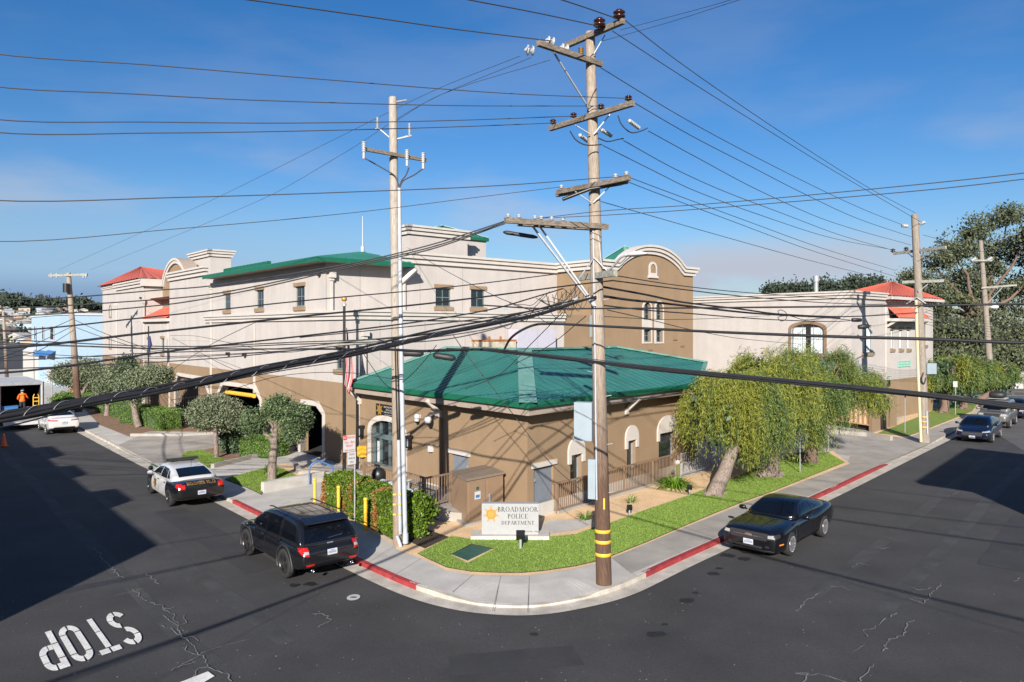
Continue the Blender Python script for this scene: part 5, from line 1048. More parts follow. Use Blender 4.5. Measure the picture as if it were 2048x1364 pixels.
# strap leaved plants
def strap_plant(label, base, n, L_, w, m='agap', flowers=0, droop=1.0, cat='plant'):
    t = thing('strap_leaf_plant', label, cat, base); mb = MB(); b0 = V(base)
    for k in range(n):
        an = random.uniform(0, 6.283); el = random.uniform(.5, 1.35); l = L_*random.uniform(.7, 1.15); dv = V((math.cos(an), math.sin(an), 0)); sd = V((-math.sin(an), math.cos(an), 0)); p0 = b0+dv*random.uniform(0, L_*.35); prev = None; N_ = 6
        for i in range(N_+1):
            s_ = i/N_; p = p0+dv*(l*math.cos(el)*s_+.18*l*s_*s_*droop)+UP*(l*math.sin(el)*s_-l*.62*s_**2.6*droop); ww = w*(1-s_**2.5)*.5+.002
            cur = (p-sd*ww, p+sd*ww)
            if prev: mb.quad(prev[0], prev[1], cur[1], cur[0])
            prev = cur
    mb.build('leaves', M[m], t)
    for k in range(flowers):
        q = MB(); a = b0+V((random.uniform(-.5, .5), random.uniform(-.2, .2), 0)); q.cyl(a, a+UP*1.05, .012); f = q.build('flower_stalk', M['leaf_hedge'], t)
        q = MB()
        for j in range(30): dd = V((random.gauss(0, 1), random.gauss(0, 1), random.gauss(0, 1))).normalized()*.07; c = a+UP*1.07+dd; q.box(c, (.03, .03, .03), random.random())
        q.build('flower_head', M['white'], f)
    return t
strap_plant('big clump of bright green strap leaves with white flower heads beside the ramp railing', G(1350, 975, SLAB), 210, .95, .055, flowers=2)
GT = 'small grassy tufts in the sand bed'
strap_plant('sparse grassy tuft in the sand below the ramp railing', G(1261, 1006, SLAB), 34, .5, .025, 'leaf_hedge', group if False else 0, .5)
strap_plant('grassy green tuft in the sand just left of the big pole', G(1171, 1040, SLAB), 45, .5, .03, 'leaf_hedge', 0, .6)
# weeping willow-leaved trees by the right street
def weeping(label, base, trunk, tr, crown, n_arc, strands, leaves, lf=.13, group='weeping trees along the right street', len_=(1.0, 2.2), zmin=.75, bark='bark', ym=.5, scale=1.0):
    t = thing('weeping_tree', label, 'tree', base, group); mb = MB(); limb(mb, trunk, tr, tr*.62, 12)
    fl = [V(base)+V((math.cos(a)*tr*1.5, math.sin(a)*tr*1.5, -.02)) for a in (0.3, 2.0, 3.6, 5.1)]
    for f in fl: limb(mb, [f, V(base)+UP*.12, trunk[1]], tr*.45, tr*.5, 8)
    top = trunk[-1]; ends = []; cx, cy, cz, rx, ry, rz = crown; arcs = []
    for k in range(n_arc):
        an = 2*math.pi*k/n_arc*2.4+random.uniform(-.3, .3); rr = random.uniform(.35, 1.0); zz = math.sqrt(max(0, 1-rr*rr))*random.uniform(.72, 1.1)
        e = V((cx+rx*rr*math.cos(an), cy+ry*rr*math.sin(an), cz+rz*zz)); m_ = top.lerp(e, .5)+UP*(.45+.3*random.random())*scale; pts = [top]
        for i in range(1, 8): s_ = i/7; pts.append(top*(1-s_)**2+m_*2*s_*(1-s_)+e*s_*s_+V((random.uniform(-.06, .06), random.uniform(-.06, .06), random.uniform(-.05, .05)))*scale)
        limb(mb, pts, tr*.36, .012, 6); arcs.append((pts, rr))
    mb.build('trunk', M[bark], t)
    P_, mi = [], []; per = 46; dk = []
    bsp = .20*scale
    for k in range(strands//per):
        pts, rr = arcs[random.randrange(n_arc)]; s_ = random.betavariate(2.4, 1.0)*6.99; i = int(s_); p0 = np.array(pts[i].lerp(pts[i+1], s_-i))+RNG.normal(0, .16*scale, 3)
        l0 = random.uniform(*len_)*scale*(.6+.6*rr); out = p0-np.array([cx, cy, p0[2]]); on = np.linalg.norm(out[:2])+1e-6; out = out/on; edge = min(1, on/max(rx, ry))
        yb = random.random() < ym*(1.3 if out[0] < .5 and out[1] < .4 else .45)
        for j in range(per):
            l = l0*random.uniform(.6, 1.1); p = p0+RNG.normal(0, bsp, 3); o2 = out*(.3+.5*edge)+RNG.normal(0, .16, 3)*np.array([1, 1, 0]); nl = max(4, int(leaves*l/1.5)); ss = np.sort(RNG.uniform(0, 1, nl))
            q = p+np.outer(np.sqrt(ss)*.5*l, o2)+np.outer(.22*l*np.sin(ss*2.2)-(ss**1.25)*l*1.12, [0, 0, 1])+RNG.normal(0, .035*scale, (nl, 3)); q = q[q[:, 2] > zmin+random.uniform(0, .5)]
            if len(q) < 3: continue
            tg = np.gradient(q, axis=0); tg /= np.linalg.norm(tg, axis=1)[:, None]+1e-6; P_.append(q); dk.append(tg); mi.append(np.full(len(q), int(random.random() > (.85 if yb else .15))))
    c = np.concatenate(P_); mi = np.concatenate(mi); tg = np.concatenate(dk)+RNG.normal(0, .22, c.shape); tg /= np.linalg.norm(tg, axis=1)[:, None]; sd = np.cross(tg, RNG.normal(size=c.shape)); sd /= np.linalg.norm(sd, axis=1)[:, None]+1e-9; L2 = (lf*RNG.uniform(.7, 1.4, len(c)))[:, None]; v = np.zeros((len(c), 4, 3)); v[:, 0] = c; v[:, 1] = c+tg*L2*.5+sd*L2*.075; v[:, 2] = c+tg*L2; v[:, 3] = c+tg*L2*.5-sd*L2*.075
    core = lobe_points([(cx, cy, cz+rz*.1, rx*.55, ry*.55, rz*.6)], 2600, 20, .25, .2)  # inner leaves in dark green, painted-in shade for the gaps between fronds
    cr = bulk('crown', v.reshape(-1, 3), 0, [M['leaf_willow'], M['leaf_willow_green']], t, mi); bulk('inner_shade_foliage', leaf_quads(core, .3, .5, 0, droop=.8), 0, [M['leaf_metro_dark']], cr); return t
b1 = G(1428, 990, SLAB); t1 = P(1475, 880, b1.y+.3)
weeping('front weeping tree with strongly leaning trunk and yellow green fronds over the lawn', b1, bend(b1, t1, .0, .04, 5), .33, (P(1455, 800, b1.y+.8).x, b1.y+1.0, 3.1, 1.95, 2.0, 1.9), 24, 4600, 30, lf=.15, zmin=.9, ym=.72)
b2 = G(1537, 952, SLAB); t2 = P(1540, 850, b2.y+.2)
weeping('middle weeping tree with thick upright trunk beside the sign post', b2, bend(b2, t2, .0, .04, 5), .46, (P(1560, 800, b2.y).x, b2.y+.6, 3.6, 2.6, 2.4, 2.2), 28, 5600, 30, lf=.15, zmin=1.0, ym=.52, len_=(1.1, 2.6))
b3 = G(1617, 924, SLAB); t3 = P(1640, 835, b3.y+.2)
weeping('greener weeping tree with dark trunk closest to the driveway', b3, bend(b3, t3, .0, .05, 5), .36, (P(1660, 790, b3.y).x, b3.y+.8, 3.4, 2.6, 2.5, 2.3), 28, 4600, 28, lf=.16, zmin=2.5, ym=.12, bark='bark_dark')
G2 = 'weeping trees at the far end of the right street'
for (u, v, uc, vc, rx, lab) in ((1886, 826, 1896, 755, 2.4, 'weeping tree with slender trunk right behind the pole with the grey box'), (1927, 818, 1925, 752, 2.3, 'mid weeping tree leaning over the far lawn beside a thin sign post'), (1952, 806, 1985, 752, 2.6, 'weeping tree with slanting trunk nearest the cross street')):
    b = G(u, v, SLAB); c = P(uc, vc, b.y+1)
    weeping(lab, b, bend(b, P(uc, vc+30, b.y+.3), 0, .08, 5), .34, (c.x, c.y, c.z-.5, rx, 2.3, 2.5), 20, 2400, 16, lf=.26, group=G2, len_=(1.6, 3.0), zmin=1.9, ym=.25, bark='bark_dark')
# the tall gum and the trees behind the right hand buildings
def mass(label, base, lobes, n, size, m='leaf_euc', spread=.6, group=None, name='tree', trunk=True, tr=.6, core=True, cl=26, gap=0):
    t = thing(name, label, 'tree', base, group); mb = MB()
    if trunk:
        fk = V(base)+UP*max(1, (lobes[0][2]-base[2])*.35); limb(mb, bend(base, fk, 0, .15), tr, tr*.7)
        for l in lobes: limb(mb, bend(fk, V(l[:3]), 0, .5), tr*.4, tr*.08, 6)
        mb.build('trunk', M['bark_dark'], t)
    p = lobe_points(lobes, n, cl, spread, .55)
    if gap: k_ = gap; f_ = np.sin(p[:, 0]*k_+1.7*np.sin(p[:, 2]*k_*.8))+np.sin(p[:, 2]*k_*1.15+1.3*np.sin(p[:, 0]*k_*.6+p[:, 1]*.4)); p = p[f_ > -.95]
    bulk('crown', leaf_quads(p, size, .5, 0, droop=.35), 0, [M[m]], t); return t
d = 105
E_ = [(1985, 2040, 405, 470), (2020, 2080, 425, 520), (1925, 1990, 428, 500), (1880, 1945, 465, 540), (1830, 1895, 500, 565), (1800, 1855, 535, 590), (1960, 2030, 470, 560), (1900, 1975, 520, 610), (1990, 2060, 540, 640), (1840, 1915, 560, 650), (1875, 1960, 590, 680), (1940, 2030, 610, 700), (1800, 1870, 570, 640), (2030, 2110, 500, 600)]
mass('huge grey green gum tree towering over the cross street', (P(1960, 760, d).x, d, 0), [lobe_px(e[0]+5, e[1]-5, e[2]+5, e[3]-6, d+random.uniform(-3, 3), 2.8) for e in E_], 40000, .42, spread=.55, tr=.9, gap=.95)
d = 112
mass('dark dense lower trees standing in front of the gum', (P(1900, 760, d).x, d-14, 0), [lobe_px(*e, d-14+random.uniform(-2, 2), 2.5) for e in ((1850, 1930, 640, 720), (1900, 1990, 650, 740), (1960, 2040, 660, 745), (2010, 2090, 640, 760))], 16000, .5, spread=.6, tr=.4)
GC = 'cypress crowns beyond the cream building'
for (u0, u1, v0, v1, lab) in ((1538, 1560, 578, 592, 'low dark tree top at the left end of the row beyond the cream roof'), (1555, 1622, 572, 598, 'flat dark tree crown beyond the flue on the cream roof'), (1618, 1692, 565, 600, 'broad dark tree crown in the middle beyond the cream roof'), (1688, 1730, 558, 595, 'rounded dark tree crown left of the red tiled tower'), (1726, 1764, 560, 595, 'dark tree crown tucked behind the red tiled tower')):
    d = 150; mass(lab, (P((u0+u1)/2, 700, d).x, d, 0), [lobe_px(u0, u1, v0, v1, d, 3), lobe_px(u0+6, u1-6, v1-10, v1+12, d, 3)], 3800, .7, 'leaf_far', .7, GC, tr=.3)

def litter(name, px, n, z, m, size):
    poly = [G(u, v, z) for u, v in px]; xs = [p.x for p in poly]; ys = [p.y for p in poly]; out = []
    while len(out) < n:
        x, y = random.uniform(min(xs), max(xs)), random.uniform(min(ys), max(ys))
        if inside((x, y), poly): out.append((x, y, z+random.uniform(0, .012)))
    c = np.array(out); v = leaf_quads(c, size, .5); v[:, 2] = np.repeat(c[:, 2], 4)+RNG.uniform(0, .012, len(v)); return tag(bulk(name, v, 0, [M[m]]), kind='stuff')
M['dry_leaf'] = mat('dry_leaf', (.42, .34, .16), .8, island=.5)
litter('fallen_leaves', [(1400, 1000), (1470, 960), (1600, 905), (1660, 907), (1688, 924), (1486, 1002), (1424, 1027)], 700, SLAB+.045, 'dry_leaf', .075)
litter('fallen_leaves', [(1080, 1075), (1222, 1045), (1400, 985), (1424, 1027), (1222, 1111), (1045, 1143), (900, 1130)], 160, SLAB+.05, 'dry_leaf', .05)
litter('fallen_leaves', SAND, 260, SLAB+.016, 'dry_leaf', .06)
litter('fallen_leaves', LAWN2, 120, SLAB+.05, 'dry_leaf', .06)
# ================================================================ HILL AND FAR TOWN
mb = MB(); prof = []
rows = []
def hillh(x, y):        # low valley rising to the ridge on the left
    t = max(0, min(1, (y-260)/900)); ridge = 40+10*math.sin(x*.006+1)+6*math.sin(x*.017); ridge *= 1/(1+math.exp((x+140)/60)) if x > -400 else 1
    return -9*math.exp(-((y-300)/160)**2)-.6+t*t*(3-2*t)*ridge*1.15+2.5*math.sin(x*.03+y*.02)*t
xs = [-1500+40*i for i in range(48)]; ys = [130+35*i for i in range(36)]
vs = [V((x, y, hillh(x, y))) for y in ys for x in xs]; fs = []
for j in range(len(ys)-1):
    for i in range(len(xs)-1): a = j*len(xs)+i; fs.append((a, a+1, a+len(xs)+1, a+len(xs)))
mb.add(vs, fs, True); struct(mb, 'hill', M['hill'])
hc = [mat('far_wall_%s' % n, c, .85) for n, c in (('white', (.60, .58, .54)), ('cream', (.50, .44, .34)), ('grey', (.35, .37, .39)), ('tan', (.40, .31, .22)), ('blue', (.32, .40, .48)))]
rc = [mat('far_roof_%s' % n, c, .85) for n, c in (('grey', (.16, .16, .16)), ('brown', (.19, .13, .10)), ('pale', (.34, .33, .31)))]
GH = 'small houses on the far hillside'; rr = random.Random(4); k = 0; tries = 0; placed = []
while k < 150 and tries < 4000:
    tries += 1; u, y = rr.uniform(-30, 205), 260+rr.random()**1.3*640; x = (u-CX)/FPX*y; z = hillh(x, y); v = CV-(z-CH)*FPX/y
    if not (615 < v < 760) or any(abs(u-a)*1.0+abs(v-b)*2.2 < 9 for a, b in placed): continue
    placed.append((u, v)); w_, dp, h_ = rr.uniform(7, 12), rr.uniform(9, 14), rr.uniform(4, 7); rz = rr.choice([.2, .5, -.3, .8])+rr.uniform(-.1, .1)
    q = MB(); q.use(rr.choice(hc)); q.box((x, y, z+h_/2-1), (w_, dp, h_+2), rz)
    ca, sa = math.cos(rz), math.sin(rz); ex, ey = V((ca, sa, 0)), V((-sa, ca, 0)); c = V((x, y, z+h_)); q.use(rr.choice(rc)); pk = 1.8
    a, b, c2, d2 = c-ex*(w_/2+.4)-ey*(dp/2+.4), c+ex*(w_/2+.4)-ey*(dp/2+.4), c+ex*(w_/2+.4)+ey*(dp/2+.4), c-ex*(w_/2+.4)+ey*(dp/2+.4); r1, r2 = c-ey*(dp/2+.4)+UP*pk, c+ey*(dp/2+.4)+UP*pk
    q.quad(a, r1, r2, d2); q.quad(b, c2, r2, r1); q.add([a, b, r1], [(0, 1, 2)]); q.add([c2, d2, r2], [(0, 1, 2)])
    q.use(rc[0])
    f = c-ey*(dp/2+.06)
    for ox in (-.28, .22): p = f+ex*w_*ox-UP*h_*.62; q.quad(p, p+ex*w_*.17, p+ex*w_*.17+UP*h_*.3, p+UP*h_*.3)
    f = c+ex*(w_/2+.06)
    o = q.build('hillside_house'); tag(o, 'small far house on the hazy hillside above the box truck', 'house', GH); k += 1
pts = []
for i in range(420):
    u, y = rr.uniform(-40, 215), 250+rr.random()*800; x = (u-CX)/FPX*y; pts.append((x, y, hillh(x, y)))
lob = [(x, y, z+rr.uniform(1, 4), rr.uniform(3, 8), rr.uniform(3, 6), rr.uniform(2, 5)) for x, y, z in pts]
o = bulk('hillside_trees', leaf_quads(lobe_points(lob, 22000, 20, 1.2), 1.7, .7), 0, [M['leaf_far']]); tag(o, 'dark trees scattered among the far hillside houses', 'trees', kind='stuff')
GR = 'dark pines along the hill crest'
for (u0, u1, v0, v1) in ((-12, 18, 588, 625), (10, 50, 594, 630), (36, 62, 600, 628), (60, 108, 604, 628), (95, 122, 608, 632), (122, 150, 606, 632), (145, 175, 602, 630), (165, 190, 610, 632), (186, 208, 618, 634)):
    d = 900+rr.uniform(-60, 60); base = P((u0+u1)/2, v1+4, d)
    mass('dark spreading pine silhouetted along the distant hill crest', tuple(base), [lobe_px(u0, u1, v0, v1-6, d, 12), lobe_px(u0+5, u1-3, v0+8, v1+6, d, 12)], 2600, 4.5, 'leaf_far', 3.0, GR, name='pine_tree', tr=1.5)
# cross street far side on the right
WLf = thing('boundary_wall', 'long white rendered wall with a coping along the far side of the cross street', 'wall', G(1960, 776, 0))
q = MB(); a, b = G(1870, 776, 0), G(2110, 777.5, 0); q.beam(a+UP*.85, b+UP*.85, .3, 1.7); q.beam(a+UP*1.76, b+UP*1.76, .42, .12)
for k in range(9): p = a.lerp(b, k/8); q.box(p+UP*1.0-V((0, .0, 0)), (.5, .5, 2.0))
q.build('wall', mat('white_render', (.42, .40, .37), .9, dirt=.12), WLf)
mass('dark shrubbery overhanging the white boundary wall of the cross street', tuple(G(1990, 776, 0)+V((0, 3, 0))), [lobe_px(u, u+60, 700, 748, 88, 2) for u in (1880, 1930, 1985, 2030)], 7000, .45, 'leaf_euc', .5, name='shrub', trunk=False)
# ================================================================ STREET FURNITURE
def at(u, v, z=SLAB): return G(u, v, z)
SG = thing('monument_sign', 'pale granite station sign with a gold star badge on the corner lawn', 'sign', G(1020, 1066, .25))
d0 = 22.9; pA, pB = P(963.5, 1067, d0+.03), P(1077, 1063.5, d0-.0); xd = (V((pB.x, pB.y, 0))-V((pA.x, pA.y, 0))).normalized(); nrm = xd.cross(UP); wS = (pB-pA).length; zt, zb0 = P(963, 1007.5, d0).z, .27
mid = V(((pA.x+pB.x)/2, (pA.y+pB.y)/2, 0)); q = MB(); q.obb(mid-nrm*.12+UP*(zt+zb0)/2, xd*wS/2, nrm*.12, UP*(zt-zb0)/2); st = q.build('stone_slab', M['granite'], SG)
q = MB(); q.obb(mid-nrm*.12+UP*.17, xd*(wS/2+.33), nrm*.34, UP*.11); q.build('plinth', M['concrete'], SG)
hh = zt-zb0; o = mid+UP*zt; F = lambda fx, fy: o+xd*((fx-.5)*wS)-UP*(fy*hh)+nrm*.0
q = MB(); star(q, F(.165, .34), xd, UP, .235, M['gold'], M['gold_dark'], M['gold']); q.build('star_badge', None, SG)
q = MB(); serif_text('BROADMOOR', F(.64, .18), xd, UP, .155, q, 1.02); q.build('name_lettering', M['black_letter'], SG); q = MB(); serif_text('POLICE', F(.64, .405), xd, UP, .15, q, .98); q.build('name_lettering', M['black_letter'], SG); q = MB(); serif_text('DEPARTMENT', F(.64, .615), xd, UP, .118, q, 1.05)
q.build('name_lettering', M['black_letter'], SG); q = MB(); text_mesh('ESTABLISHED 1948', F(.83, .90), xd, UP, .045, q, width=.56); q.build('date_lettering', M['black_letter'], SG)
# ground spot lamps
GS = 'black ground spot lamps'
def spot(label, u, v, s=1.0, group=GS):
    b = at(u, v, SLAB+.03); t = thing('spot_lamp', label, 'lamp', b, group); q = MB(); q.cyl(b, b+UP*.28*s, .045*s); q.build('stake', M['galv'], t); q = MB(); f = V((0, .5, .35)).normalized(); q.obb(b+UP*.4*s, V((.13, 0, 0))*s, f.cross(V((1, 0, 0)))*.11*s, f*.10*s); q.build('lamp_head', M['black'], t); return t
spot('black flood lamp on a grey stub aimed at the granite sign', 1041, 1097, 1.0, None)
spot('small black spot lamp in the sand near the front weeping tree', 1379, 989, .7); spot('small black spot lamp at the edge of the lawn right of the big pole', 1259, 1031, .7)
# green vault lid sunk in the lawn
t = thing('vault_lid', 'dark green plastic vault lid sunk in the lawn in front of the sign', 'vault lid', G(942, 1106, SLAB)); q = MB(); q.prism([G(u, v, SLAB) for u, v in ((902, 1109), (943, 1090), (985, 1098), (935, 1122))], UP*.02); q.build('lid', M['lid_green'], t)
# utility cabinet
cb = thing('utility_cabinet', 'tall brown metal utility cabinet standing on a pad left of the granite sign', 'cabinet', G(935, 1045, SLAB)); z0 = SLAB+.06
c0, c1 = G(934, 1048, z0), G(1006, 1030, z0); c3 = G(903.5, 1028, z0); fx = (c1-c0); fy = (c3-c0); fx.z = fy.z = 0; c1 = c0+fx; hC = P(934, 962, c0.y).z
q = MB(); q.prism([c0, c0+fx, c0+fx+fy, c0+fy], UP*(hC-z0)); q.build('cabinet_body', M['cabinet'], cb)
q = MB(); o_ = .05; ux, uy = fx.normalized(), fy.normalized(); q.prism([c0-ux*o_-uy*o_+UP*(hC-z0), c0+fx+ux*o_-uy*o_+UP*(hC-z0), c0+fx+fy+ux*o_+uy*o_+UP*(hC-z0), c0+fy-ux*o_+uy*o_+UP*(hC-z0)], UP*.08); q.build('cabinet_lid', M['cabinet_top'], cb)
q = MB(); q.prism([c0-ux*.15-uy*.15-UP*.05, c0+fx+ux*.15-uy*.15-UP*.05, c0+fx+fy+ux*.15+uy*.15-UP*.05, c0+fy-ux*.15+uy*.15-UP*.05], UP*.08); q.build('pad', M['concrete_old'], cb)
nf = -uy; W_ = fx.length
nf = ux.cross(UP)
for k in (0, 1):
    q = MB(); a = c0+fx*(.03+.5*k); q.obb(a+fx*.235+UP*(hC-z0)*.49+nf*.012, fx*.225, nf*.012, UP*(hC-z0)*.45); dr = q.build('cabinet_door', M['cabinet'], cb)
    if k: q = MB(); q.obb(a+fx*.06+UP*(hC-z0)*.5+nf*.05, ux*.02, nf*.03, UP*.14); q.build('handle', M['galv'], dr)
q = MB(); q.use(M['white']); a = c0+fx*.27+UP*(hC-z0)*.62+nf*.03; q.obb(a, ux*.13, nf*.004, UP*.13); q.use(M['blue_paint']); q.obb(a-UP*.03+nf*.002, ux*.09, nf*.004, UP*.05); q.use(M['lid_green']); q.obb(a+UP*.24, ux*.06, nf*.004, UP*.05); q.build('notice_sticker', None, cb)
# railings
def railing(label, base, h=1.08, m='rail', name='railing', sp=.115, group=None, close=(), cat='railing', r=.028):
    t = thing(name, label, cat, base[0], group)
    for a, b in zip(base, base[1:]):
        q = MB(); bq = MB(); q.beam(a+UP*h, b+UP*h, .07, .06); q.build('top_rail', M[m], t); q = MB(); q.beam(a+UP*.1, b+UP*.1, .045, .045); q.build('bottom_rail', M[m], t); L_ = (b-a).length; n = int(L_/sp)
        for k in range(1, n): p = a.lerp(b, k/n); bq.beam(p+UP*.1, p+UP*(h-.02), .022, .022, up=(b-a).normalized())
        bq.build('baluster_panel', M[m], t)
    for i, p in enumerate(base):
        for s_ in ([0] if i == 0 else [0]):
            q = MB(); q.box(p+UP*(h/2), (.075, .075, h+.05), AR); q.build('post', M[m], t)
    for a, b in zip(base, base[1:]):
        n = int((b-a).length/1.75)
        for k in range(1, n): p = a.lerp(b, k/n); q = MB(); q.box(p+UP*(h/2), (.06, .06, h), AR); q.build('post', M[m], t)
    return t
rz = .18
A_, B_, C_ = G(1067, 1013, rz), G(1113, 1025, rz), G(1357, 953, rz)
railing('long tan metal railing along the ramp in front of the right wall', [A_, B_, C_], 1.03)
q = MB(); nn = (C_-B_).normalized().cross(UP); q.beam(A_-UP*.02, B_-UP*.02, .2, .16); q.beam(B_-UP*.021, C_-UP*.021, .2, .16); tag(q.build('ramp_kerb', M['concrete_old']), 'low concrete kerb under the tan ramp railing', 'kerb')
zt = 1.52; topz = lambda u, v: G(u, v, zt)-UP*1.04
railing('tan railing in front of the glazed entrance behind the leafy hedge', [topz(728, 924.5), topz(790, 939), topz(848, 955.5)], 1.04, sp=.12)
railing('short tan railing between the entrance landing and the brown cabinet', [topz(849.5, 956.5), topz(900, 947), topz(939, 940.5)], 1.04, sp=.12)
# crowd barrier under the trees
bar = [G(1362, 955, SLAB), G(1420, 940, SLAB)]
t = thing('crowd_barrier', 'grey steel crowd barrier standing in the shade under the front weeping tree', 'barrier', bar[0]); q = MB(); hB = 1.05
for a, b in ((bar[0]+UP*hB, bar[1]+UP*hB), (bar[0]+UP*.15, bar[1]+UP*.15)): q.tube([a, b], .022)
q.tube([bar[0], bar[0]+UP*hB], .022); q.tube([bar[1], bar[1]+UP*hB], .022)
for k in range(1, 16): p = bar[0].lerp(bar[1], k/16); q.tube([p+UP*.15, p+UP*hB], .008, 5)
q.build('barrier_frame', M['galv'], t)
bar = [G(1632, 911, SLAB), G(1657, 909, SLAB)]; t = thing('crowd_barrier', 'light steel crowd barrier on the driveway beside the greener weeping tree', 'barrier', bar[0]); q = MB()
for a, b in ((bar[0]+UP*1.0, bar[1]+UP*1.0), (bar[0]+UP*.15, bar[1]+UP*.15)): q.tube([a, b], .022)
q.tube([bar[0], bar[0]+UP*1.0], .022); q.tube([bar[1], bar[1]+UP*1.0], .022)
for k in range(1, 7): p = bar[0].lerp(bar[1], k/7); q.tube([p+UP*.15, p+UP*1.0], .008, 5)
q.build('barrier_frame', M['galv'], t)
# backflow preventer pipes behind the hedge
t = thing('backflow_valve', 'grey pipe assembly with a dark domed valve half hidden behind the leafy hedge', 'valve', G(790, 1010, SLAB)); b0 = P(752, 972, 27.5); b1 = P(848, 992, 25.2)
z = .95; a, b = V((b0.x, b0.y, z)), V((b1.x, b1.y, z)); q = MB(); q.tube([V((a.x, a.y, SLAB)), a+UP*-.12, a+(b-a)*.05, a.lerp(b, .5), b-(b-a)*.05, b-UP*.12, V((b.x, b.y, SLAB))], .13, 12); q.build('pipe', M['grey_pipe'], t)
for f in (.12, .36, .62, .86): q = MB(); c = a.lerp(b, f); dv = (b-a).normalized(); q.lathe(c-dv*.12, dv, [(.0, 0), (.2, 0), (.2, .05), (.15, .06), (.17, .12), (.15, .18), (.2, .19), (.2, .24), (0, .24)]); q.build('flange', M['grey_pipe'], t)
q = MB(); q.lathe(a+(b-a)*.06+UP*.02, UP, [(.15, 0), (.24, .1), (.27, .3), (.22, .48), (.1, .56), (0, .57)]); q.build('valve_cover', M['black'], t)
for f in (.7, .92): q = MB(); c = a.lerp(b, f); q.cyl(c, c+UP*.45, .03); q.lathe(c+UP*.42, UP, [(.14, -.02), (.17, 0), (.14, .02), (.12, 0), (.14, -.02)]); q.build('hand_wheel', M['galv'], t)
# bollards
GB = 'yellow bollards before the leafy hedge'
for p, lab in ((G(731, 1062.5, SLAB-.02), 'yellow steel bollard nearest the conduit covered pole'), (P(677, 974+63, 25.7), 'yellow steel bollard just behind the dark SUV roof edge'), (P(629.5, 959.5+60, 27.0), 'yellow steel bollard by the concrete wall and blue handrail')):
    p = V((p.x, p.y, SLAB)); t = thing('bollard', lab, 'bollard', p, GB); q = MB(); q.lathe(p, UP, [(.058, 0), (.058, 1.0)]); q.build('post', M['yellow'], t); q = MB(); q.lathe(p, UP, [(.058, .98), (.068, .99), (.068, 1.06), (.045, 1.08), (0, 1.085)]); q.build('cap', M['yellow'], t)
    q = MB(); q.lathe(p, UP, [(.0595, .2), (.0595, .62)], 6); 
# parking signs
pb = G(709.5, 1044, SLAB); t = thing('parking_sign', 'white no parking sign with red print above a police vehicles only sign', 'sign', pb); zt = P(709, 869, pb.y).z; q = MB(); q.cyl(pb, V((pb.x, pb.y, zt-.3)), .028, n=8); q.build('post', M['galv'], t)
xd = V((math.cos(AR*.55), math.sin(AR*.55), 0)); nz = xd.cross(UP)
xd = (DM*.9+DR*.25).normalized(); nz = xd.cross(UP)
c = V((pb.x, pb.y, 0))-xd*.23+nz*.035; wS, hS = .46, .56; zc = zt-hS/2
q = MB(); q.obb(c+UP*zc, xd*wS/2, nz*.006, UP*hS/2); pl = q.build('no_parking_plate', M['white'], t)
q = MB(); q.use(M['red_print']); cc = c+nz*.008; q.obb(cc+UP*(zc+hS*.36)-xd*wS*.34, xd*.068, nz*.001, UP*.072); text_mesh('PARKING', cc+UP*(zc+hS*.36)+xd*wS*.15, xd, UP, .085, q, width=.29, depth=.003); text_mesh('7am - 8am', cc+UP*(zc+hS*.08), xd, UP, .09, q, width=.38, depth=.003); text_mesh('FRIDAY', cc+UP*(zc-hS*.14), xd, UP, .085, q, width=.27, depth=.003); text_mesh('STREET CLEANING', cc+UP*(zc-hS*.40), xd, UP, .05, q, width=.38, depth=.003)
q.use(M['white']); text_mesh('NO', cc+UP*(zc+hS*.36)-xd*wS*.34, xd, UP, .1, q, width=.10, depth=.005); q.build('red_lettering', None, pl)
z2 = zt-hS-.02-.21; wT = .32; c2 = V((pb.x, pb.y, 0))-xd*.14+nz*.035; q = MB(); q.obb(c2+UP*z2, xd*wT/2, nz*.006, UP*.21); pl = q.build('police_only_plate', M['white'], t)
q = MB()
for k, s_ in enumerate(('POLICE', 'VEHICLES', 'ONLY')): text_mesh(s_, c2+nz*.008+UP*(z2+.13-.13*k), xd, UP, .068, q, width=(.2, .25, .15)[k], depth=.003)
q.build('black_lettering', M['black_letter'], pl)
def post_sign(label, base, h, w_, hh, face=None, m='white', xd=DR, txt=None, thin=.025):
    t = thing('sign_post', label, 'sign', base); q = MB(); q.cyl(base, base+UP*h, thin, n=8); q.build('post', M['galv'], t); c = base+UP*(h-hh/2)+xd.cross(UP)*.04; q = MB(); q.obb(c, xd*w_/2, xd.cross(UP)*.006, UP*hh/2); pl = q.build('sign_plate', M[m], t)
    if txt: q = MB(); text_mesh(txt, c+xd.cross(UP)*.008, xd, UP, hh*.4, q, width=w_*.7); q.build('sign_lettering', M['black_letter'], pl)
    return t
post_sign('thin galvanised sign post standing on the lawn before the middle weeping tree', G(1600, 947, SLAB), 2.7, .3, .45, xd=(-DL))
post_sign('dark blue parking sign on a slim post on the lawn by the bin enclosure', G(1810, 866, SLAB), 2.5, .08, .75, m='blue_paint', xd=DL)
post_sign('slim galvanised post among the far weeping trees', G(1911, 830, SLAB), 2.6, .3, .45, xd=-DL)
p25 = G(104, 812, SLAB); post_sign('white speed limit sign reading 25 beyond the white sedan', p25, 3.1, .75, .62, xd=DM, txt='25', thin=.04)
p = G(471, 884, SLAB)-V((0, 0, 0)); post_sign('small pale sign plate behind the round street tree trunk', G(436, 898, SLAB), 1.5, .35, .55, xd=DM)
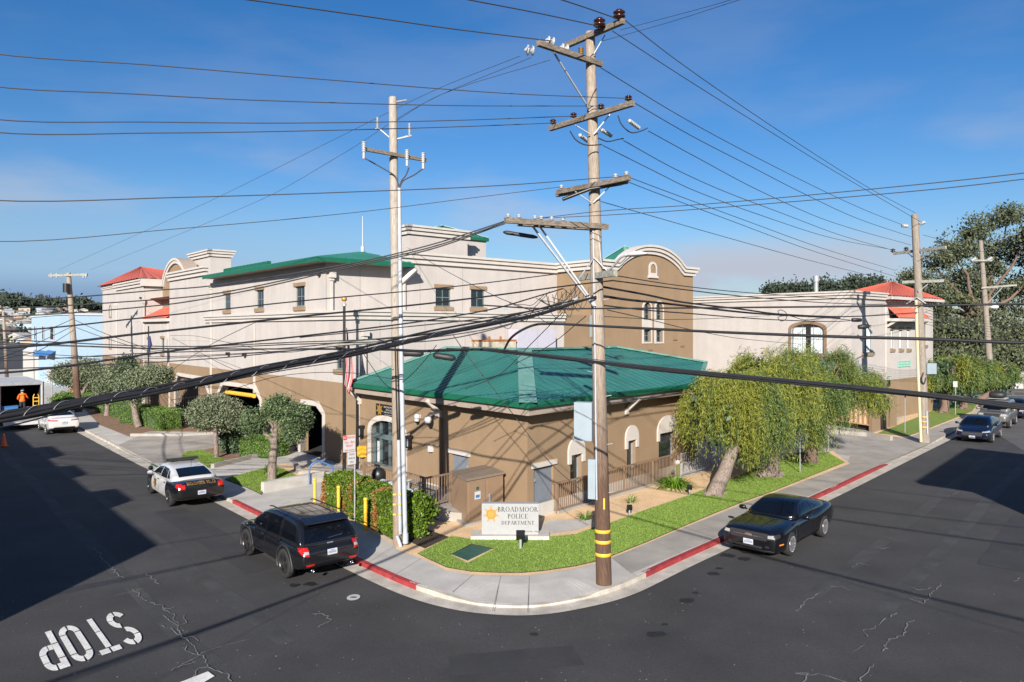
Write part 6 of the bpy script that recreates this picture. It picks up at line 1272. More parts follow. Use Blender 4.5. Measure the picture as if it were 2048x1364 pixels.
# blue handrail and low concrete walls by the steps
t = thing('handrail', 'bright blue tube handrail beside the sand bed and hedge', 'handrail', G(620, 970, SLAB)); q = MB(); p0, p1 = P(619, 970, 31), P(666, 943, 31.5); q.tube([V((p0.x, p0.y, SLAB)), p0+UP*.66, p0+UP*.78+(p1-p0)*.03, p0+UP*.84+(p1-p0)*.12, p0+UP*.84+(p1-p0)*.35, p1+UP*.28-(p1-p0)*.06, p1+UP*.22, p1-UP*.3], .035, 8); q.build('tube', M['blue_paint'], t)
def lowwall(label, pts, h, w_, m='concrete'):
    t = thing('low_wall', label, 'wall', pts[0]); q = MB()
    for a, b in zip(pts, pts[1:]): q.beam(a+UP*h/2, b+UP*h/2, w_, h)
    q.build('wall', M[m], t)
lowwall('low pale concrete retaining wall at the end of the left lawn', [G(525, 985, SLAB), G(645, 962, SLAB)], .42, .22)
lowwall('low concrete kerb wall between the garage walkway and the bark bed', [G(425, 936, SLAB), G(500, 918, SLAB), G(598, 899, SLAB)], .2, .2, 'concrete_old')
lowwall('low concrete retaining edge along the bark bed and garage driveway', [G(262, 872, SLAB), G(300, 872, SLAB), G(365, 872, SLAB), G(440, 868, SLAB)], .16, .22, 'concrete_old')
lowwall('low concrete edge between driveway and sand below the bin enclosure', [G(1660, 866, SLAB), G(1735, 873, SLAB), G(1783, 881, SLAB)], .25, .2, 'concrete_old')
lowwall('curved concrete step edge behind the lopped tree', [G(590, 936, SLAB), G(600, 948, SLAB), G(650, 953, SLAB), G(700, 962, SLAB)], .25, .2, 'concrete_old')
lowwall('low brown planter wall beyond the far street trees', [P(139, 790, 66)*1.0+UP*0, P(194, 788, 66)], 1.0, .3, 'tan')
# flagpoles
fp = P(688.5, 951, 32.9); fp = V((fp.x, fp.y, SLAB)); t = thing('flagpole', 'black flagpole with a gold ball top before the tan wall', 'flagpole', fp); zt = P(688, 612, 32.9).z; q = MB(); q.cyl(fp, V((fp.x, fp.y, zt)), .085, .06, 12); q.build('pole', M['black'], t); q = MB(); q.lathe(V((fp.x, fp.y, zt)), UP, [(.1, 0), (.1, .1), (.05, .12), (.05, .22)]); q.build('truck', M['galv'], t)
q = MB(); q.lathe(V((fp.x, fp.y, zt+.32)), UP, [(.13*math.sin(math.pi*k/8), -.13*math.cos(math.pi*k/8)) for k in range(9)]); q.build('finial', M['gold'], t)
t = thing('flag', 'american flag hanging in limp folds from the black flagpole', 'flag', (fp.x, fp.y, 5)); 
q = MB(); q.use(M['flag_red']); q.use(M['flag_white']); q.use(M['flag_blue']); nS = 18; nR = 16
def fpnt(s_, r_):          # s along hoist-fly folds 0..1, r down 0..1
    zt_ = P(690, 655, 32.9).z; zb_ = P(690, 786, 32.9).z; base = V((fp.x+.1, fp.y-.05, 0)); fold = .11*math.sin(s_*9+r_*2.4)+.05*math.sin(r_*7+s_*4); wd = (.07+.26*math.sin(min(1, r_*1.25)*1.9)**1.5)*(1 if r_ < .8 else 1-.5*(r_-.8)/.2)
    return base+V((s_*wd-.12*max(0, r_-.55)*(1-s_)*2.2, fold*.9, zt_+(zb_-zt_)*(r_*(.84+.16*s_)+.10*s_*(1-r_))))
for i in range(nS):
    for j in range(nR):
        s0, s1, r0, r1 = i/nS, (i+1)/nS, j/nR, (j+1)/nR
        q.cur = 2 if r0 < .42 and s0 > .15 else ((i//2) % 2); q.add([fpnt(s0, r0), fpnt(s1, r0), fpnt(s1, r1), fpnt(s0, r1)], [(0, 1, 2, 3)], True)
q.build('flag_cloth', None, t)
fp2 = P(297, 770, 55); fp2 = V((fp2.x, fp2.y, SLAB)); t = thing('flagpole', 'slim dark flagpole with a furled flag before the far cream wall', 'flagpole', fp2); q = MB(); q.cyl(fp2, V((fp2.x, fp2.y, P(297, 652, 55).z)), .06, .045); q.build('pole', M['black'], t)
q = MB(); zt, zb = P(297, 672, 55).z, P(297, 708, 55).z; q.tube([V((fp2.x+.08, fp2.y, zt)), V((fp2.x+.14, fp2.y-.03, (zt+zb)/2)), V((fp2.x-.08, fp2.y, zb))], [.06, .15, .07], 9); o = q.build('furled_flag', M['flag_blue']); tag(o, 'dark blue flag hanging furled on the slim far flagpole', 'flag')
# traffic cone
c = G(8, 892, 0); t = thing('traffic_cone', 'orange traffic cone on the shaded road behind the box truck', 'cone', c); q = MB(); q.box(c+UP*.02, (.36, .36, .04)); q.build('foot', M['orange'], t); q = MB(); q.lathe(c, UP, [(.15, .03), (.03, .7), (0, .71)]); q.build('cone_body', M['orange'], t)

b = V((-11.3, 1.0, 0)); mass('unseen round tree added outside the left corner to cast shade by the stop marking', tuple(b), [(b.x, b.y, 4.1, .75, .75, .9), (b.x+.3, b.y, 3.4, .6, .6, .7)], 3000, .2, 'leaf_metro', .15, tr=.12)  # out-of-frame tree, added for the wedge of shade it throws on the road
# ================================================================ UTILITY POLES AND WIRES
def pole(label, base, top, r0, r1, m, loc=None):
    t = thing('utility_pole', label, 'utility pole', base); q = MB(); q.tube([V(base)-UP*.05, V(base).lerp(V(top), .5)+V((.015, 0, 0)), V(top)], [r0, (r0+r1)/2, r1], 16); q.lathe(V(top)-UP*.02, UP, [(r1, 0), (r1*.8, .05), (0, .07)], 16); q.build('pole_shaft', M[m], t); return t
def arm_pts(z_v, dpole, ua, va, ub, vb):   # horizontal crossarm whose ends are seen at (ua,va),(ub,vb); z_v = row where it crosses the pole
    h = (CV-z_v)*dpole/FPX; return P(ua, va, h*FPX/(CV-va)), P(ub, vb, h*FPX/(CV-vb))
def crossarm(t, a, b, w=.11, h=.13, m='wood_arm', name='crossarm', off=None):
    q = MB(); o = off or V((0, 0, 0)); q.beam(a+o, b+o, w, h); return q.build(name, M[m], t)
def pin_ins(par, p, s=1.0, m='brown_glaze'):
    q = MB(); q.lathe(p, UP, [(.02*s, -.06*s), (.05*s, 0), (.14*s, .02*s), (.15*s, .05*s), (.07*s, .07*s), (.07*s, .10*s), (.14*s, .12*s), (.14*s, .15*s), (.08*s, .18*s), (.08*s, .2*s), (0, .22*s)], 14); return q.build('insulator', M[m], par)
def disc_ins(par, p, axis, s=1.0, n=2, m='white_glaze'):
    q = MB(); axis = V(axis).normalized()
    for k in range(n): q.lathe(p+axis*.13*k*s, axis, [(.02*s, -.03*s), (.13*s, -.01*s), (.135*s, .02*s), (.09*s, .03*s), (.05*s, .07*s), (.02*s, .1*s)], 14)
    return q.build('disc_insulator', M[m], par)
def stack_ins(par, a, b, r, n=8, m='white_glaze'):
    q = MB(); a, b = V(a), V(b); ax = (b-a); L_ = ax.length; prof = [(0, 0)]
    for k in range(n): z = L_*k/n; prof += [(r*.5, z), (r, z+L_/n*.3), (r, z+L_/n*.5), (r*.5, z+L_/n*.75)]
    q.lathe(a, ax, prof+[(0, L_)], 12); return q.build('insulator', M[m], par)
DPM = 19.24
mb_ = G(1208, 1168, SLAB-.01); DPM = mb_.y; mt = P(1180, 66, DPM)
MP = pole('tall weathered wooden pole with many crossarms standing at the pavement corner', mb_, mt, .205, .125, 'wood_pole')
def mp(v): t = (1168-v)/(1168-66); return mb_.lerp(mt, t)
def strut(t, a, b, w=.05, m='galv', name='brace'): q = MB(); q.beam(a, b, w, w*.6); q.build(name, M[m], t)
A1 = arm_pts(75, DPM, 1126, 99, 1245, 48.5); A2 = arm_pts(126, DPM, 1075, 92, 1201, 134); A3 = arm_pts(235, DPM, 1099, 261, 1264.5, 211); A4 = arm_pts(373, DPM, 1114, 387, 1256.6, 359); A5 = arm_pts(454, DPM, 1010, 443, 1213.5, 455.5); A6 = arm_pts(552, DPM, 1153.7, 557, 1229, 547.5)
fr = V((0, -.19, 0))
for a in (A1, A2, A3): crossarm(MP, *a, off=fr)
crossarm(MP, *A4, off=fr, h=.12); crossarm(MP, *A4, off=-fr, h=.12)
crossarm(MP, *A5, off=fr, h=.13); b5 = A5[0].lerp(A5[1], .18); crossarm(MP, A5[0].lerp(A5[1], .12), A5[1]-(A5[1]-A5[0])*.08, off=-fr, h=.13); crossarm(MP, *A6, off=fr, m='wood_pale', h=.15)
q = MB(); q.tube([P(1125, 399, DPM-.3), P(1180, 378, DPM-.25), P(1244, 367, DPM-.5)], .045); q.build('spare_pipe', M['black'], MP)
strut(MP, P(1061, 447, DPM-.5), P(1187, 612, DPM-.22), .07); strut(MP, P(1076, 448, DPM-.3), P(1191, 612, DPM-.2), .07); strut(MP, P(1107, 104, DPM-.7), P(1178, 218, DPM-.2), .045)
for (a, b) in (((1150, 250), (1180, 268)), ((1220, 229), (1188, 268)), ((1158, 556), (1188, 515)), ((1222, 549), (1188, 515)), ((1150, 383), (1182, 405)), ((1225, 368), (1187, 405)), ((1210, 70), (1188, 108))): strut(MP, P(*a, DPM-.28), P(*b, DPM-.2), .035)
up = UP*.10
for u, v in ((1197, 50), (1236, 34)): c = P(u, v+8, (A1[1].y+.35 if u < 1220 else A1[1].y+.05)); pin_ins(MP, c+fr-UP*.02, 1.05)
for (u, v, ax) in ((1066, 101, (-1, -.2, 0)), (1106, 85, (-1, -.3, .15)), (1134, 99, (-1, -.3, .1))): disc_ins(MP, P(u, v, DPM-1.0+.008*(u-1066)), ax, .95)
stack_ins(MP, P(1162, 116, DPM-.25), P(1162, 94, DPM-.25), .07, 6, 'gold_dark')
for k, (u, v) in enumerate(((1106, 249), (1150, 234), (1204.7, 217), (1255.5, 201))): s_ = (u-1099)/(1264.5-1099); c = A3[0].lerp(A3[1], s_)+fr+UP*.07; pin_ins(MP, c+UP*.03, .62)
for s_, e in ((.06, 1), (.82, 1), (.96, 1)): pin_ins(MP, A4[0].lerp(A4[1], s_)+fr+UP*.08, .45, 'white_glaze')
for s_ in (.03, .13, .28, .34, .44, .55): pin_ins(MP, A5[0].lerp(A5[1], s_)+fr+UP*.08, .42, 'white_glaze')
for (u0, v0, u1, v1) in ((1258, 241, 1279, 257), (1202, 259, 1223, 272), (1159, 270, 1177, 283)): stack_ins(MP, P(u0, v0, DPM-.1), P(u1, v1, DPM+.4), .055, 7)
for pts, d in (([(1236, 231), (1243, 249), (1262, 265), (1282, 262), (1295, 256)], .0), ([(1196, 276), (1215, 283), (1235, 279), (1247, 277)], 0), ([(1140, 262), (1152, 280), (1172, 290), (1204, 289)], -.3)):
    q = MB(); q.tube(smooth_poly([P(u, v, DPM-.1+d+.004*(u-1190)) for u, v in pts], 4), .016, 6); q.build('jumper_lead', M['cable'], MP)
q = MB(); q.tube([P(1186, 460, DPM-.14), P(1190, 700, DPM-.17), P(1193.5, 1000, DPM-.19)], .022, 8); q.build('ground_moulding', M['pvc'], MP)
q = MB(); q.tube([P(1196, 465, DPM-.13), P(1203, 530, DPM-.14)], .015, 6); q.build('ground_wire', M['pvc'], MP)
for v in (1060.5, 1081.5, 1107): q = MB(); c = mp(v); r = .205-.08*(1168-v)/1102+.006; q.lathe(c, UP, [(r, -.042), (r+.003, -.04), (r+.003, .04), (r, .042)], 20); q.build('yellow_band', M['yellow'], MP)
q = MB(); c = mp(1004); q.obb(c+V((.03, -.202, 0)), V((.022, 0, 0)), V((0, .01, 0)), UP*.14); q.build('yellow_tag', M['yellow'], MP)
for v in range(600, 1000, 48): q = MB(); c = mp(v); s_ = -1 if (v//48) % 2 else 1; q.cyl(c+V((s_*.15, -.08, 0)), c+V((s_*.30, -.12, .03)), .011, n=6); q.build('pole_step', M['galv'], MP)
def pbox(u0, u1, v0, v1, d, dep, m='pale_box', nm='meter_box', tilt=.5):
    a, b = P(u0, v1, d), P(u1, v0, d); xd = V((math.cos(tilt*.6), -math.sin(tilt*.6), 0)); c = (a+b)/2; q = MB(); w = abs(b.x-a.x)/(abs(xd.x)+.0)*.5; q.obb(c, xd*w*.95, V((-xd.y, xd.x, 0))*dep/2, UP*abs(b.z-a.z)/2); return q.build(nm, M[m], MP)
bx = pbox(1150, 1186, 804, 880, DPM-.1, .3); q = MB(); c = P(1172, 845, DPM-.3); 
pbox(1177, 1192, 918, 997, DPM-.1, .16); pbox(1182, 1190, 919, 948, DPM-.12, .12)
q = MB(); q.box(P(1181, 652, DPM-.1), (.07, .1, .55)); q.build('cable_box', M['frame'], MP)
q = MB(); sl_ = [P(1204, 547, DPM-.15), P(1218, 540, DPM-.35), P(1230, 529, DPM-.5), P(1242, 515, DPM-.65), P(1258, 509.5, DPM-.8)]; q.tube(smooth_poly(sl_, 4), .028, 8); lm = q.build('lamp_arm', M['galv'], MP)
q = MB(); c = P(1274, 509, DPM-.95); ax = (P(1292, 507, DPM-1.1)-P(1256, 510.5, DPM-.8)).normalized(); sd = ax.cross(UP).normalized(); vs = []
for i in range(9):
    s_ = i/8; w_ = .13*math.sin(math.pi*min(1, .12+s_*.95))**.7+.02; h_ = .085*math.sin(math.pi*min(1, .15+s_*.85))**.8+.01
    for j in range(10): an = 2*math.pi*j/10; vs.append(c+ax*(s_-.5)*.56+sd*math.cos(an)*w_+UP*(math.sin(an)*h_*(1 if math.sin(an) > 0 else .5)))
q.add(vs, [(i*10+j, i*10+(j+1) % 10, (i+1)*10+(j+1) % 10, (i+1)*10+j) for i in range(8) for j in range(10)]+[tuple(range(10)), tuple(range(80, 90))], True); q.build('street_lamp_head', M['white'], lm)
# left pole with white conduits
LB = G(796, 1089, SLAB-.01); DLP = LB.y; LT = P(785.5, 196, DLP)
LP_ = pole('wooden pole with white conduits on its side standing between hedge and pavement', LB, LT, .155, .125, 'wood_pole_pale')
q = MB(); q.tube([P(811, 1085, DLP-.22), P(803, 750, DLP-.22), P(800.5, 560, DLP-.18), P(798.5, 376, DLP-.16)], [.072, .072, .062, .055], 10); q.tube([P(811, 1086, DLP-.22), P(811, 1066, DLP-.22)], .09, 10); q.build('conduit', M['pvc'], LP_)
q = MB(); q.tube([P(800.5, 1068, DLP-.28), P(797, 880, DLP-.27)], .055, 10); q.build('conduit', M['pvc'], LP_)
q = MB(); q.tube([P(802, 1094, DLP-.32), P(794, 1072, DLP-.25)], .055, 10); q.build('conduit', M['pvc'], LP_)
for v in (989, 1009, 1029):
    q = MB(); q.box(P(789, v, DLP-.17), (.09, .02, .05)); q.box(P(799.5, v, DLP-.345), (.07, .02, .05)); q.build('yellow_band', M['yellow'], LP_)
q = MB(); q.tube([P(790, 690, DLP-.17), P(792.5, 800, DLP-.18), P(796, 920, DLP-.2)], .02, 6); q.build('riser_cable', M['cable'], LP_); q = MB(); q.tube([P(794, 700, DLP-.17), P(797, 800, DLP-.18), P(798, 880, DLP-.2)], .014, 6); q.build('riser_cable', M['cable'], LP_)
a = arm_pts(312, DLP, 731, 301, 854, 323); crossarm(LP_, *a, off=V((0, -.17, 0)), m='wood_arm', w=.09, h=.10)
for s_, u, v in ((.0, 725, 303), (.68, 815, 321), (.95, 847, 325)):
    c = a[0].lerp(a[1], s_)+V((0, -.24, 0)); stack_ins(LP_, c-UP*.12, c+UP*.22, .075, 5); q = MB(); q.tube([c-UP*.3, c+UP*.15], .045, 8); q.build('fuse_cutout', M['white_glaze'], LP_)
for (u, v0, v1, ub, vb) in ((755, 234, 258, 779, 275), (819, 246, 271, 794, 278)):
    stack_ins(LP_, P(u, v1, DLP), P(u, v0, DLP), .05, 9, 'grey_pipe'); q = MB(); q.tube([P(u-4, v1, DLP), P(u+4, v1, DLP), P(ub, vb, DLP)], .03, 6); q.build('bracket', M['galv'], LP_)
q = MB(); q.tube([P(792, 204, DLP), P(814, 200.5, DLP-.2)], .035, 6); q.build('bracket', M['galv'], LP_)
for pts in ([(727, 315), (745, 325), (775, 342), (790, 352), (798, 372)], [(818, 335), (812, 350), (803, 362), (799, 374)], [(845, 338), (828, 350), (806, 362), (799, 376)]): q = MB(); q.tube(smooth_poly([P(u, v, DLP-.2) for u, v in pts], 4), .02, 6); q.build('jumper_lead', M['cable'], LP_)
q = MB(); q.beam(P(655, 690, DLP-.9), P(790, 677, DLP-.2), .09, .12); q.build('alley_arm', M['wood_pale'], LP_); strut(LP_, P(715, 686, DLP-.6), P(786, 738, DLP-.17), .05)
# pole half way along the right street
RB = G(1850, 885, SLAB-.01); DR1 = RB.y; RT = P(1829.5, 430, DR1)
RP = pole('wooden pole with yellow bands and a grey box at the driveway of the right street', RB, RT, .27, .19, 'wood_grey')
q = MB(); q.tube([P(1842, 884, DR1-.3), P(1836, 740, DR1-.3), P(1832, 600, DR1-.28)], .085, 8); q.build('conduit', mat('cream_conduit', (.50, .44, .28), .6), RP)
q = MB(); q.tube([P(1855, 868, DR1-.3), P(1853.5, 822, DR1-.3)], .045, 8); q.build('conduit', M['pvc'], RP)
for v in (834, 843.5, 854.5): q = MB(); q.box(P(1849, v, DR1-.29), (.25, .02, .07)); q.build('yellow_band', M['yellow'], RP)
for (z_v, ends) in ((501.6, (1783, 508, 1886.6, 495.6)), (563.5, (1800, 565, 1883, 562))):
    a = arm_pts(z_v, DR1, *ends); crossarm(RP, *a, off=V((0, -.25, 0)), m='wood_pale', w=.12, h=.16); s0 = a[0].lerp(a[1], .3); s1 = a[0].lerp(a[1], .75); pz = P(1837, z_v+20, DR1-.25); strut(RP, s0, pz, .05); strut(RP, s1, pz, .05)
    for s_ in ((.03, .3) if z_v < 510 else ()): pin_ins(RP, a[0].lerp(a[1], s_)+UP*.1, 1.0)
for (u0, v0, u1, v1) in ((1803, 451, 1816, 452), (1838, 448, 1850, 444)): stack_ins(RP, P(u0, v0, DR1), P(u1, v1, DR1), .11, 5); q = MB(); q.tube([P((u0+u1)/2, (v0+v1)/2, DR1), P(1829, 458, DR1)], .03, 6); q.build('bracket', M['galv'], RP)
q = MB(); q.obb(P(1859, 737, DR1-.1), V((.3, .05, 0)), V((-.03, .2, 0)), UP*.31); q.build('meter_box', M['pale_box'], RP)
q = MB(); q.tube(smooth_poly([P(1847, 745, DR1-.28), P(1843, 760, DR1-.3), P(1848, 768, DR1-.3), P(1852, 755, DR1-.3)], 3), .03, 6); q.build('riser_cable', M['cable'], RP)
strut(RP, P(1812, 608, DR1-.4), P(1832, 595, DR1-.2), .06); strut(RP, P(1852, 607, DR1-.4), P(1834, 595, DR1-.2), .06)
# far right pole by the cross street
FB = G(1984, 790, 0); dF = FB.y; FR = pole('pale grey pole with a street lamp at the cross street corner', FB, P(1961, 481, dF), .34, .2, 'wood_grey')
for zv, e in ((521, (1944, 521, 1984, 521)), (573, (1962, 575.9, 2033, 570))): a = P(e[0], e[1], dF-.3), P(e[2], e[3], dF-.3); crossarm(FR, *a, m='wood_pale', w=.14, h=.18)
strut(FR, P(1975, 606, dF-.2), P(2005, 574, dF-.3), .08)
for u, v in ((1948, 519), (1980, 518)): stack_ins(FR, P(u-6, v+3, dF-.3), P(u+4, v-3, dF-.3), .18, 4)
q = MB(); q.tube([P(1973, 621, dF), P(1979, 613, dF-.3), P(1986, 614, dF-.5)], .06, 6); q.lathe(P(1989, 614, dF-.5), V((1, -.2, 0)), [(.05, -.4), (.2, -.1), (.18, .3), (.02, .4)], 10); q.build('street_lamp', M['white'], FR)
# far left pole
LFB = G(157, 824, SLAB-.01); dL = LFB.y; LF = pole('dark leaning pole with a pale crossarm and transformer near the blue building', LFB, P(137, 546, dL), .27, .17, 'wood_pole')
crossarm(LF, P(97.5, 551, dL-.2), P(175, 549.5, dL-.2), m='wood_pale', w=.13, h=.18); q = MB(); q.cyl(P(132.5, 585, dL-.35), P(132.5, 567, dL-.35), .24, .24, 12); q.build('transformer', M['black'], LF)
for u in (103, 114, 167, 172): stack_ins(LF, P(u, 556, dL-.2), P(u, 546, dL-.2), .10, 4, 'grey_pipe')
fb = P(14.7, 800, 92); LF2 = pole('distant thin pole beyond the roof of the box truck', (fb.x, fb.y, -.5), P(6.6, 624, 92), .22, .15, 'wood_pole'); crossarm(LF2, P(0, 633, 92), P(13, 632, 92), m='wood_arm')
# ---------------------------------------------------------------- wires
def wire(px, d0, d1, r, m='cable', n=6):
    us = [p[0] for p in px]; L_ = [0]
    for a, b in zip(px, px[1:]): L_.append(L_[-1]+math.hypot(b[0]-a[0], b[1]-a[1]))
    pts = []
    for (p, l) in zip(px, L_): s_ = l/L_[-1]; d = 1/((1-s_)/d0+s_/d1); pts.append(P(p[0], p[1], d))
    if px[-1][0] < -5 or px[-1][0] > 2060:          # carry on past the frame towards the next pole
        e = (pts[-1]-pts[-2]); e.z = 0; e.normalize(); pts += [pts[-1]+e*6+UP*.12, pts[-1]+e*14+UP*.6]
    sp = smooth_poly(pts, 6) if len(pts) > 2 else [pts[0].lerp(pts[1], k/8) for k in range(9)]
    rr = [r[0]+(r[1]-r[0])*k/(len(sp)-1) for k in range(len(sp))] if isinstance(r, tuple) else r
    q = MB(); q.tube(sp, rr, n, caps=False); return q
def W(label, px, d0, d1, r, m='cable', group=None, name='overhead_wire', cat='wire'):
    o = wire(px, d0, d1, r, m).build(name, M[m]); return tag(o, label, cat, group)
gl = 'bare wires from the big corner pole towards the left edge'
WL3 = 'thin dark wire running nearly level from the third crossarm of the corner pole'
for px in ([(1262, 197), (1000, 186), (600, 155), (300, 130), (-30, 105)], [(1204, 212), (900, 211), (500, 200), (250, 187), (-30, 171)], [(1150, 232), (900, 241), (600, 246), (300, 244), (-30, 237)], [(1106, 246), (900, 254), (600, 262), (300, 266), (-30, 263)]): W(WL3, px, DPM, 12.5, .0105, 'wire', gl)
GT_ = 'upper wires that leave the frame at the top'
WT = 'power wire rising from the pole top insulators over the upper edge of the frame'
for px, d1 in (([(1236, 38), (1185, 20), (1140, 5), (1100, -8)], 14), ([(1196, 52), (1080, 27), (940, 0), (880, -12)], 13.5), ([(1104, 82), (900, 57), (700, 28), (480, -3)], 12.5)): W(WT, px, DPM-.8, d1, .013, 'wire', GT_)
W('pale grey wire dropping left from the fourth crossarm across the sky', [(1250, 352), (1000, 371), (700, 384), (350, 395), (-30, 400)], DPM, 12.5, .011, 'wire')
W('thin wire from the fourth crossarm passing behind the conduit pole to the left', [(1120, 374), (934, 397), (700, 426), (350, 458), (-30, 483)], DPM, 13, .008, 'wire')
GN = 'hair thin wires sloping down from the pole top to the far left pole'
for px in ([(1040, 112), (870, 180), (690, 268), (420, 402), (116, 540)], [(1062, 115), (850, 205), (690, 305), (521, 400), (180, 540)], [(1100, 120), (880, 190), (780, 250)]): W('thin wire sloping from the corner pole top across the sky to the far left pole', px, DPM-.5, 56 if len(px) > 3 else 23, .007, 'wire', GN)
GRR = 'wires along the right street'
WRL = 'power wire sagging from the corner pole to the pole at the right driveway'
RW = [([(1247, 38), (1350, 118), (1500, 223), (1640, 315), (1745, 380), (1831, 426)], .012), ([(1225, 62), (1360, 150), (1500, 238), (1640, 325), (1736, 382), (1845, 446)], .012), ([(1201, 135), (1360, 232), (1500, 308), (1643, 380), (1730, 420), (1808, 451)], .012), ([(1261, 201), (1380, 270), (1500, 332), (1593, 380), (1710, 435), (1824, 474)], .012),
      ([(1297, 262), (1390, 313), (1518, 381), (1660, 443), (1822, 490)], .011), ([(1247, 281), (1350, 338), (1447, 382), (1560, 425), (1680, 470), (1788, 501)], .011), ([(1206, 291), (1300, 338), (1386, 380), (1520, 430), (1660, 475), (1788, 500)], .011), ([(1257, 354), (1331, 382), (1480, 437), (1640, 495), (1792, 541)], .010), ([(1252, 362), (1300, 381), (1450, 437), (1620, 500), (1800, 556)], .010), ([(1202, 403), (1300, 431), (1450, 474), (1620, 521), (1780, 561)], .010)]
for px, r in RW: W(WRL, px, DPM, DR1, r, 'wire', GRR)
W('upper of two pale wires rising from the long alley arm to the right edge', [(1080, 436), (1216, 421), (1400, 409), (1714, 381), (2090, 341)], DPM, 12, .009, 'wire'); W('lower of two pale wires rising from the long alley arm to the right edge', [(1068, 437), (1216, 430), (1400, 418), (1842, 381), (2090, 353)], DPM, 12, .009, 'wire')
for px in ([(1240, 60), (1420, 12), (1480, -6)], [(1205, 82), (1340, 44), (1490, -4)]): W('hair thin wire leaving the corner pole top over the upper right sky', px, DPM, 14, .006, 'wire', 'hair thin wires in the upper right sky')
GA = 'twisted service cables from the alley arm to the far left'
for k, px in enumerate(([(1008, 443), (860, 490), (700, 527), (427, 571), (307, 581), (120, 596), (-30, 599)], [(1008, 446), (860, 495), (700, 531), (444, 585), (273, 602), (-30, 617)], [(1010, 447), (860, 499), (700, 534), (500, 580), (325, 610), (-30, 634)])): W('twisted black service cable from the long alley arm past the conduit pole to the left', px, DPM-.3, 20, .018, 'cable', GA)
W('single black cable crossing above the windows of the cream wall to the left edge', [(1145, 544), (900, 574), (600, 602), (300, 634), (-30, 663)], DPM, 11, .014)
W('thick black cable from the grey bracket on the corner pole to the left edge', [(1226, 561), (1147, 570), (900, 602), (600, 633), (300, 665), (-30, 697)], DPM-.2, 9.5, .019)
W('black cable from the tangle at the corner pole past the flagpole to the left edge', [(1126, 577), (1060, 597), (990, 617), (860, 640), (700, 661), (350, 701), (-30, 748)], DPM, 10, .017)
GC_ = 'parallel cables strung from the tangle to the conduit pole and beyond'
for px in ([(1160, 595), (1050, 625), (942, 653), (800, 675), (600, 684), (342, 693), (-30, 678)], [(1160, 600), (1060, 636), (960, 661), (800, 681), (600, 688), (342, 697), (-30, 684)], [(1130, 607), (1060, 622), (940, 640), (800, 655), (600, 675)], [(1120, 612), (1000, 640), (860, 666), (720, 681), (560, 697), (300, 706), (-30, 722)], [(1100, 620), (1000, 655), (880, 680), (700, 690), (450, 715), (200, 730), (-30, 737)]): W('black communication cable in the sagging bundle between the corner pole and the conduit pole', px, DPM-.1, 21 if len(px) > 5 else DLP, .017, 'cable', GC_)
A_ = [(1192, 594), (1160, 602), (1078, 628), (980, 648), (873, 670), (700, 709), (520, 741), (342, 778), (170, 805), (-30, 840)]
def bundle(label, px, d0, d1, r, name='cable_bundle'):
    o0 = wire(px, d0, d1, .01); ctr = [sum((V(v) for v in o0.v[i:i+6]), V((0, 0, 0)))/6 for i in range(0, len(o0.v)//6*6, 6)]
    t = thing(name, label, 'cable', ctr[0]); k_ = len(ctr)
    for j in range(4):
        rr = [(r[0]+(r[1]-r[0])*i/(k_-1)) for i in range(k_)]; q = MB(); fr_ = []
        for i, p in enumerate(ctr): an = i*.16+j*math.pi/2+(j % 2)*.4; e = rr[i]*(.55 if j else .35); fr_.append(p+V((0, math.cos(an)*e, math.sin(an)*e)))
        q.tube(fr_, [x*(.52, .40, .46, .34)[j] for x in rr], 7, caps=False); q.build('cable_strand', M['cable'], t)
bundle('very thick black lashed cable bundle sweeping from the corner pole to the lower left edge', A_, DPM-.2, 7.4, (.04, .062))
def along(px, d0, d1, s_):
    L_ = [0]
    for a, b in zip(px, px[1:]): L_.append(L_[-1]+math.hypot(b[0]-a[0], b[1]-a[1]))
    l = s_*L_[-1]
    for i in range(len(px)-1):
        if l <= L_[i+1] or i == len(px)-2: t = (l-L_[i])/(L_[i+1]-L_[i]); break
    d = 1/((1-s_)/d0+s_/d1); return P(px[i][0]+(px[i+1][0]-px[i][0])*t, px[i][1]+(px[i+1][1]-px[i][1])*t, d)
hel = [along(A_, DPM-.2, 7.4, .25+.75*k/240) for k in range(241)]; hp = []
for k, p in enumerate(hel): an = k*.42; hp.append(p+V((0, math.cos(an)*(.048+.014*k/240), math.sin(an)*(.048+.014*k/240))))
q = MB(); q.tube(hp, .0035, 4, caps=False); tag(q.build('lashing_wire', M['galv']), 'shiny lashing wire wound round the thick cable bundle at the lower left', 'wire')
W('slim cable running just above the thick lashed bundle to the lower left edge', [(1150, 600), (1000, 636), (860, 662), (700, 700), (520, 733), (342, 768), (170, 797), (-30, 828)], DPM-.3, 7.4, .02)
W('thin wire hanging just below the thick lashed bundle', [(690, 722), (560, 742), (400, 772), (200, 805), (-30, 860)], 14, 7.8, .009)
B_ = [(-30, 688), (150, 692), (307, 697), (600, 698), (780, 699), (839, 702), (900, 700), (960, 699), (1010, 704), (1100, 714), (1181, 723), (1300, 737), (1593, 765), (1850, 790), (2090, 818)]
bundle('heavy black cable sagging from the conduit pole past the corner pole to the right edge', B_[3:], 22, 7.9, (.036, .042)); W('black cable continuing left from the conduit pole below the parallel cables', B_[:5][::-1], 22.4, 20, .024)
hel = [along(B_[7:], 18.4, 7.9, k/170) for k in range(171)]; q = MB(); q.tube([p+V((0, math.cos(k*.45)*.040, math.sin(k*.45)*.040)) for k, p in enumerate(hel)], .003, 4, caps=False); tag(q.build('lashing_wire', M['galv']), 'shiny lashing wire wound round the heavy cable that sags to the right edge', 'wire')
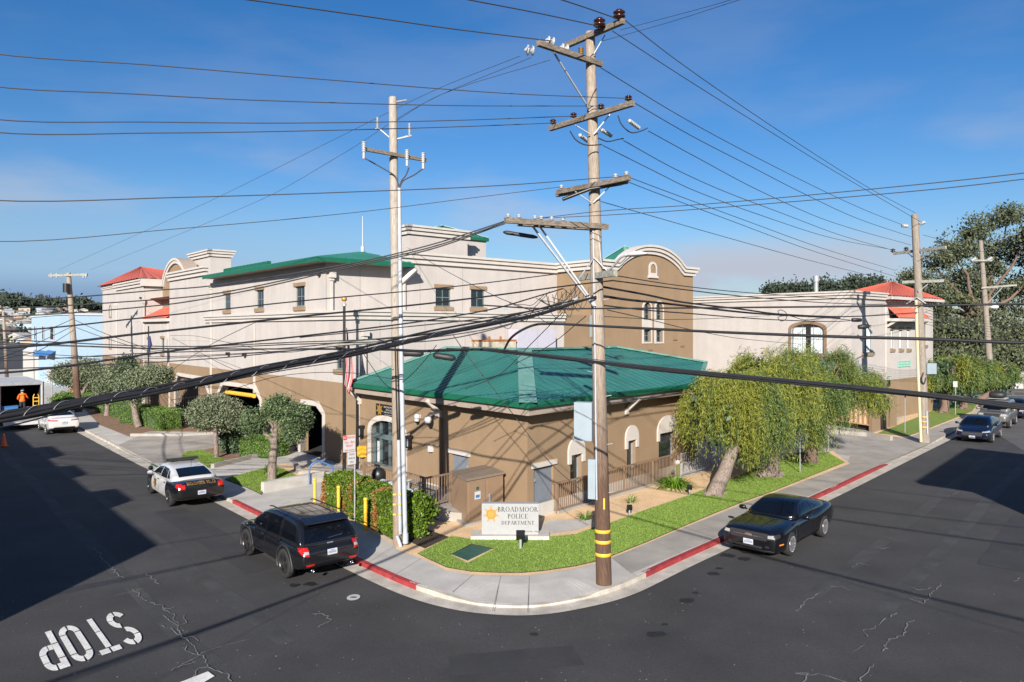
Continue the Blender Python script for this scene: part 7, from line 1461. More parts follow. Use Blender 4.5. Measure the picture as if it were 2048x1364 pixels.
W('slim pale strand along the top of the heavy cable that sags to the right edge', [(960, 694), (1181, 718), (1300, 732), (1593, 760), (1850, 785), (2090, 812)], 18.3, 7.9, .008, 'wire')
# splice cases
def splice(label, a, b, d, r): q = MB(); a, b = P(*a, d), P(*b, d); ax = b-a; L_ = ax.length; q.lathe(a, ax, [(0, 0), (r*.5, .01), (r, L_*.12), (r*.9, L_*.4), (r, L_*.5), (r*.95, L_*.86), (r*.45, L_*.98), (0, L_)], 14); tag(q.build('splice_case', M['cable']), label, 'cable splice')
splice('black ribbed splice case hanging right beside the white conduit pole', (803, 706), (848, 707), 22.2, .11); splice('wrinkled black wrapped splice sleeve left of the green roof ridge', (866, 710), (912, 717), 21.5, .10); splice('dark splice sleeve hanging below the alley arm of the corner pole', (1006, 464), (1076, 475), 18.7, .055)
GD = 'cables from the corner pole along the right street'
for lab, px, r in (('thin upper cable from the grey bracket towards the right driveway pole', [(1230, 551), (1350, 570), (1480, 584), (1660, 596), (1846, 607)], .014), ('medium cable from the grey bracket towards the right driveway pole', [(1225, 561), (1350, 577), (1480, 592), (1660, 606), (1846, 611)], .018), ('looped cable with a pale slack bracket leaving the corner pole to the right', [(1207, 574), (1290, 589), (1363, 604), (1480, 618), (1557, 628), (1700, 633), (1838, 625)], .03), ('thick cable with a drip loop leaving the corner pole to the right', [(1205, 592), (1260, 600), (1322, 606), (1480, 624), (1560, 630), (1680, 636)], .036), ('orange ended cable running from the corner pole over the arched windows', [(1208, 611), (1300, 621), (1380, 627), (1465, 634), (1560, 640), (1667, 643), (1720, 640)], .02), ('thin wire over the arched windows below the orange ended cable', [(1208, 633), (1330, 639), (1450, 636), (1540, 631)], .010)): W(lab, px, DPM, DR1 if px[-1][0] > 1800 else 36, r)
W('long level black cable crossing in front of the corner pole to the right edge', [(960, 610), (1080, 617), (1200, 617), (1480, 615), (1846, 611), (2090, 606)], 18.6, 12, .02)
W('thick black cable curving up from the green ridge and on to the right edge', [(1008, 700), (1022, 676), (1050, 657), (1082, 648), (1213, 653), (1350, 660), (1480, 666), (1667, 673), (1850, 678), (2090, 686)], 18.4, 11.5, .03)
W('thin diagonal wire from the corner pole to the cream building wall', [(1215, 620), (1290, 637), (1380, 659), (1480, 677), (1600, 688)], DPM, 46, .012)
for lab, px, d0, d1 in (('service drop curving down from the cables across the green roof to the lawn meter', [(905, 668), (938, 716), (985, 775), (1041, 848), (1100, 925), (1168, 986)], 20, 19.2), ('slack service wire looping below the splice sleeve over the green roof', [(873, 690), (850, 720), (820, 752), (790, 775)], 21, 22.3), ('service wire from the alley arm down to the entrance wall', [(716, 690), (745, 735), (770, 768), (800, 790)], 22, 26), ('service wire falling across the cream wall towards the garages', [(520, 640), (420, 690), (342, 741)], 24, 40), ('long slack service wire across the cream wall to the far flagpole', [(650, 695), (560, 705), (480, 690), (390, 672), (340, 671)], 23, 50), ('thin service wire sloping right below the slack one on the cream wall', [(345, 676), (400, 705), (470, 740), (520, 748)], 50, 26), ('slim wire from the conduit pole sloping behind the flag to the lower left', [(800, 760), (690, 745), (560, 752), (440, 785), (342, 800)], 22.5, 26), ('wire falling from the tangle across the ridge flashing', [(1125, 625), (1060, 690), (1000, 748), (930, 778)], 19, 21), ('wire falling from the corner pole to the roof tank', [(1172, 632), (1100, 690), (1030, 728)], 19, 24), ('fine wires from the roof mast of the cream tower', [(815, 495), (880, 535), (990, 592), (1060, 620)], 40, 21)): W(lab, px, d0, d1, .011)
# tangle of drop loops by the corner pole
rt = random.Random(3); GTn = 'loops in the cable tangle left of the corner pole'
for k in range(16):
    u, v = 1100+rt.uniform(-85, 60), 0; v = 560+(1160-u)*.33+rt.uniform(8, 45); w_, h_ = rt.uniform(10, 45), rt.uniform(6, 26); a = rt.uniform(-.6, .2)
    px = [(u-w_, v-rt.uniform(0, 10)+w_*.3), (u-w_*.4, v+h_*.8), (u+w_*.1, v+h_), (u+w_*.6, v+h_*.4-8), (u+w_, v-w_*.35-6)]; W('loose black drop loop in the cable tangle left of the corner pole', px, DPM-.3, DPM-.1, .009, 'cable', GTn)
for k in range(7):
    u = 1110+k*9; px = [(u-14, 592-k*3), (u-8, 604+rt.uniform(0, 14)), (u+2, 612+rt.uniform(0, 14)), (u+10, 600), (u+14, 586-k*2)]; W('small coiled drop wire loop under the upper cable of the tangle', px, DPM-.1, DPM, .007, 'cable', 'coils under the upper cable')
for u, v, s_ in ((1130, 605, 1), (1095, 622, 1), (1150, 598, .8), (1010, 618, .8)): q = MB(); q.obb(P(u, v, DPM-.35), V((.08*s_, -.02, .03)), V((0, .025, 0)), V((-.01, 0, .025))); tag(q.build('cable_terminal', M['pale_box']), 'pale grey cable terminal clipped on the tangle of cables', 'terminal', 'pale cable terminals')
q = MB(); q.lathe(P(1713, 640, 36), V((1, .2, 0)), [(.0, -.26), (.09, -.24), (.10, 0), (.09, .24), (0, .26)]); tag(q.build('splice_case', M['cable']), 'upper black splice hanging before the tall curtained window', 'cable splice'); q = MB(); q.lathe(P(1728, 653, 36), V((1, .1, .1)), [(.0, -.32), (.10, -.28), (.13, 0), (.10, .24), (0, .34)]); tag(q.build('splice_case', M['cable']), 'lower bulky black splice with loops before the tall curtained window', 'cable splice')
q = MB(); q.tube(smooth_poly([P(u, v, 30) for u, v in ((1558, 628), (1556, 622), (1563, 620), (1573, 627), (1572, 638), (1562, 642), (1556, 634), (1580, 632), (1610, 640), (1650, 636), (1700, 640))], 4), .016, 5, caps=False); tag(q.build('overhead_wire', M['cable']), 'cable slack loop hanging on the cable over the cream wall', 'wire')
# left group between the two left poles
for px in ([(150, 640), (205, 665), (300, 698), (342, 702)], [(152, 655), (210, 676), (300, 702), (342, 705)], [(150, 636), (80, 665), (-30, 690)], [(150, 650), (70, 688), (-30, 725)], [(148, 660), (80, 700), (20, 715), (-30, 722)]): W('thin cable fanning out from the far left pole with the transformer', px, 57, 30 if px[-1][0] < 0 else 42, .02, 'cable', 'cables fanning from the far left pole')
for px in ([(-30, 697), (150, 712), (342, 713), (600, 700)], [(-30, 705), (150, 717), (342, 716), (640, 698)]): W('thin slack cable hanging between the blue building and the conduit pole', px, 30, 23, .013, 'cable', 'slack cables before the cream wall')
for k in range(7): v = 690-k*9; W('thin wire crossing in front of the tall gum tree', [(1850, 612+k*6), (1930, 640+k*4), (2090, 640+k*9)], DR1, 60, .012, 'wire', 'thin wires before the gum tree')
for k in range(4): W('thin pale wire joining the two right hand poles across the gum tree', [(1846, 470+k*26), (1900, 482+k*24), (1965, 481+k*22), (2090, 480+k*24)], DR1, 70, .012, 'wire', 'wires joining the two right poles')
# ================================================================ VEHICLES
def subsurf(me_obj, lv=1):
    m = me_obj.modifiers.new('s', 'SUBSURF'); m.levels = lv; m.render_levels = lv
def evaluated(o):
    dg = bpy.context.evaluated_depsgraph_get(); me = bpy.data.meshes.new_from_object(o.evaluated_get(dg)); o.modifiers.clear(); old = o.data; o.data = me; return o
def lerp_tab(tab, x):
    for (x0, y0), (x1, y1) in zip(tab, tab[1:]):
        if x0 <= x <= x1: t = (x-x0)/(x1-x0) if x1 > x0 else 0; t = t*t*(3-2*t)*.35+t*.65; return y0+(y1-y0)*t
    return tab[0][1] if x < tab[0][0] else tab[-1][1]
class Car:
    """x forward, y left, z up; origin on the ground under the car's middle"""
    def __init__(s, name, label, cat, loc, heading, spec, paint, group=None):
        s.sp = spec; s.root = thing(name, label, cat, loc, group); s.root.rotation_euler = (0, 0, heading); s.paint = paint; s.loft()
    def loft(s):
        sp = s.sp; L, W_ = sp['L'], sp['W']/2; X0, X1 = -L/2, L/2
        xs = [X0, X0+.03, X0+.12, X0+.35, X0+.6]+[X0+.6+(L-1.2)*k/12 for k in range(1, 12)]+[X1-.6, X1-.35, X1-.12, X1-.03, X1]
        vs, fs = [], []; n = 16
        for x in xs:
            e0 = max(0, 1-(x-X0)/.55); e1 = max(0, 1-(X1-x)/.7); w = W_*(1-sp.get('t0', .08)*e0**2.2-sp.get('t1', .17)*e1**2.2)*lerp_tab(sp.get('wx', [(X0, 1), (X1, 1)]), x); zt, zb = lerp_tab(sp['top'], x), lerp_tab(sp['bot'], x); h = zt-zb
            if x in (X0, X1): zt -= h*.05; zb += h*.06; h = zt-zb
            prof = [(0, 0), (.72, 0), (.93, .03), (.975, .14), (.995, .36), (1.0, .58), (.965, .80), (.90, .95), (.70, 1.0), (0, 1.015)]
            half = [(a*w, zb+b*h) for a, b in prof]; ring = half+[(-a, b) for a, b in half[-2:0:-1]]; n = len(ring); vs += [V((x, a, b)) for a, b in ring]
        m = len(xs)
        for i in range(m-1):
            for j in range(n): j2 = (j+1) % n; fs.append((i*n+j, (i+1)*n+j, (i+1)*n+j2, i*n+j2))
        fs.append(tuple(range(n))); fs.append(tuple(range((m-1)*n, m*n))[::-1])
        q = MB(); q.add(vs, fs, True)
        body = q.build('body', s.paint, s.root, world=False, smooth=True); subsurf(body, 1); evaluated(body)
        # wheel arches
        for (wx) in sp['wheels']:
            c = MB(); c.lathe(V((wx, -W_-.2, sp['r']*1.0)), (0, 1, 0), [(0, 0), (sp['r']*1.17, 0), (sp['r']*1.17, .42), (0, .42)], 28); c.lathe(V((wx, W_-.22, sp['r']*1.0)), (0, 1, 0), [(0, 0), (sp['r']*1.17, 0), (sp['r']*1.17, .42), (0, .42)], 28); co = c.build('arch_tool', s.paint); md = body.modifiers.new('b', 'BOOLEAN'); md.object = co; md.operation = 'DIFFERENCE'; md.solver = 'EXACT'; evaluated(body); bpy.data.objects.remove(co)
        for p in body.data.polygons: p.use_smooth = True
        try: body.data.set_sharp_from_angle(angle=math.radians(38))
        except Exception: pass
        # greenhouse
        cab = sp['cab']; q = MB(); vs, fs = [], []; 
        for (x, z, wt) in cab['roof']:
            zbel = cab['belt']; wb = W_*cab.get('wb', .93); t = max(0, min(1, (z-zbel)/(sp['H']-zbel))); wT = wb+(W_*wt-wb)*t
            half = [(0, zbel-.10), (wb, zbel-.10), (wb, zbel), (wb+(wT-wb)*.5+.012, zbel+(z-zbel)*.5), (wT+.005, z-.09*t), (wT*.955, z-.025*t), (wT*.75, z+.004), (0, z+.018)]
            ring = half+[(-a, b) for a, b in half[-2:0:-1]]; n = len(ring); vs += [V((x, a, b)) for a, b in ring]
        m = len(cab['roof'])
        for i in range(m-1):
            for j in range(n): j2 = (j+1) % n; fs.append((i*n+j, (i+1)*n+j, (i+1)*n+j2, i*n+j2))
        fs.append(tuple(range(n))); fs.append(tuple(range((m-1)*n, m*n))[::-1]); q.add(vs, fs, True); cb = q.build('roof', s.sp.get('roofpaint', s.paint), s.root, world=False, smooth=True); subsurf(cb, 1); evaluated(cb)
        for p in cb.data.polygons: p.use_smooth = True
        vv = [v.co.copy() for v in body.data.vertices]; ff = [tuple(p.vertices) for p in body.data.polygons]; o = len(vv); vv += [v.co.copy() for v in cb.data.vertices]; ff += [tuple(i+o for i in p.vertices) for p in cb.data.polygons]; s.bvh = BVHTree.FromPolygons(vv, ff); s.body, s.cab = body, cb
        for k, wx in enumerate(sp['wheels']):
            for sd in (-1, 1): s.wheel(wx, sd)
    def wheel(s, x, sd):
        sp = s.sp; r, tw = sp['r'], .23; y = sd*(sp['W']/2*max(1, lerp_tab(sp.get('wx', [(-9, 1), (9, 1)]), x))+.008); ax = V((0, sd, 0)); c = V((x, y-sd*tw, r)); q = MB(); q.lathe(c, ax, [(r*.55, 0), (r*.9, 0), (r, .03), (r, tw-.03), (r*.93, tw), (r*.70, tw+.005), (r*.68, tw-.02)], 28); w = q.build('wheel', M['tyre'], s.root, world=False)
        q = MB(); rm = sp.get('rim', 'rim'); q.use(M['black_trim']).lathe(c, ax, [(r*.69, tw-.02), (r*.68, tw-.07), (0, tw-.07)], 24); q.use(M[rm]); q.lathe(c, ax, [(r*.70, tw-.005), (r*.69, tw+.008), (r*.63, tw+.0), (r*.62, tw-.05)], 24); ns = sp.get('spokes', 5); q.lathe(c, ax, [(r*.17, tw-.06), (r*.17, tw-.0), (0, tw+.01)], 12)
        for k in range(ns):
            an = 2*math.pi*k/ns+.3; d = V((math.cos(an), 0, math.sin(an))); 
            for off in ((-.10, .10) if sp.get('twin', True) else (0,)): d2 = V((math.cos(an+off), 0, math.sin(an+off))); q.beam(c+ax*(tw-.022)+d*r*.12, c+ax*(tw-.004)+d2*r*.65, .06 if sp.get('twin', True) else .085, .045, up=ax)
        q.build('rim', None, w, world=False)
    def patch(s, pts, dirv, name, m, parent=None, n=6, mm=6, off=.008, thick=True):
        """curved panel: four corners (3D, outside the car) thrown onto the skin along dirv"""
        dirv = V(dirv).normalized(); a, b, c, d = map(V, pts); g = {}; q = MB() if not isinstance(name, MB) else name
        for i in range(n+1):
            for j in range(mm+1):
                p = a.lerp(b, i/n).lerp(d.lerp(c, i/n), j/mm); h = s.bvh.ray_cast(p-dirv*2.5, dirv)
                if h[0] is None or (h[0]-p).length > 2.3: h = s.bvh.find_nearest(p)
                loc = h[0]; g[i, j] = loc-dirv*off
        for i in range(n):
            for j in range(mm): q.add([g[i, j], g[i+1, j], g[i+1, j+1], g[i, j+1]], [(0, 1, 2, 3)], True)
        if isinstance(name, MB): return q
        return q.build(name, m, parent or s.root, world=False)
    def side(s, sd, poly, name, m, parent=None, n=6, mm=5, off=.008):
        y = sd*1.6; pts = [V((x, y, z)) for x, z in poly]; return s.patch(pts, (0, -sd, 0), name, m, parent, n, mm, off)
    def end(s, fwd, poly, name, m, parent=None, n=6, mm=4, off=.008):     # poly in (y,z); fwd=1 the nose, -1 the tail
        x = fwd*(s.sp['L']/2+.5); return s.patch([V((x, y, z)) for y, z in poly], (-fwd, 0, 0), name, m, parent, n, mm, off)
    def lamp(s, fwd, sd, y_in, x_in, z0, z1, name, m, zi0=None, zi1=None, off=.012, n=12, mm=4):
        '''lens that wraps from the end of the car round the corner to the side'''
        L2, W2 = s.sp['L']/2, s.sp['W']/2; q = MB(); g = {}; zi0 = z0 if zi0 is None else zi0; zi1 = z1 if zi1 is None else zi1
        for i in range(n+1):
            t = i/n; ang = t*math.pi/2; d = V((-fwd*math.cos(ang), -sd*math.sin(ang), 0)); p2 = V((fwd*(L2-.02), sd*y_in, 0)).lerp(V((x_in, sd*(W2-.02), 0)), t)
            k = 4*t*(1-t); p2 = p2+V((fwd*.10, sd*.10, 0))*k
            for j in range(mm+1):
                za, zb = zi0+(z0-zi0)*t, zi1+(z1-zi1)*t; p = V((p2.x, p2.y, za+(zb-za)*j/mm)); h = s.bvh.ray_cast(p-d*1.2, d); l = h[0] if h[0] is not None and (h[0]-p).length < .5 else s.bvh.find_nearest(p)[0]; g[i, j] = l-d*off
        for i in range(n):
            for j in range(mm): q.add([g[i, j], g[i+1, j], g[i+1, j+1], g[i, j+1]], [(0, 1, 2, 3)], True)
        return q.build(name, m, s.root, world=False)
    def top(s, poly, name, m, parent=None, n=6, mm=6, off=.008):          # poly in (x,y) seen from above
        return s.patch([V((x, y, 2.6)) for x, y in poly], (0, 0, -1), name, m, parent, n, mm, off)
    def glassset(s, ws, rw, sides, front=True):
        g = M['car_glass']
        if ws: s.patch(ws, (-.72, 0, -.7), 'windscreen', g, off=.012)
        if rw: s.patch(rw, (.75, 0, -.66), 'rear_window', g, off=.012)
        for sd in (-1, 1):
            for poly in sides: s.side(sd, poly, 'side_window', g, off=.010)
    def mirror(s, x, z, m=None):
        for sd in (-1, 1):
            q = MB(); w = s.sp['W']/2; c = V((x, sd*(w+.10), z)); vs = []
            for i in range(7):
                th = math.pi*i/6-math.pi/2
                for j in range(10): an = 2*math.pi*j/10; e = math.cos(th)**.5; vs.append(c+V((.075*math.sin(th), .12*e*math.copysign(abs(math.cos(an))**.7, math.cos(an)), .075*e*math.copysign(abs(math.sin(an))**.7, math.sin(an)))))
            q.add(vs, [(i*10+j, i*10+(j+1) % 10, (i+1)*10+(j+1) % 10, (i+1)*10+j) for i in range(6) for j in range(10)], True); q.beam(c-V((0, sd*.16, .05)), c-V((0, sd*.06, .03)), .05, .04); q.build('mirror', m or s.paint, s.root, world=False)
    def plate(s, fwd, z, lights=True):
        o = s.end(fwd, [(-.155, z-.08), (.155, z-.08), (.155, z+.08), (-.155, z+.08)], 'licence_plate', M['plate'], off=.03, n=2, mm=2)
        q = MB()
        for k in range(7): y = -.115+k*.036; s.end(fwd, [(y, z-.035), (y+.022, z-.035), (y+.022, z+.03), (y, z+.03)], q, None, off=.034, n=1, mm=1)
        for k in range(1): s.end(fwd, [(-.06, z+.045), (.06, z+.045), (.06, z+.06), (-.06, z+.06)], q, None, off=.034, n=1, mm=1)
        q.build('plate_print', M['plate_ink'], o, world=False)
    def doors(s, edges, z0, z1, m=None, hz=.9, sd_list=(-1, 1)):
        for sd in sd_list:
            for (xa, xb) in edges:
                d = s.side(sd, [(xa, z0), (xb, z0), (xb, z1), (xa, z1)], 'door', m or s.paint, off=.006, n=12, mm=12); q = MB(); s.side(sd, [(xa+.08, hz), (xa+.27, hz), (xa+.27, hz+.045), (xa+.08, hz+.045)], q, None, off=.035, n=2, mm=1); q.build('door_handle', s.sp.get('handle', s.paint), d, world=False)
                q = MB()
                for (x0, x1, za, zb_) in ((xa-.008, xa+.004, z0, z1), (xb-.004, xb+.008, z0, z1), (xa, xb, z0-.01, z0+.004)): s.side(sd, [(x0, za), (x1, za), (x1, zb_), (x0, zb_)], q, None, off=.009, n=1, mm=4)
                q.build('door_seam', M['black_trim'], d, world=False)
def paint(name, col, metal=.0, rough=.22): return mat(name, col, rough, metal=metal, coat=.7, spec=.5)
def car_pose(wf, wr, left=True, track=1.58, k=1.0):
    """position and heading from where the two near-side tyres meet the road"""
    d = (wf-wr); d.z = 0; h = math.atan2(d.y, d.x); u = d.normalized(); side = V((-u.y, u.x, 0))*(1 if left else -1); mid = (wf+wr)/2; return V((mid.x, mid.y, 0))-side*track/2*k, h, d.length
# ---- dark grey SUV
SUV = dict(L=5.0, W=1.98, H=1.75, r=.425, wheels=(1.46, -1.40), spokes=5, rim='rim_dark', t0=.10, t1=.2, wx=[(-2.5, .99), (-1.4, 1.01), (0, .985), (1.46, 1.01), (2.5, .99)],
    top=[(-2.5, .90), (-2.42, 1.04), (-2.2, 1.08), (.9, 1.06), (1.25, 1.07), (2.0, 1.01), (2.35, .90), (2.5, .76)], bot=[(-2.5, .50), (-2.3, .40), (-1.9, .31), (1.9, .30), (2.3, .34), (2.5, .42)],
    cab=dict(belt=1.04, wb=.94, roof=[(-2.36, 1.06, .80), (-2.28, 1.22, .80), (-2.08, 1.52, .79), (-1.96, 1.65, .78), (-1.7, 1.715, .775), (-.9, 1.75, .775), (-.1, 1.75, .775), (.35, 1.69, .77), (.78, 1.48, .76), (1.40, 1.07, .74)]))
wf, wr = G(498, 1108), G(578, 1156); loc, hd, wb = car_pose(wf, wr, True, 1.72, k=.94); sc = wb/2.86*.94
c = Car('suv_car', 'dark grey SUV with tinted glass parked beside the hedge at the red kerb', 'car', loc+V((0, 0, 0)), hd, SUV, paint('suv_grey', (.010, .0105, .013), .25, .18)); SUVC = c; c.root.scale = (sc, sc, sc)
c.glassset([(1.28, .72, 1.12), (1.28, -.72, 1.12), (.46, -.62, 1.66), (.46, .62, 1.66)], None, [[(.12, 1.12), (1.02, 1.12), (.52, 1.56), (.12, 1.62)], [(-.86, 1.13), (.03, 1.12), (.03, 1.62), (-.86, 1.63)], [(-2.0, 1.16), (-1.08, 1.14), (-1.08, 1.60), (-1.82, 1.56)]])
c.doors([(.08, 1.12), (-.98, .06)], .42, 1.06, hz=.93); c.mirror(.98, 1.14); c.end(-1, [(-.78, 1.13), (.78, 1.13), (.66, 1.58), (-.66, 1.58)], 'rear_window', M['car_glass'], off=.012, n=10, mm=8)
for sd in (-1, 1):
    c.lamp(-1, sd, .70, -2.2, .95, 1.06, 'tail_light', M['tail'], .80, 1.04); c.end(-1, [(sd*.72, .88), (sd*.84, .88), (sd*.84, .95), (sd*.72, .95)], 'reverse_light', M['head'], off=.024, n=2, mm=2);
    for wx in SUV['wheels']: q = MB(); q.lathe(V((wx, sd*.992, SUV['r'])), (0, sd, 0), [(SUV['r']*1.15, -.03), (SUV['r']*1.16, .012), (SUV['r']*1.27, .008), (SUV['r']*1.28, -.06)], 40); q.v = [(x, y, max(.24, z)) for x, y, z in q.v]; q.build('wheel_arch', M['black_trim'], c.root, world=False)
    c.lamp(1, sd, .5, 2.1, .88, .98, 'headlight', M['head'], .80, .92)
    c.side(sd, [(-1.0, .27), (1.0, .27), (1.0, .42), (-1.0, .42)], 'sill_trim', M['black_trim'], off=.012)
    q = MB(); q.tube([V((-1.9, sd*.68, 1.76)), V((-1.7, sd*.69, 1.80)), V((.1, sd*.69, 1.80)), V((.3, sd*.68, 1.76))], .02, 6); q.build('roof_rail', M['black_trim'], c.root, world=False)
    q = MB(); q.lathe(V((-2.44, sd*.62, .40)), (-1, 0, 0), [(.035, 0), (.05, .01), (.05, .09), (.04, .1), (.035, .05)], 12); q.build('exhaust', M['chrome'], c.root, world=False); c.end(-1, [(sd*.55, .53), (sd*.8, .53), (sd*.8, .58), (sd*.55, .58)], 'reflector', M['tail'], off=.014)
c.end(-1, [(-.88, .36), (.88, .36), (.84, .50), (-.84, .50)], 'bumper_trim', M['rim_dark'], off=.02); c.plate(-1, .84); c.end(-1, [(-.10, 1.035), (.10, 1.035), (.10, 1.085), (-.10, 1.085)], 'emblem', M['chrome'], off=.02, n=2, mm=2)
c.end(-1, [(-.42, 1.22), (.05, 1.19), (.05, 1.21), (-.42, 1.245)], 'wiper', M['black_trim'], off=.03, n=4, mm=1)
q = MB(); q.prism([V((-2.20, -.68, 1.63)), V((-2.20, .68, 1.63)), V((-1.85, .68, 1.715)), V((-1.85, -.68, 1.715))], UP*.035); q.build('rear_spoiler', c.paint, c.root, world=False)
for z in (1.12, .60): c.end(-1, [(-.86, z), (.86, z), (.86, z+.008), (-.86, z+.008)], 'hatch_seam', M['black_trim'], off=.008, n=12, mm=1)
q = MB()
for k in range(5): y = -.5+k*.25; c.top([(-1.7, y-.008), (.2, y-.008), (.2, y+.008), (-1.7, y+.008)], q, None, off=-.010+.014, n=6, mm=1)
for x in (-1.2, -.5): c.top([(x-.01, -.6), (x+.01, -.6), (x+.01, .6), (x-.01, .6)], q, None, off=.005, n=1, mm=6)
q.build('roof_ribs', M['black_trim'], c.root, world=False)
# ---- sedans share one body form
def sedan(L, W_, H, wheels, r, belt=.92, hood=.90, trunk=1.02, nose=.72, rim='rim', spokes=5, fast=0.0, roofpaint=None, wsx=None):
    h = L/2; a, b = wheels; sp = dict(L=L, W=W_, H=H, r=r, wheels=wheels, rim=rim, spokes=spokes,
        t0=.07, t1=.15,
        top=[(-h, trunk-.14), (-h+.10, trunk-.03), (-h+.35, trunk), (-h+.9, trunk+.01), (b+.7, belt+.05), (a-.5, belt+.03), (a+.1, hood+.02), (h-.35, nose+.06), (h-.1, nose-.02), (h, nose-.14)], bot=[(-h, .44), (-h+.25, .32), (b, .22), (a, .20), (h-.25, .22), (h, .30)],
        cab=dict(belt=belt, wb=.93, roof=[(-h+.55-fast*.2, trunk+.0, .70), (-h+1.0, trunk+.16+fast*.05, .70), (b+.42, H-.10, .69), (b+.85, H-.02, .70), (0.1, H, .71), (.5, H-.025, .71), (.80, H-.12, .70), (1.25, belt+.18, .70), (1.62, belt+.02, .68)]))
    if roofpaint: sp['roofpaint'] = roofpaint
    return sp
def sedan_glass(c, belt, H, b, trunk, h):
    c.glassset([(1.50, .66, belt+.08), (1.50, -.66, belt+.08), (.86, -.56, H-.09), (.86, .56, H-.09)], [(-h+.80, .64, trunk+.10), (-h+.80, -.64, trunk+.10), (b+.45, -.56, H-.10), (b+.45, .56, H-.10)], [[(.12, belt+.05), (1.15, belt+.05), (.66, H-.18), (.12, H-.11)], [(-.82, belt+.07), (.04, belt+.05), (.04, H-.11), (-.62, H-.13)], [(-1.22, belt+.11), (-.88, belt+.09), (-.70, H-.16), (-.86, H-.19)]])
black = paint('police_black', (.008, .008, .009)); white = paint('police_white', (.50, .50, .50))
wf, wr = G(306, 986), G(347, 1013.5); loc, hd, wb = car_pose(wf, wr, True, 1.62, k=.94); sc = wb/3.0*.94
PS = sedan(5.1, 1.9, 1.49, (1.62, -1.38), .345, belt=.95, trunk=1.08, hood=.96, rim='rim_dark', roofpaint=white)
c = Car('police_car', 'black and white police sedan with a roof light bar parked at the kerb', 'police car', loc, hd, PS, black); c.root.scale = (sc, sc, sc); sedan_glass(c, .95, 1.49, -1.38, 1.08, 2.55)
for sd in (-1, 1):
    for (xa, xb, nm) in ((.10, 1.22, 'door'), (-.90, .08, 'door')):
        d = c.side(sd, [(xa, .28), (xb, .28), (xb, .99), (xa, .99)], nm, white, off=.009, n=12, mm=10); q = MB(); c.side(sd, [(xa+.08, .84), (xa+.28, .84), (xa+.28, .88), (xa+.08, .88)], q, None, off=.03, n=2, mm=1); q.build('door_handle', M['black_trim'], d, world=False)
        if xa > 0:
            q = MB(); w_ = c.sp['W']/2+.02; o = V((.62, sd*(w_), .66)); star(q, o, V((-sd, 0, 0)), UP, .235, M['gold_dark'], M['black_trim'], M['gold_dark'], lift=.0); q.build('door_star', None, d, world=False)
    c.side(sd, [(-1.62, 1.02), (-.95, .98), (-1.02, 1.22), (-1.3, 1.2)], 'rear_pillar', white, off=.004) if False else None
    c.lamp(-1, sd, .62, -2.22, .90, 1.02, 'tail_light', M['tail'], .80, 1.04); c.lamp(1, sd, .5, 2.1, .68, .80, 'headlight', M['head'], .60, .74)
c.plate(-1, .64); c.mirror(1.05, 1.02, white); q = MB(); text_mesh('BROADMOOR  POLICE', V((-2.60, .0, 1.0)), V((0, -1, 0)), UP, .10, q, width=1.1)
vs = []
for v in q.v: hh_ = c.bvh.ray_cast(V((-4, v[1], v[2])), V((1, 0, 0))); vs.append(((hh_[0].x if hh_[0] else -2.55)-.014, v[1], v[2]))
q.v = vs; q.build('boot_lettering', M['gold'], c.root, world=False); c.end(-1, [(-.08, 1.02), (.08, 1.02), (.08, 1.06), (-.08, 1.06)], 'emblem', M['gold_dark'], off=.02, n=2, mm=2)
q = MB(); q.box((.12, 0, 1.60), (.30, 1.22, .085)); q.box((.12, 0, 1.545), (.2, .9, .05)); lb = q.build('light_bar', M['black_trim'], c.root, world=False)
q = MB(); q.box((.12, 0, 1.60), (.32, .12, .06)); q.box((.12, .45, 1.60), (.312, .3, .06)); q.box((.12, -.45, 1.60), (.312, .3, .06)); q.build('light_lens', M['rim_dark'], lb, world=False)
q = MB(); q.cyl((1.35, .86, 1.0), (1.35, .93, 1.12), .02); q.lathe(V((1.33, .95, 1.15)), (1, 0, .1), [(.04, -.1), (.09, -.04), (.1, .03), (.09, .05), (0, .05)]); q.build('spotlight', M['black'], c.root, world=False)
q = MB(); q.cyl((-1.1, 0, 1.46), (-1.15, 0, 1.72), .008); q.build('aerial', M['black'], c.root, world=False); c.end(-1, [(-.7, .84), (-.63, .84), (-.63, .91), (-.7, .91)], 'tail_badge', M['gold_dark'], off=.02, n=2, mm=2)
# ---- white sedan far down the left street
def place_rear(ul, ur, v, width, head):   # rear bumper spans ul..ur at ground row v
    c_ = G((ul+ur)/2, v); return c_
hdL = math.atan2(DL.y, DL.x)
loc = P(128, 868, 49.0); rc_ = G(128, 868.5); cc = rc_+DL*2.1
WS = sedan(4.55, 1.78, 1.42, (1.38, -1.3), .32, belt=.90, trunk=1.06, hood=.90)
c = Car('white_sedan', 'white sedan parked at the kerb behind the box truck', 'car', V((cc.x, cc.y, 0)), hdL, WS, paint('pearl_white', (.52, .52, .52))); sedan_glass(c, .90, 1.42, -1.3, 1.06, 2.275)
for sd in (-1, 1): c.lamp(-1, sd, .36, -1.95, .90, .98, 'tail_light', M['tail'], .88, .94)
c.end(-1, [(-.66, .34), (.66, .34), (.56, .50), (-.56, .50)], 'bumper_trim', M['black_trim'], off=.012); c.plate(-1, .76); c.mirror(1.0, .98); c.doors([(.1, 1.15), (-.85, .07)], .3, .93, hz=.82)
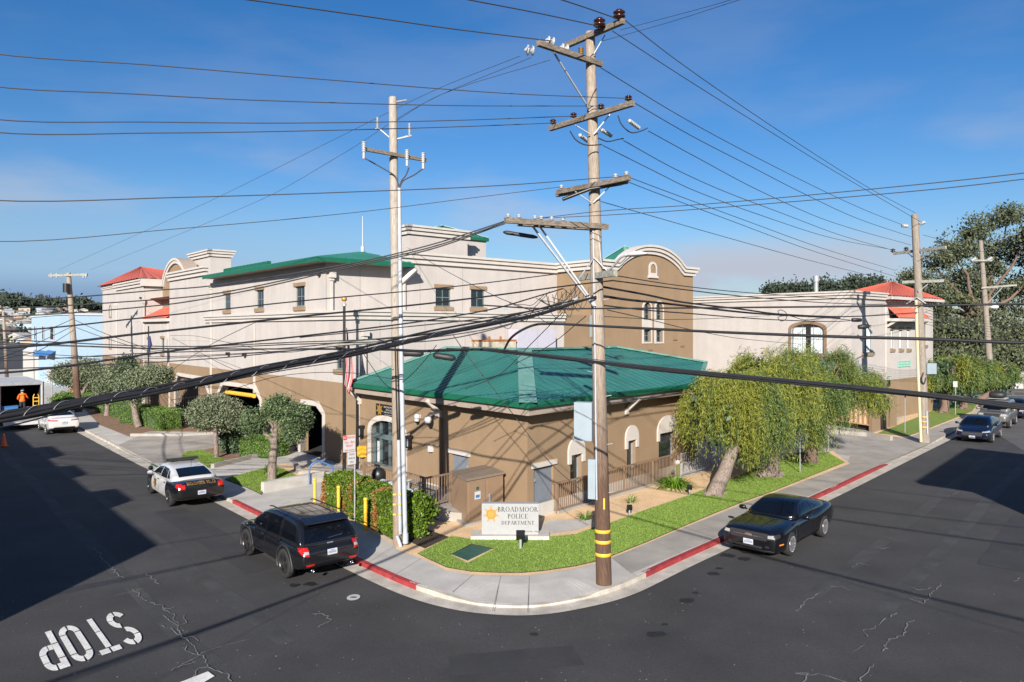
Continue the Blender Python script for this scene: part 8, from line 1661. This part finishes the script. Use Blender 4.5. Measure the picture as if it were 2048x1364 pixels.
# ---- black coupe at the right kerb
CP = dict(L=4.78, W=1.88, H=1.39, r=.355, wheels=(1.42, -1.30), rim='rim', spokes=10, twin=False, t0=.07, t1=.13, wx=[(-2.4, 1.0), (-1.3, 1.03), (-.3, .955), (.6, .955), (1.42, 1.01), (2.4, .99)],
    top=[(-2.39, .90), (-2.3, 1.02), (-1.95, 1.05), (-1.3, 1.03), (-.6, .95), (.5, .94), (.85, .97), (1.7, .93), (2.2, .87), (2.34, .84), (2.39, .79)], bot=[(-2.39, .42), (-2.1, .28), (-1.3, .2), (1.4, .18), (2.2, .17), (2.39, .22)],
    cab=dict(belt=.95, wb=.89, roof=[(-1.95, 1.04, .60), (-1.45, 1.16, .60), (-.95, 1.30, .61), (-.6, 1.37, .63), (-.25, 1.39, .64), (.05, 1.365, .64), (.38, 1.23, .63), (.92, .965, .62)]))
wf, wr = G(1569, 1110), G(1641, 1069); loc, hd, wb = car_pose(wf, wr, True, 1.62, k=.90); sc = wb/2.72*.90
c = Car('black_coupe', 'black two door coupe parked nose towards the camera at the red kerb', 'car', loc, hd, CP, paint('coupe_black', (.004, .004, .006))); c.root.scale = (sc, sc, sc)
c.glassset([(.80, .70, 1.01), (.80, -.70, 1.01), (.12, -.53, 1.32), (.12, .53, 1.32)], [(-1.78, .6, 1.10), (-1.78, -.6, 1.10), (-.95, -.54, 1.31), (-.95, .54, 1.31)], [[(-.45, 1.01), (.56, 1.0), (.06, 1.26), (-.45, 1.31)], [(-1.08, 1.06), (-.53, 1.02), (-.53, 1.29), (-.70, 1.27)]])
c.doors([(-.58, .82)], .28, .95, hz=.85); c.mirror(.56, 1.02)
for sd in (-1, 1):
    c.lamp(1, sd, .56, 2.10, .68, .77, 'headlight', M['black_trim'], .60, .76, off=.010); c.end(1, [(sd*.60, .65), (sd*.80, .66), (sd*.80, .75), (sd*.60, .74)], 'headlight', M['head'], off=.018, n=5, mm=4); c.end(1, [(sd*.52, .36), (sd*.64, .365), (sd*.64, .42), (sd*.52, .415)], 'fog_light', M['rim_dark'], off=.012)
    c.side(sd, [(1.98, .44), (2.20, .44), (2.20, .48), (1.98, .48)], 'side_marker', M['amber'], off=.012); c.end(-1, [(sd*.45, .8), (sd*.85, .8), (sd*.84, .92), (sd*.45, .92)], 'tail_light', M['tail'], off=.012)
    q = MB(); c.side(sd, [(1.0, .52), (1.10, .52), (1.06, .68), (1.03, .68)], q, None, off=.012, n=2, mm=2); q.build('wing_emblem', M['chrome'], c.root, world=False); c.side(sd, [(-.85, .19), (1.0, .19), (1.0, .26), (-.85, .26)], 'sill_trim', M['rim_dark'], off=.012)
c.end(1, [(-.56, .56), (.56, .56), (.58, .78), (-.58, .78)], 'grille', M['black_trim'], off=.010); q = MB()
for k in range(1): c.end(1, [(-.15, .66), (.13, .65), (.10, .72), (-.06, .73)], q, None, off=.03, n=4, mm=2)
for s_ in (-1, 1): c.end(1, [(s_*.16, .655), (s_*.48, .665), (s_*.48, .675), (s_*.16, .67)], q, None, off=.02, n=3, mm=1)
q.build('grille_emblem', M['chrome'], c.root, world=False); c.plate(1, .47); c.end(1, [(-.75, .22), (.75, .22), (.8, .29), (-.8, .29)], 'chin_spoiler', M['rim_dark'], off=.03); c.end(1, [(-.42, .31), (.42, .31), (.42, .38), (-.42, .38)], 'lower_grille', M['black_trim'], off=.012)
q = MB()
for y in (-.62, .62): c.top([(1.1, y-.006), (2.22, y*.92-.006), (2.22, y*.92+.006), (1.1, y+.006)], q, None, off=.004, n=10, mm=1)
for y in (-.30, .30): c.top([(1.15, y-.01), (2.1, y*.8-.01), (2.1, y*.8+.01), (1.15, y+.01)], q, None, off=.006, n=10, mm=1)
q.build('bonnet_seam', M['black_trim'], c.root, world=False)
c.patch([(.88, .55, 1.0), (.88, -.55, 1.0), (.92, -.55, 1.0), (.92, .55, 1.0)], (0, 0, -1), 'wiper', M['black_trim'], off=.02, n=4, mm=1)
# ---- cars further up the right street, noses to the camera
hdR = math.atan2(-DR.y, -DR.x)
def right_car(u, v, half_l, side=0):     # v: ground row under the middle of the front bumper
    p = G(u, v)-V((0, 0, 0)); return V((p.x, p.y, 0))+DR*half_l
BS_ = sedan(4.95, 1.86, 1.45, (1.45, -1.38), .34, belt=.93, trunk=1.08, hood=.93, fast=.3)
c = Car('blue_sedan', 'dark blue sedan at the front of the row beyond the driveway', 'car', right_car(1944, 886, 2.47), hdR, BS_, paint('deep_blue', (.005, .010, .028), .3)); sedan_glass(c, .93, 1.45, -1.38, 1.08, 2.47)
for sd in (-1, 1): c.lamp(1, sd, .5, 2.05, .68, .76, 'headlight', M['head'], .64, .70); c.end(1, [(sd*.55, .32), (sd*.85, .34), (sd*.85, .36), (sd*.55, .345)], 'fog_trim', M['chrome'], off=.014)
c.end(1, [(-.5, .42), (.5, .42), (.54, .66), (-.54, .66)], 'grille', M['black_trim'], off=.01); c.end(1, [(-.07, .56), (.07, .56), (.07, .64), (-.07, .64)], 'emblem', M['chrome'], off=.02, n=2, mm=2); c.plate(1, .36); c.mirror(.95, 1.0); c.doors([(.1, 1.15), (-.9, .07)], .3, .95, hz=.84)
TS = dict(SUV); TS = dict(L=4.85, W=1.92, H=1.78, r=.39, wheels=(1.38, -1.38), rim='rim', spokes=5, top=[(-2.42, .98), (-2.35, 1.1), (1.2, 1.12), (2.1, 1.08), (2.32, .98), (2.42, .82)], bot=[(-2.42, .5), (-2.2, .4), (2.2, .4), (2.42, .5)], cab=dict(belt=1.1, wb=.95, roof=[(-2.36, 1.1, .8), (-2.3, 1.35, .8), (-2.2, 1.7, .8), (-1.8, 1.77, .8), (0, 1.78, .8), (.35, 1.72, .79), (.7, 1.5, .77), (1.15, 1.12, .75)]))
c = Car('silver_suv', 'grey SUV carrying a black cargo bag on its roof behind the blue sedan', 'car', right_car(1983, 857, 2.42), hdR, TS, paint('warm_silver', (.16, .15, .135), .4, .3))
c.glassset([(1.10, .72, 1.15), (1.10, -.72, 1.15), (.42, -.62, 1.68), (.42, .62, 1.68)], None, [[(.1, 1.16), (.88, 1.16), (.48, 1.62), (.1, 1.66)], [(-.9, 1.16), (0, 1.16), (0, 1.66), (-.9, 1.66)], [(-2.1, 1.2), (-1.05, 1.18), (-1.05, 1.66), (-2.0, 1.62)]])
for sd in (-1, 1): c.end(1, [(sd*.5, .86), (sd*.88, .86), (sd*.86, 1.02), (sd*.5, 1.0)], 'headlight', M['head'], off=.012)
c.end(1, [(-.45, .78), (.45, .78), (.45, 1.0), (-.45, 1.0)], 'grille', M['black_trim'], off=.012); c.plate(1, .6); c.mirror(.85, 1.2); c.doors([(.05, .98), (-.95, .03)], .5, 1.12, hz=1.0)
q = MB(); q.box((-.5, 0, 1.86), (1.3, 1.1, .04)); 
for k in range(5): q.box((-.95+.22*k, 0, 1.87), (.04, 1.1, .05))
q.build('roof_rack', M['galv'], c.root, world=False)
cg = thing('cargo_bag', 'black rounded cargo bag strapped on the roof of the grey SUV', 'cargo bag', c.root.location+V((0, 0, 1.88))); q = MB(); vs = []; 
cen = c.root.location+V((0, 0, 1.88))+DR*.3
xd, yd = DR, V((-DR.y, DR.x, 0))
for i in range(9):
    th = math.pi*i/8-math.pi/2
    for j in range(16): an = 2*math.pi*j/16; e = math.cos(th)**.55; ca, sa = math.cos(an), math.sin(an); vs.append(cen+xd*(abs(ca)**.6*math.copysign(1, ca))*e*.62+yd*(abs(sa)**.6*math.copysign(1, sa))*e*.52+UP*(.24+.24*math.copysign(abs(math.sin(th))**.7, math.sin(th))))
q.add(vs, [(i*16+j, i*16+(j+1) % 16, (i+1)*16+(j+1) % 16, (i+1)*16+j) for i in range(8) for j in range(16)], True); q.build('bag_shell', M['black_trim'], cg)
DS = sedan(4.7, 1.83, 1.43, (1.4, -1.32), .34)
c = Car('dark_sedan', 'dark sedan rearmost in the row half cut off by the frame edge', 'car', right_car(2022, 838, 2.35), hdR, DS, paint('ink_blue', (.008, .010, .02), .2)); sedan_glass(c, .92, 1.43, -1.32, 1.02, 2.35)
for sd in (-1, 1): c.end(1, [(sd*.5, .60), (sd*.86, .62), (sd*.86, .73), (sd*.52, .70)], 'headlight', M['head'], off=.012)
c.end(1, [(-.42, .44), (.42, .44), (.46, .64), (-.46, .64)], 'grille', M['black_trim'], off=.01); c.mirror(.95, 1.0); c.doors([(.1, 1.15), (-.9, .07)], .3, .95, hz=.84)
# ---- white cars on the cross street
hdX = math.atan2(G(2000, 778).y-G(1900, 777).y, G(2000, 778).x-G(1900, 777).x)
c0_, c1_ = G(1952, 779.5), 0
PR_ = dict(L=4.5, W=1.76, H=1.5, r=.33, wheels=(1.38, -1.32), rim='rim', spokes=5, top=[(-2.25, .82), (-2.2, 1.06), (-1.9, 1.1), (-1.0, 1.0), (1.0, .96), (1.8, .86), (2.15, .74), (2.25, .6)], bot=[(-2.25, .4), (-2.0, .26), (2.0, .2), (2.25, .28)], cab=dict(belt=.94, wb=.93, roof=[(-2.15, 1.1, .68), (-1.7, 1.22, .68), (-.9, 1.41, .7), (-.1, 1.5, .71), (.4, 1.46, .71), (.9, 1.28, .7), (1.7, .94, .67)]))
def far_white(label, uc, v, heading):
    p = G(uc, v); c = Car('white_hatchback', label, 'car', V((p.x, p.y, 0)), heading, PR_, MATS['pearl_white'])
    c.glassset([(1.5, .62, 1.0), (1.5, -.62, 1.0), (.55, -.55, 1.42), (.55, .55, 1.42)], [(-1.95, .58, 1.2), (-1.95, -.58, 1.2), (-.9, -.54, 1.42), (-.9, .54, 1.42)], [[(.1, 1.0), (1.15, .99), (.5, 1.36), (.1, 1.40)], [(-.85, 1.02), (.04, 1.0), (.04, 1.41), (-.7, 1.36)], [(-1.45, 1.12), (-.95, 1.05), (-.8, 1.32), (-1.1, 1.26)]])
    for sd in (-1, 1): c.side(sd, [(-2.22, .95), (-2.0, .95), (-2.02, 1.08), (-2.2, 1.08)], 'tail_light', M['tail'], off=.01)
    c.doors([(.1, 1.15), (-.9, .07)], .3, .95, hz=.86); return c
far_white('white hatchback parked along the far side of the cross street by the white wall', 1990, 777.2, hdX+math.pi); 
SW = dict(TS)
p = G(1862, 779); c = Car('white_suv', 'white SUV with black wheel arches glimpsed behind the pole with the grey box', 'car', V((p.x-1.2, p.y+.4, 0)), hdX+math.pi, SW, MATS['pearl_white']); c.glassset(None, None, [[(.1, 1.16), (.88, 1.16), (.48, 1.62), (.1, 1.66)], [(-.9, 1.16), (0, 1.16), (0, 1.66), (-.9, 1.66)], [(-2.1, 1.2), (-1.05, 1.18), (-1.05, 1.66), (-2.0, 1.62)]]); c.doors([(.05, .98), (-.95, .03)], .5, 1.12, hz=1.0)
# ---- patrol SUV in the garage
p = WL.at(WL.s(632), SLAB+.02, -4.2); c = Car('patrol_suv', 'white and black patrol SUV parked in the dark of the garage doorway', 'police car', V((p.x, p.y, SLAB+.02)), math.atan2(-NL.y, -NL.x)+.5, SUV, black)
c.glassset([(1.28, .72, 1.12), (1.28, -.72, 1.12), (.46, -.62, 1.66), (.46, .62, 1.66)], None, [[(.12, 1.12), (1.02, 1.12), (.52, 1.56), (.12, 1.62)], [(-.86, 1.13), (.03, 1.12), (.03, 1.62), (-.86, 1.63)], [(-2.0, 1.16), (-1.08, 1.14), (-1.08, 1.60), (-1.85, 1.55)]]); c.doors([(.08, 1.12), (-.98, .06)], .42, 1.06, m=white)
# ================================================================ BOX TRUCK AND WORKER
tb = G(88, 858); BT = thing('box_truck', 'white box truck with its rear door open and a tail lift platform lowered', 'truck', (tb.x, tb.y, 0)); 
r_ = P(83.5, 852, 51.5); rightb = V((r_.x, r_.y, 0)); Wt = 2.45; fl = .62; th_ = P(80, 766, 51.5).z; l_ = rightb-DM*Wt; Lt = 7.0
q = MB(); wm = mat('truck_white', (.45, .46, .47), .5, var=.05, dirt=.1); q.use(wm); F_ = DL*Lt
q.prism([rightb+UP*th_, rightb+UP*th_+F_, l_+UP*th_+F_, l_+UP*th_], UP*.12); q.prism([rightb+UP*fl, rightb+F_+UP*fl, l_+F_+UP*fl, l_+UP*fl], UP*.12)
for s_, a in ((0, rightb), (1, l_+DM*.06)): q.prism([a+UP*(fl+.12), a+F_+UP*(fl+.12), a+F_-DM*.06+UP*(fl+.12), a-DM*.06+UP*(fl+.12)], UP*(th_-fl-.12))
q.prism([rightb+F_+UP*fl, rightb+F_+DL*.08+UP*fl, l_+F_+DL*.08+UP*fl, l_+F_+UP*fl], UP*(th_-fl)); q.build('cargo_box', None, BT)
q = MB(); 
for a in (rightb+DM*.03, l_-DM*.03): q.beam(a-DL*.04+UP*fl, a-DL*.04+UP*(th_+.1), .16, .14)
q.beam(rightb-DL*.04+UP*(th_+.02), l_-DL*.04+UP*(th_+.02), .14, .22); q.beam(rightb-DL*.04+UP*(fl), l_-DL*.04+UP*(fl), .14, .2); q.build('rear_frame', M['galv'], BT)
q = MB(); e = .07; q.quad(rightb-DM*e+UP*(fl+.13), l_+DM*e+UP*(fl+.13), l_+DM*e+F_-DL*.03+UP*(fl+.13), rightb-DM*e+F_-DL*.03+UP*(fl+.13)); q.quad(rightb-DM*e+F_-DL*.03+UP*(fl+.13), l_+DM*e+F_-DL*.03+UP*(fl+.13), l_+DM*e+F_-DL*.03+UP*th_, rightb-DM*e+F_-DL*.03+UP*th_)
for a in (rightb-DM*e, l_+DM*e): q.quad(a+UP*(fl+.13), a+F_+UP*(fl+.13), a+F_+UP*th_, a+UP*th_)
q.quad(rightb-DM*e+UP*(th_-.01), l_+DM*e+UP*(th_-.01), l_+DM*e+F_+UP*(th_-.01), rightb-DM*e+F_+UP*(th_-.01)); q.build('cargo_lining', M['dark'], BT)
q = MB(); zp_ = P(45, 848, 49.0).z; zp_ = .98; q.prism([rightb-DL*.12+UP*(fl-.02), l_-DL*.12+UP*(fl-.02), l_-DL*2.0+UP*(fl-.20), rightb-DL*2.0+UP*(fl-.20)], UP*.1); q.build('tail_lift', M['galv'], BT)
q = MB(); q.beam(rightb-DL*2.0+UP*(fl-.22), l_-DL*2.0+UP*(fl-.22), .03, .22); q.build('lift_edge', M['white'], BT)
q = MB()
for a in (rightb-DM*.5, l_+DM*.5): q.beam(a+DL*.2+UP*.3, a-DL*1.2+UP*(fl-.2), .1, .12)
q.beam(rightb+UP*.35+DL*.1, l_+UP*.55+DL*.1, .15, .18); q.beam(rightb+F_*.0-DM*.9+UP*.5, rightb+F_-DM*.9+UP*.5, .12, .2); q.beam(l_+DM*.9+UP*.5, l_+DM*.9+F_+UP*.5, .12, .2); q.build('chassis', M['black_trim'], BT)
for a, sg in ((rightb, -1), (l_, 1)):
    for k, off in enumerate((2.9, 8.3)): 
        q = MB(); cc = a+DM*sg*(.32)+DL*off+UP*.46; q.lathe(cc-DM*.16, DM, [(.25, 0), (.44, 0), (.46, .03), (.46, .29), (.44, .32), (.25, .32), (.2, .25), (0, .25)], 24); q.build('wheel', M['tyre'], BT)
    q = MB(); q.box(a+DM*sg*.3-DL*.05+UP*.45, (.25, .12, .12), AL); q.build('tail_light', M['tail'], BT)
q = MB(); cab0 = rightb+DL*(Lt+.25)-DM*.15; cab1 = l_+DL*(Lt+.25)+DM*.15; q.use(wm); q.prism([cab0+UP*.5, cab0+UP*2.4, cab0+DL*.9+UP*2.4, cab0+DL*1.5+UP*1.5, cab0+DL*2.1+UP*1.35, cab0+DL*2.1+UP*.5], cab1-cab0); q.build('cab', None, BT)
# goods in the truck
def crate(label, p, sz, m): t = thing('storage_bin', label, 'bin', p); q = MB(); q.prism([V(p)+DM*sz[0]*a+DL*sz[1]*b for a, b in ((-.5, -.5), (.5, -.5), (.5, .5), (-.5, .5))], UP*sz[2]); q.build('tub', m, t); q = MB(); q.prism([V(p)+UP*sz[2]+DM*(sz[0]+.06)*a+DL*(sz[1]+.06)*b for a, b in ((-.5, -.5), (.5, -.5), (.5, .5), (-.5, .5))], UP*.05); q.build('rim_lid', m, t)
fz = UP*(fl+.13); mid = (rightb+l_)/2
crate('large blue bin standing inside the open box truck', l_+DM*.62+DL*.5+fz, (.9, .7, .62), M['blue_paint']); crate('small white and blue box beside the worker in the truck', rightb-DM*.62+DL*.25+fz, (.38, .35, .5), M['white'])
t = thing('hand_trolley', 'yellow hand trolley standing at the right side of the truck opening', 'trolley', rightb-DM*.28+DL*.4+fz); q = MB(); p = rightb-DM*.28+DL*.4+fz
for s_ in (-.17, .17): q.tube([p+DM*s_+UP*.1, p+DM*s_+UP*1.25, p+DM*s_*.6+UP*1.4], .03, 8)
for z in (.3, .6, .9, 1.15): q.beam(p-DM*.17+UP*z, p+DM*.17+UP*z, .03, .06)
q.beam(p-DM*.2-DL*.2+UP*.05, p+DM*.2-DL*.2+UP*.05, .3, .03); q.build('trolley_frame', M['yellow'], t)
# worker: one skinned body, seen from behind, bending arms forward to the right
def person(label, base, hx, joints, edges, radii, mats_):
    t = thing('person', label, 'person', base); me = bpy.data.meshes.new('body'); me.from_pydata([V(j) for j in joints], edges, []); me.update(); o = link('body', me, t)
    o.modifiers.new('k', 'SKIN'); 
    for v, r in zip(me.skin_vertices[0].data, radii): v.radius = (r if isinstance(r, tuple) else (r, r))
    me.skin_vertices[0].data[0].use_root = True; m = o.modifiers.new('s', 'SUBSURF'); m.levels = 2; m.render_levels = 2; evaluated(o)
    for mm in mats_: o.data.materials.append(mm)
    for p in o.data.polygons: p.use_smooth = True
    return t, o
wp_ = mid+DM*.15+DL*.55+fz; hx = DM; fw = DL
def J(x, y, z): return hx*x+fw*y+UP*z
joints = [J(0, 0, .93), J(0, .0, 1.12), J(0, .02, 1.33), J(0, .06, 1.42), J(0, .05, 1.52), J(0, .06, 1.60), J(0, .07, 1.70), J(-.19, .02, 1.40), J(-.27, .06, 1.12), J(-.16, .24, .98), J(-.10, .32, .96), J(.19, .02, 1.40), J(.32, .10, 1.16), J(.40, .32, 1.10), J(.42, .42, 1.09), J(-.10, 0, .88), J(-.11, .03, .50), J(-.11, .0, .10), J(-.11, .13, .05), J(.10, 0, .88), J(.12, .03, .50), J(.12, .0, .10), J(.12, .13, .05)]
edges = [(0, 1), (1, 2), (2, 3), (3, 4), (4, 5), (5, 6), (3, 7), (7, 8), (8, 9), (9, 10), (3, 11), (11, 12), (12, 13), (13, 14), (0, 15), (15, 16), (16, 17), (17, 18), (0, 19), (19, 20), (20, 21), (21, 22)]
radii = [(.17, .13), (.165, .12), (.19, .12), (.15, .10), .055, .09, .085, .075, .055, .04, .04, .075, .055, .04, .04, .10, .075, .055, .045, .10, .075, .055, .045]
t, o = person('worker in an orange shirt seen from behind handling boxes in the truck', tuple(wp_), DM, joints, edges, radii, [M['orange_cloth'], M['dark_cloth'], M['skin']])
for p in o.data.polygons:
    z = p.center.z; lat = p.center.dot(hx); f_ = p.center.dot(fw); p.material_index = 1 if z < .93 else 2 if (z > 1.5 or (f_ > .17 and z < 1.2)) else 0
for sgn, b in ((-1, J(-.10, .32, .96)), (1, J(.42, .42, 1.09))):
    q = MB()
    for k in range(4): a = b+hx*(-.03+.022*k); q.tube([a, a+fw*(.05+.006*(k % 3))-UP*.01, a+fw*.085-UP*.035], [.010, .009, .008], 6)
    q.tube([b-hx*sgn*.03, b-hx*sgn*.055+fw*.035, b-hx*sgn*.05+fw*.06-UP*.01], [.011, .010, .008], 6); r0 = q.build('fingers', M['skin'], t, world=False)
q = MB(); hc_ = J(0, .07, 1.70); q.lathe(hc_, UP, [(.115, -.04), (.118, .0), (.105, .06), (.07, .105), (0, .12)], 16); q.obb(hc_+fw*.15-UP*.0, hx*.07, fw*.06, UP*.008); q.build('cap', M['cap_cloth'], t, world=False)
q = MB(); q.lathe(hc_-UP*.06-fw*.012, UP, [(.09, -.05), (.105, .0), (.11, .03)], 14); q.build('hair', M['dark_cloth'], t, world=False)
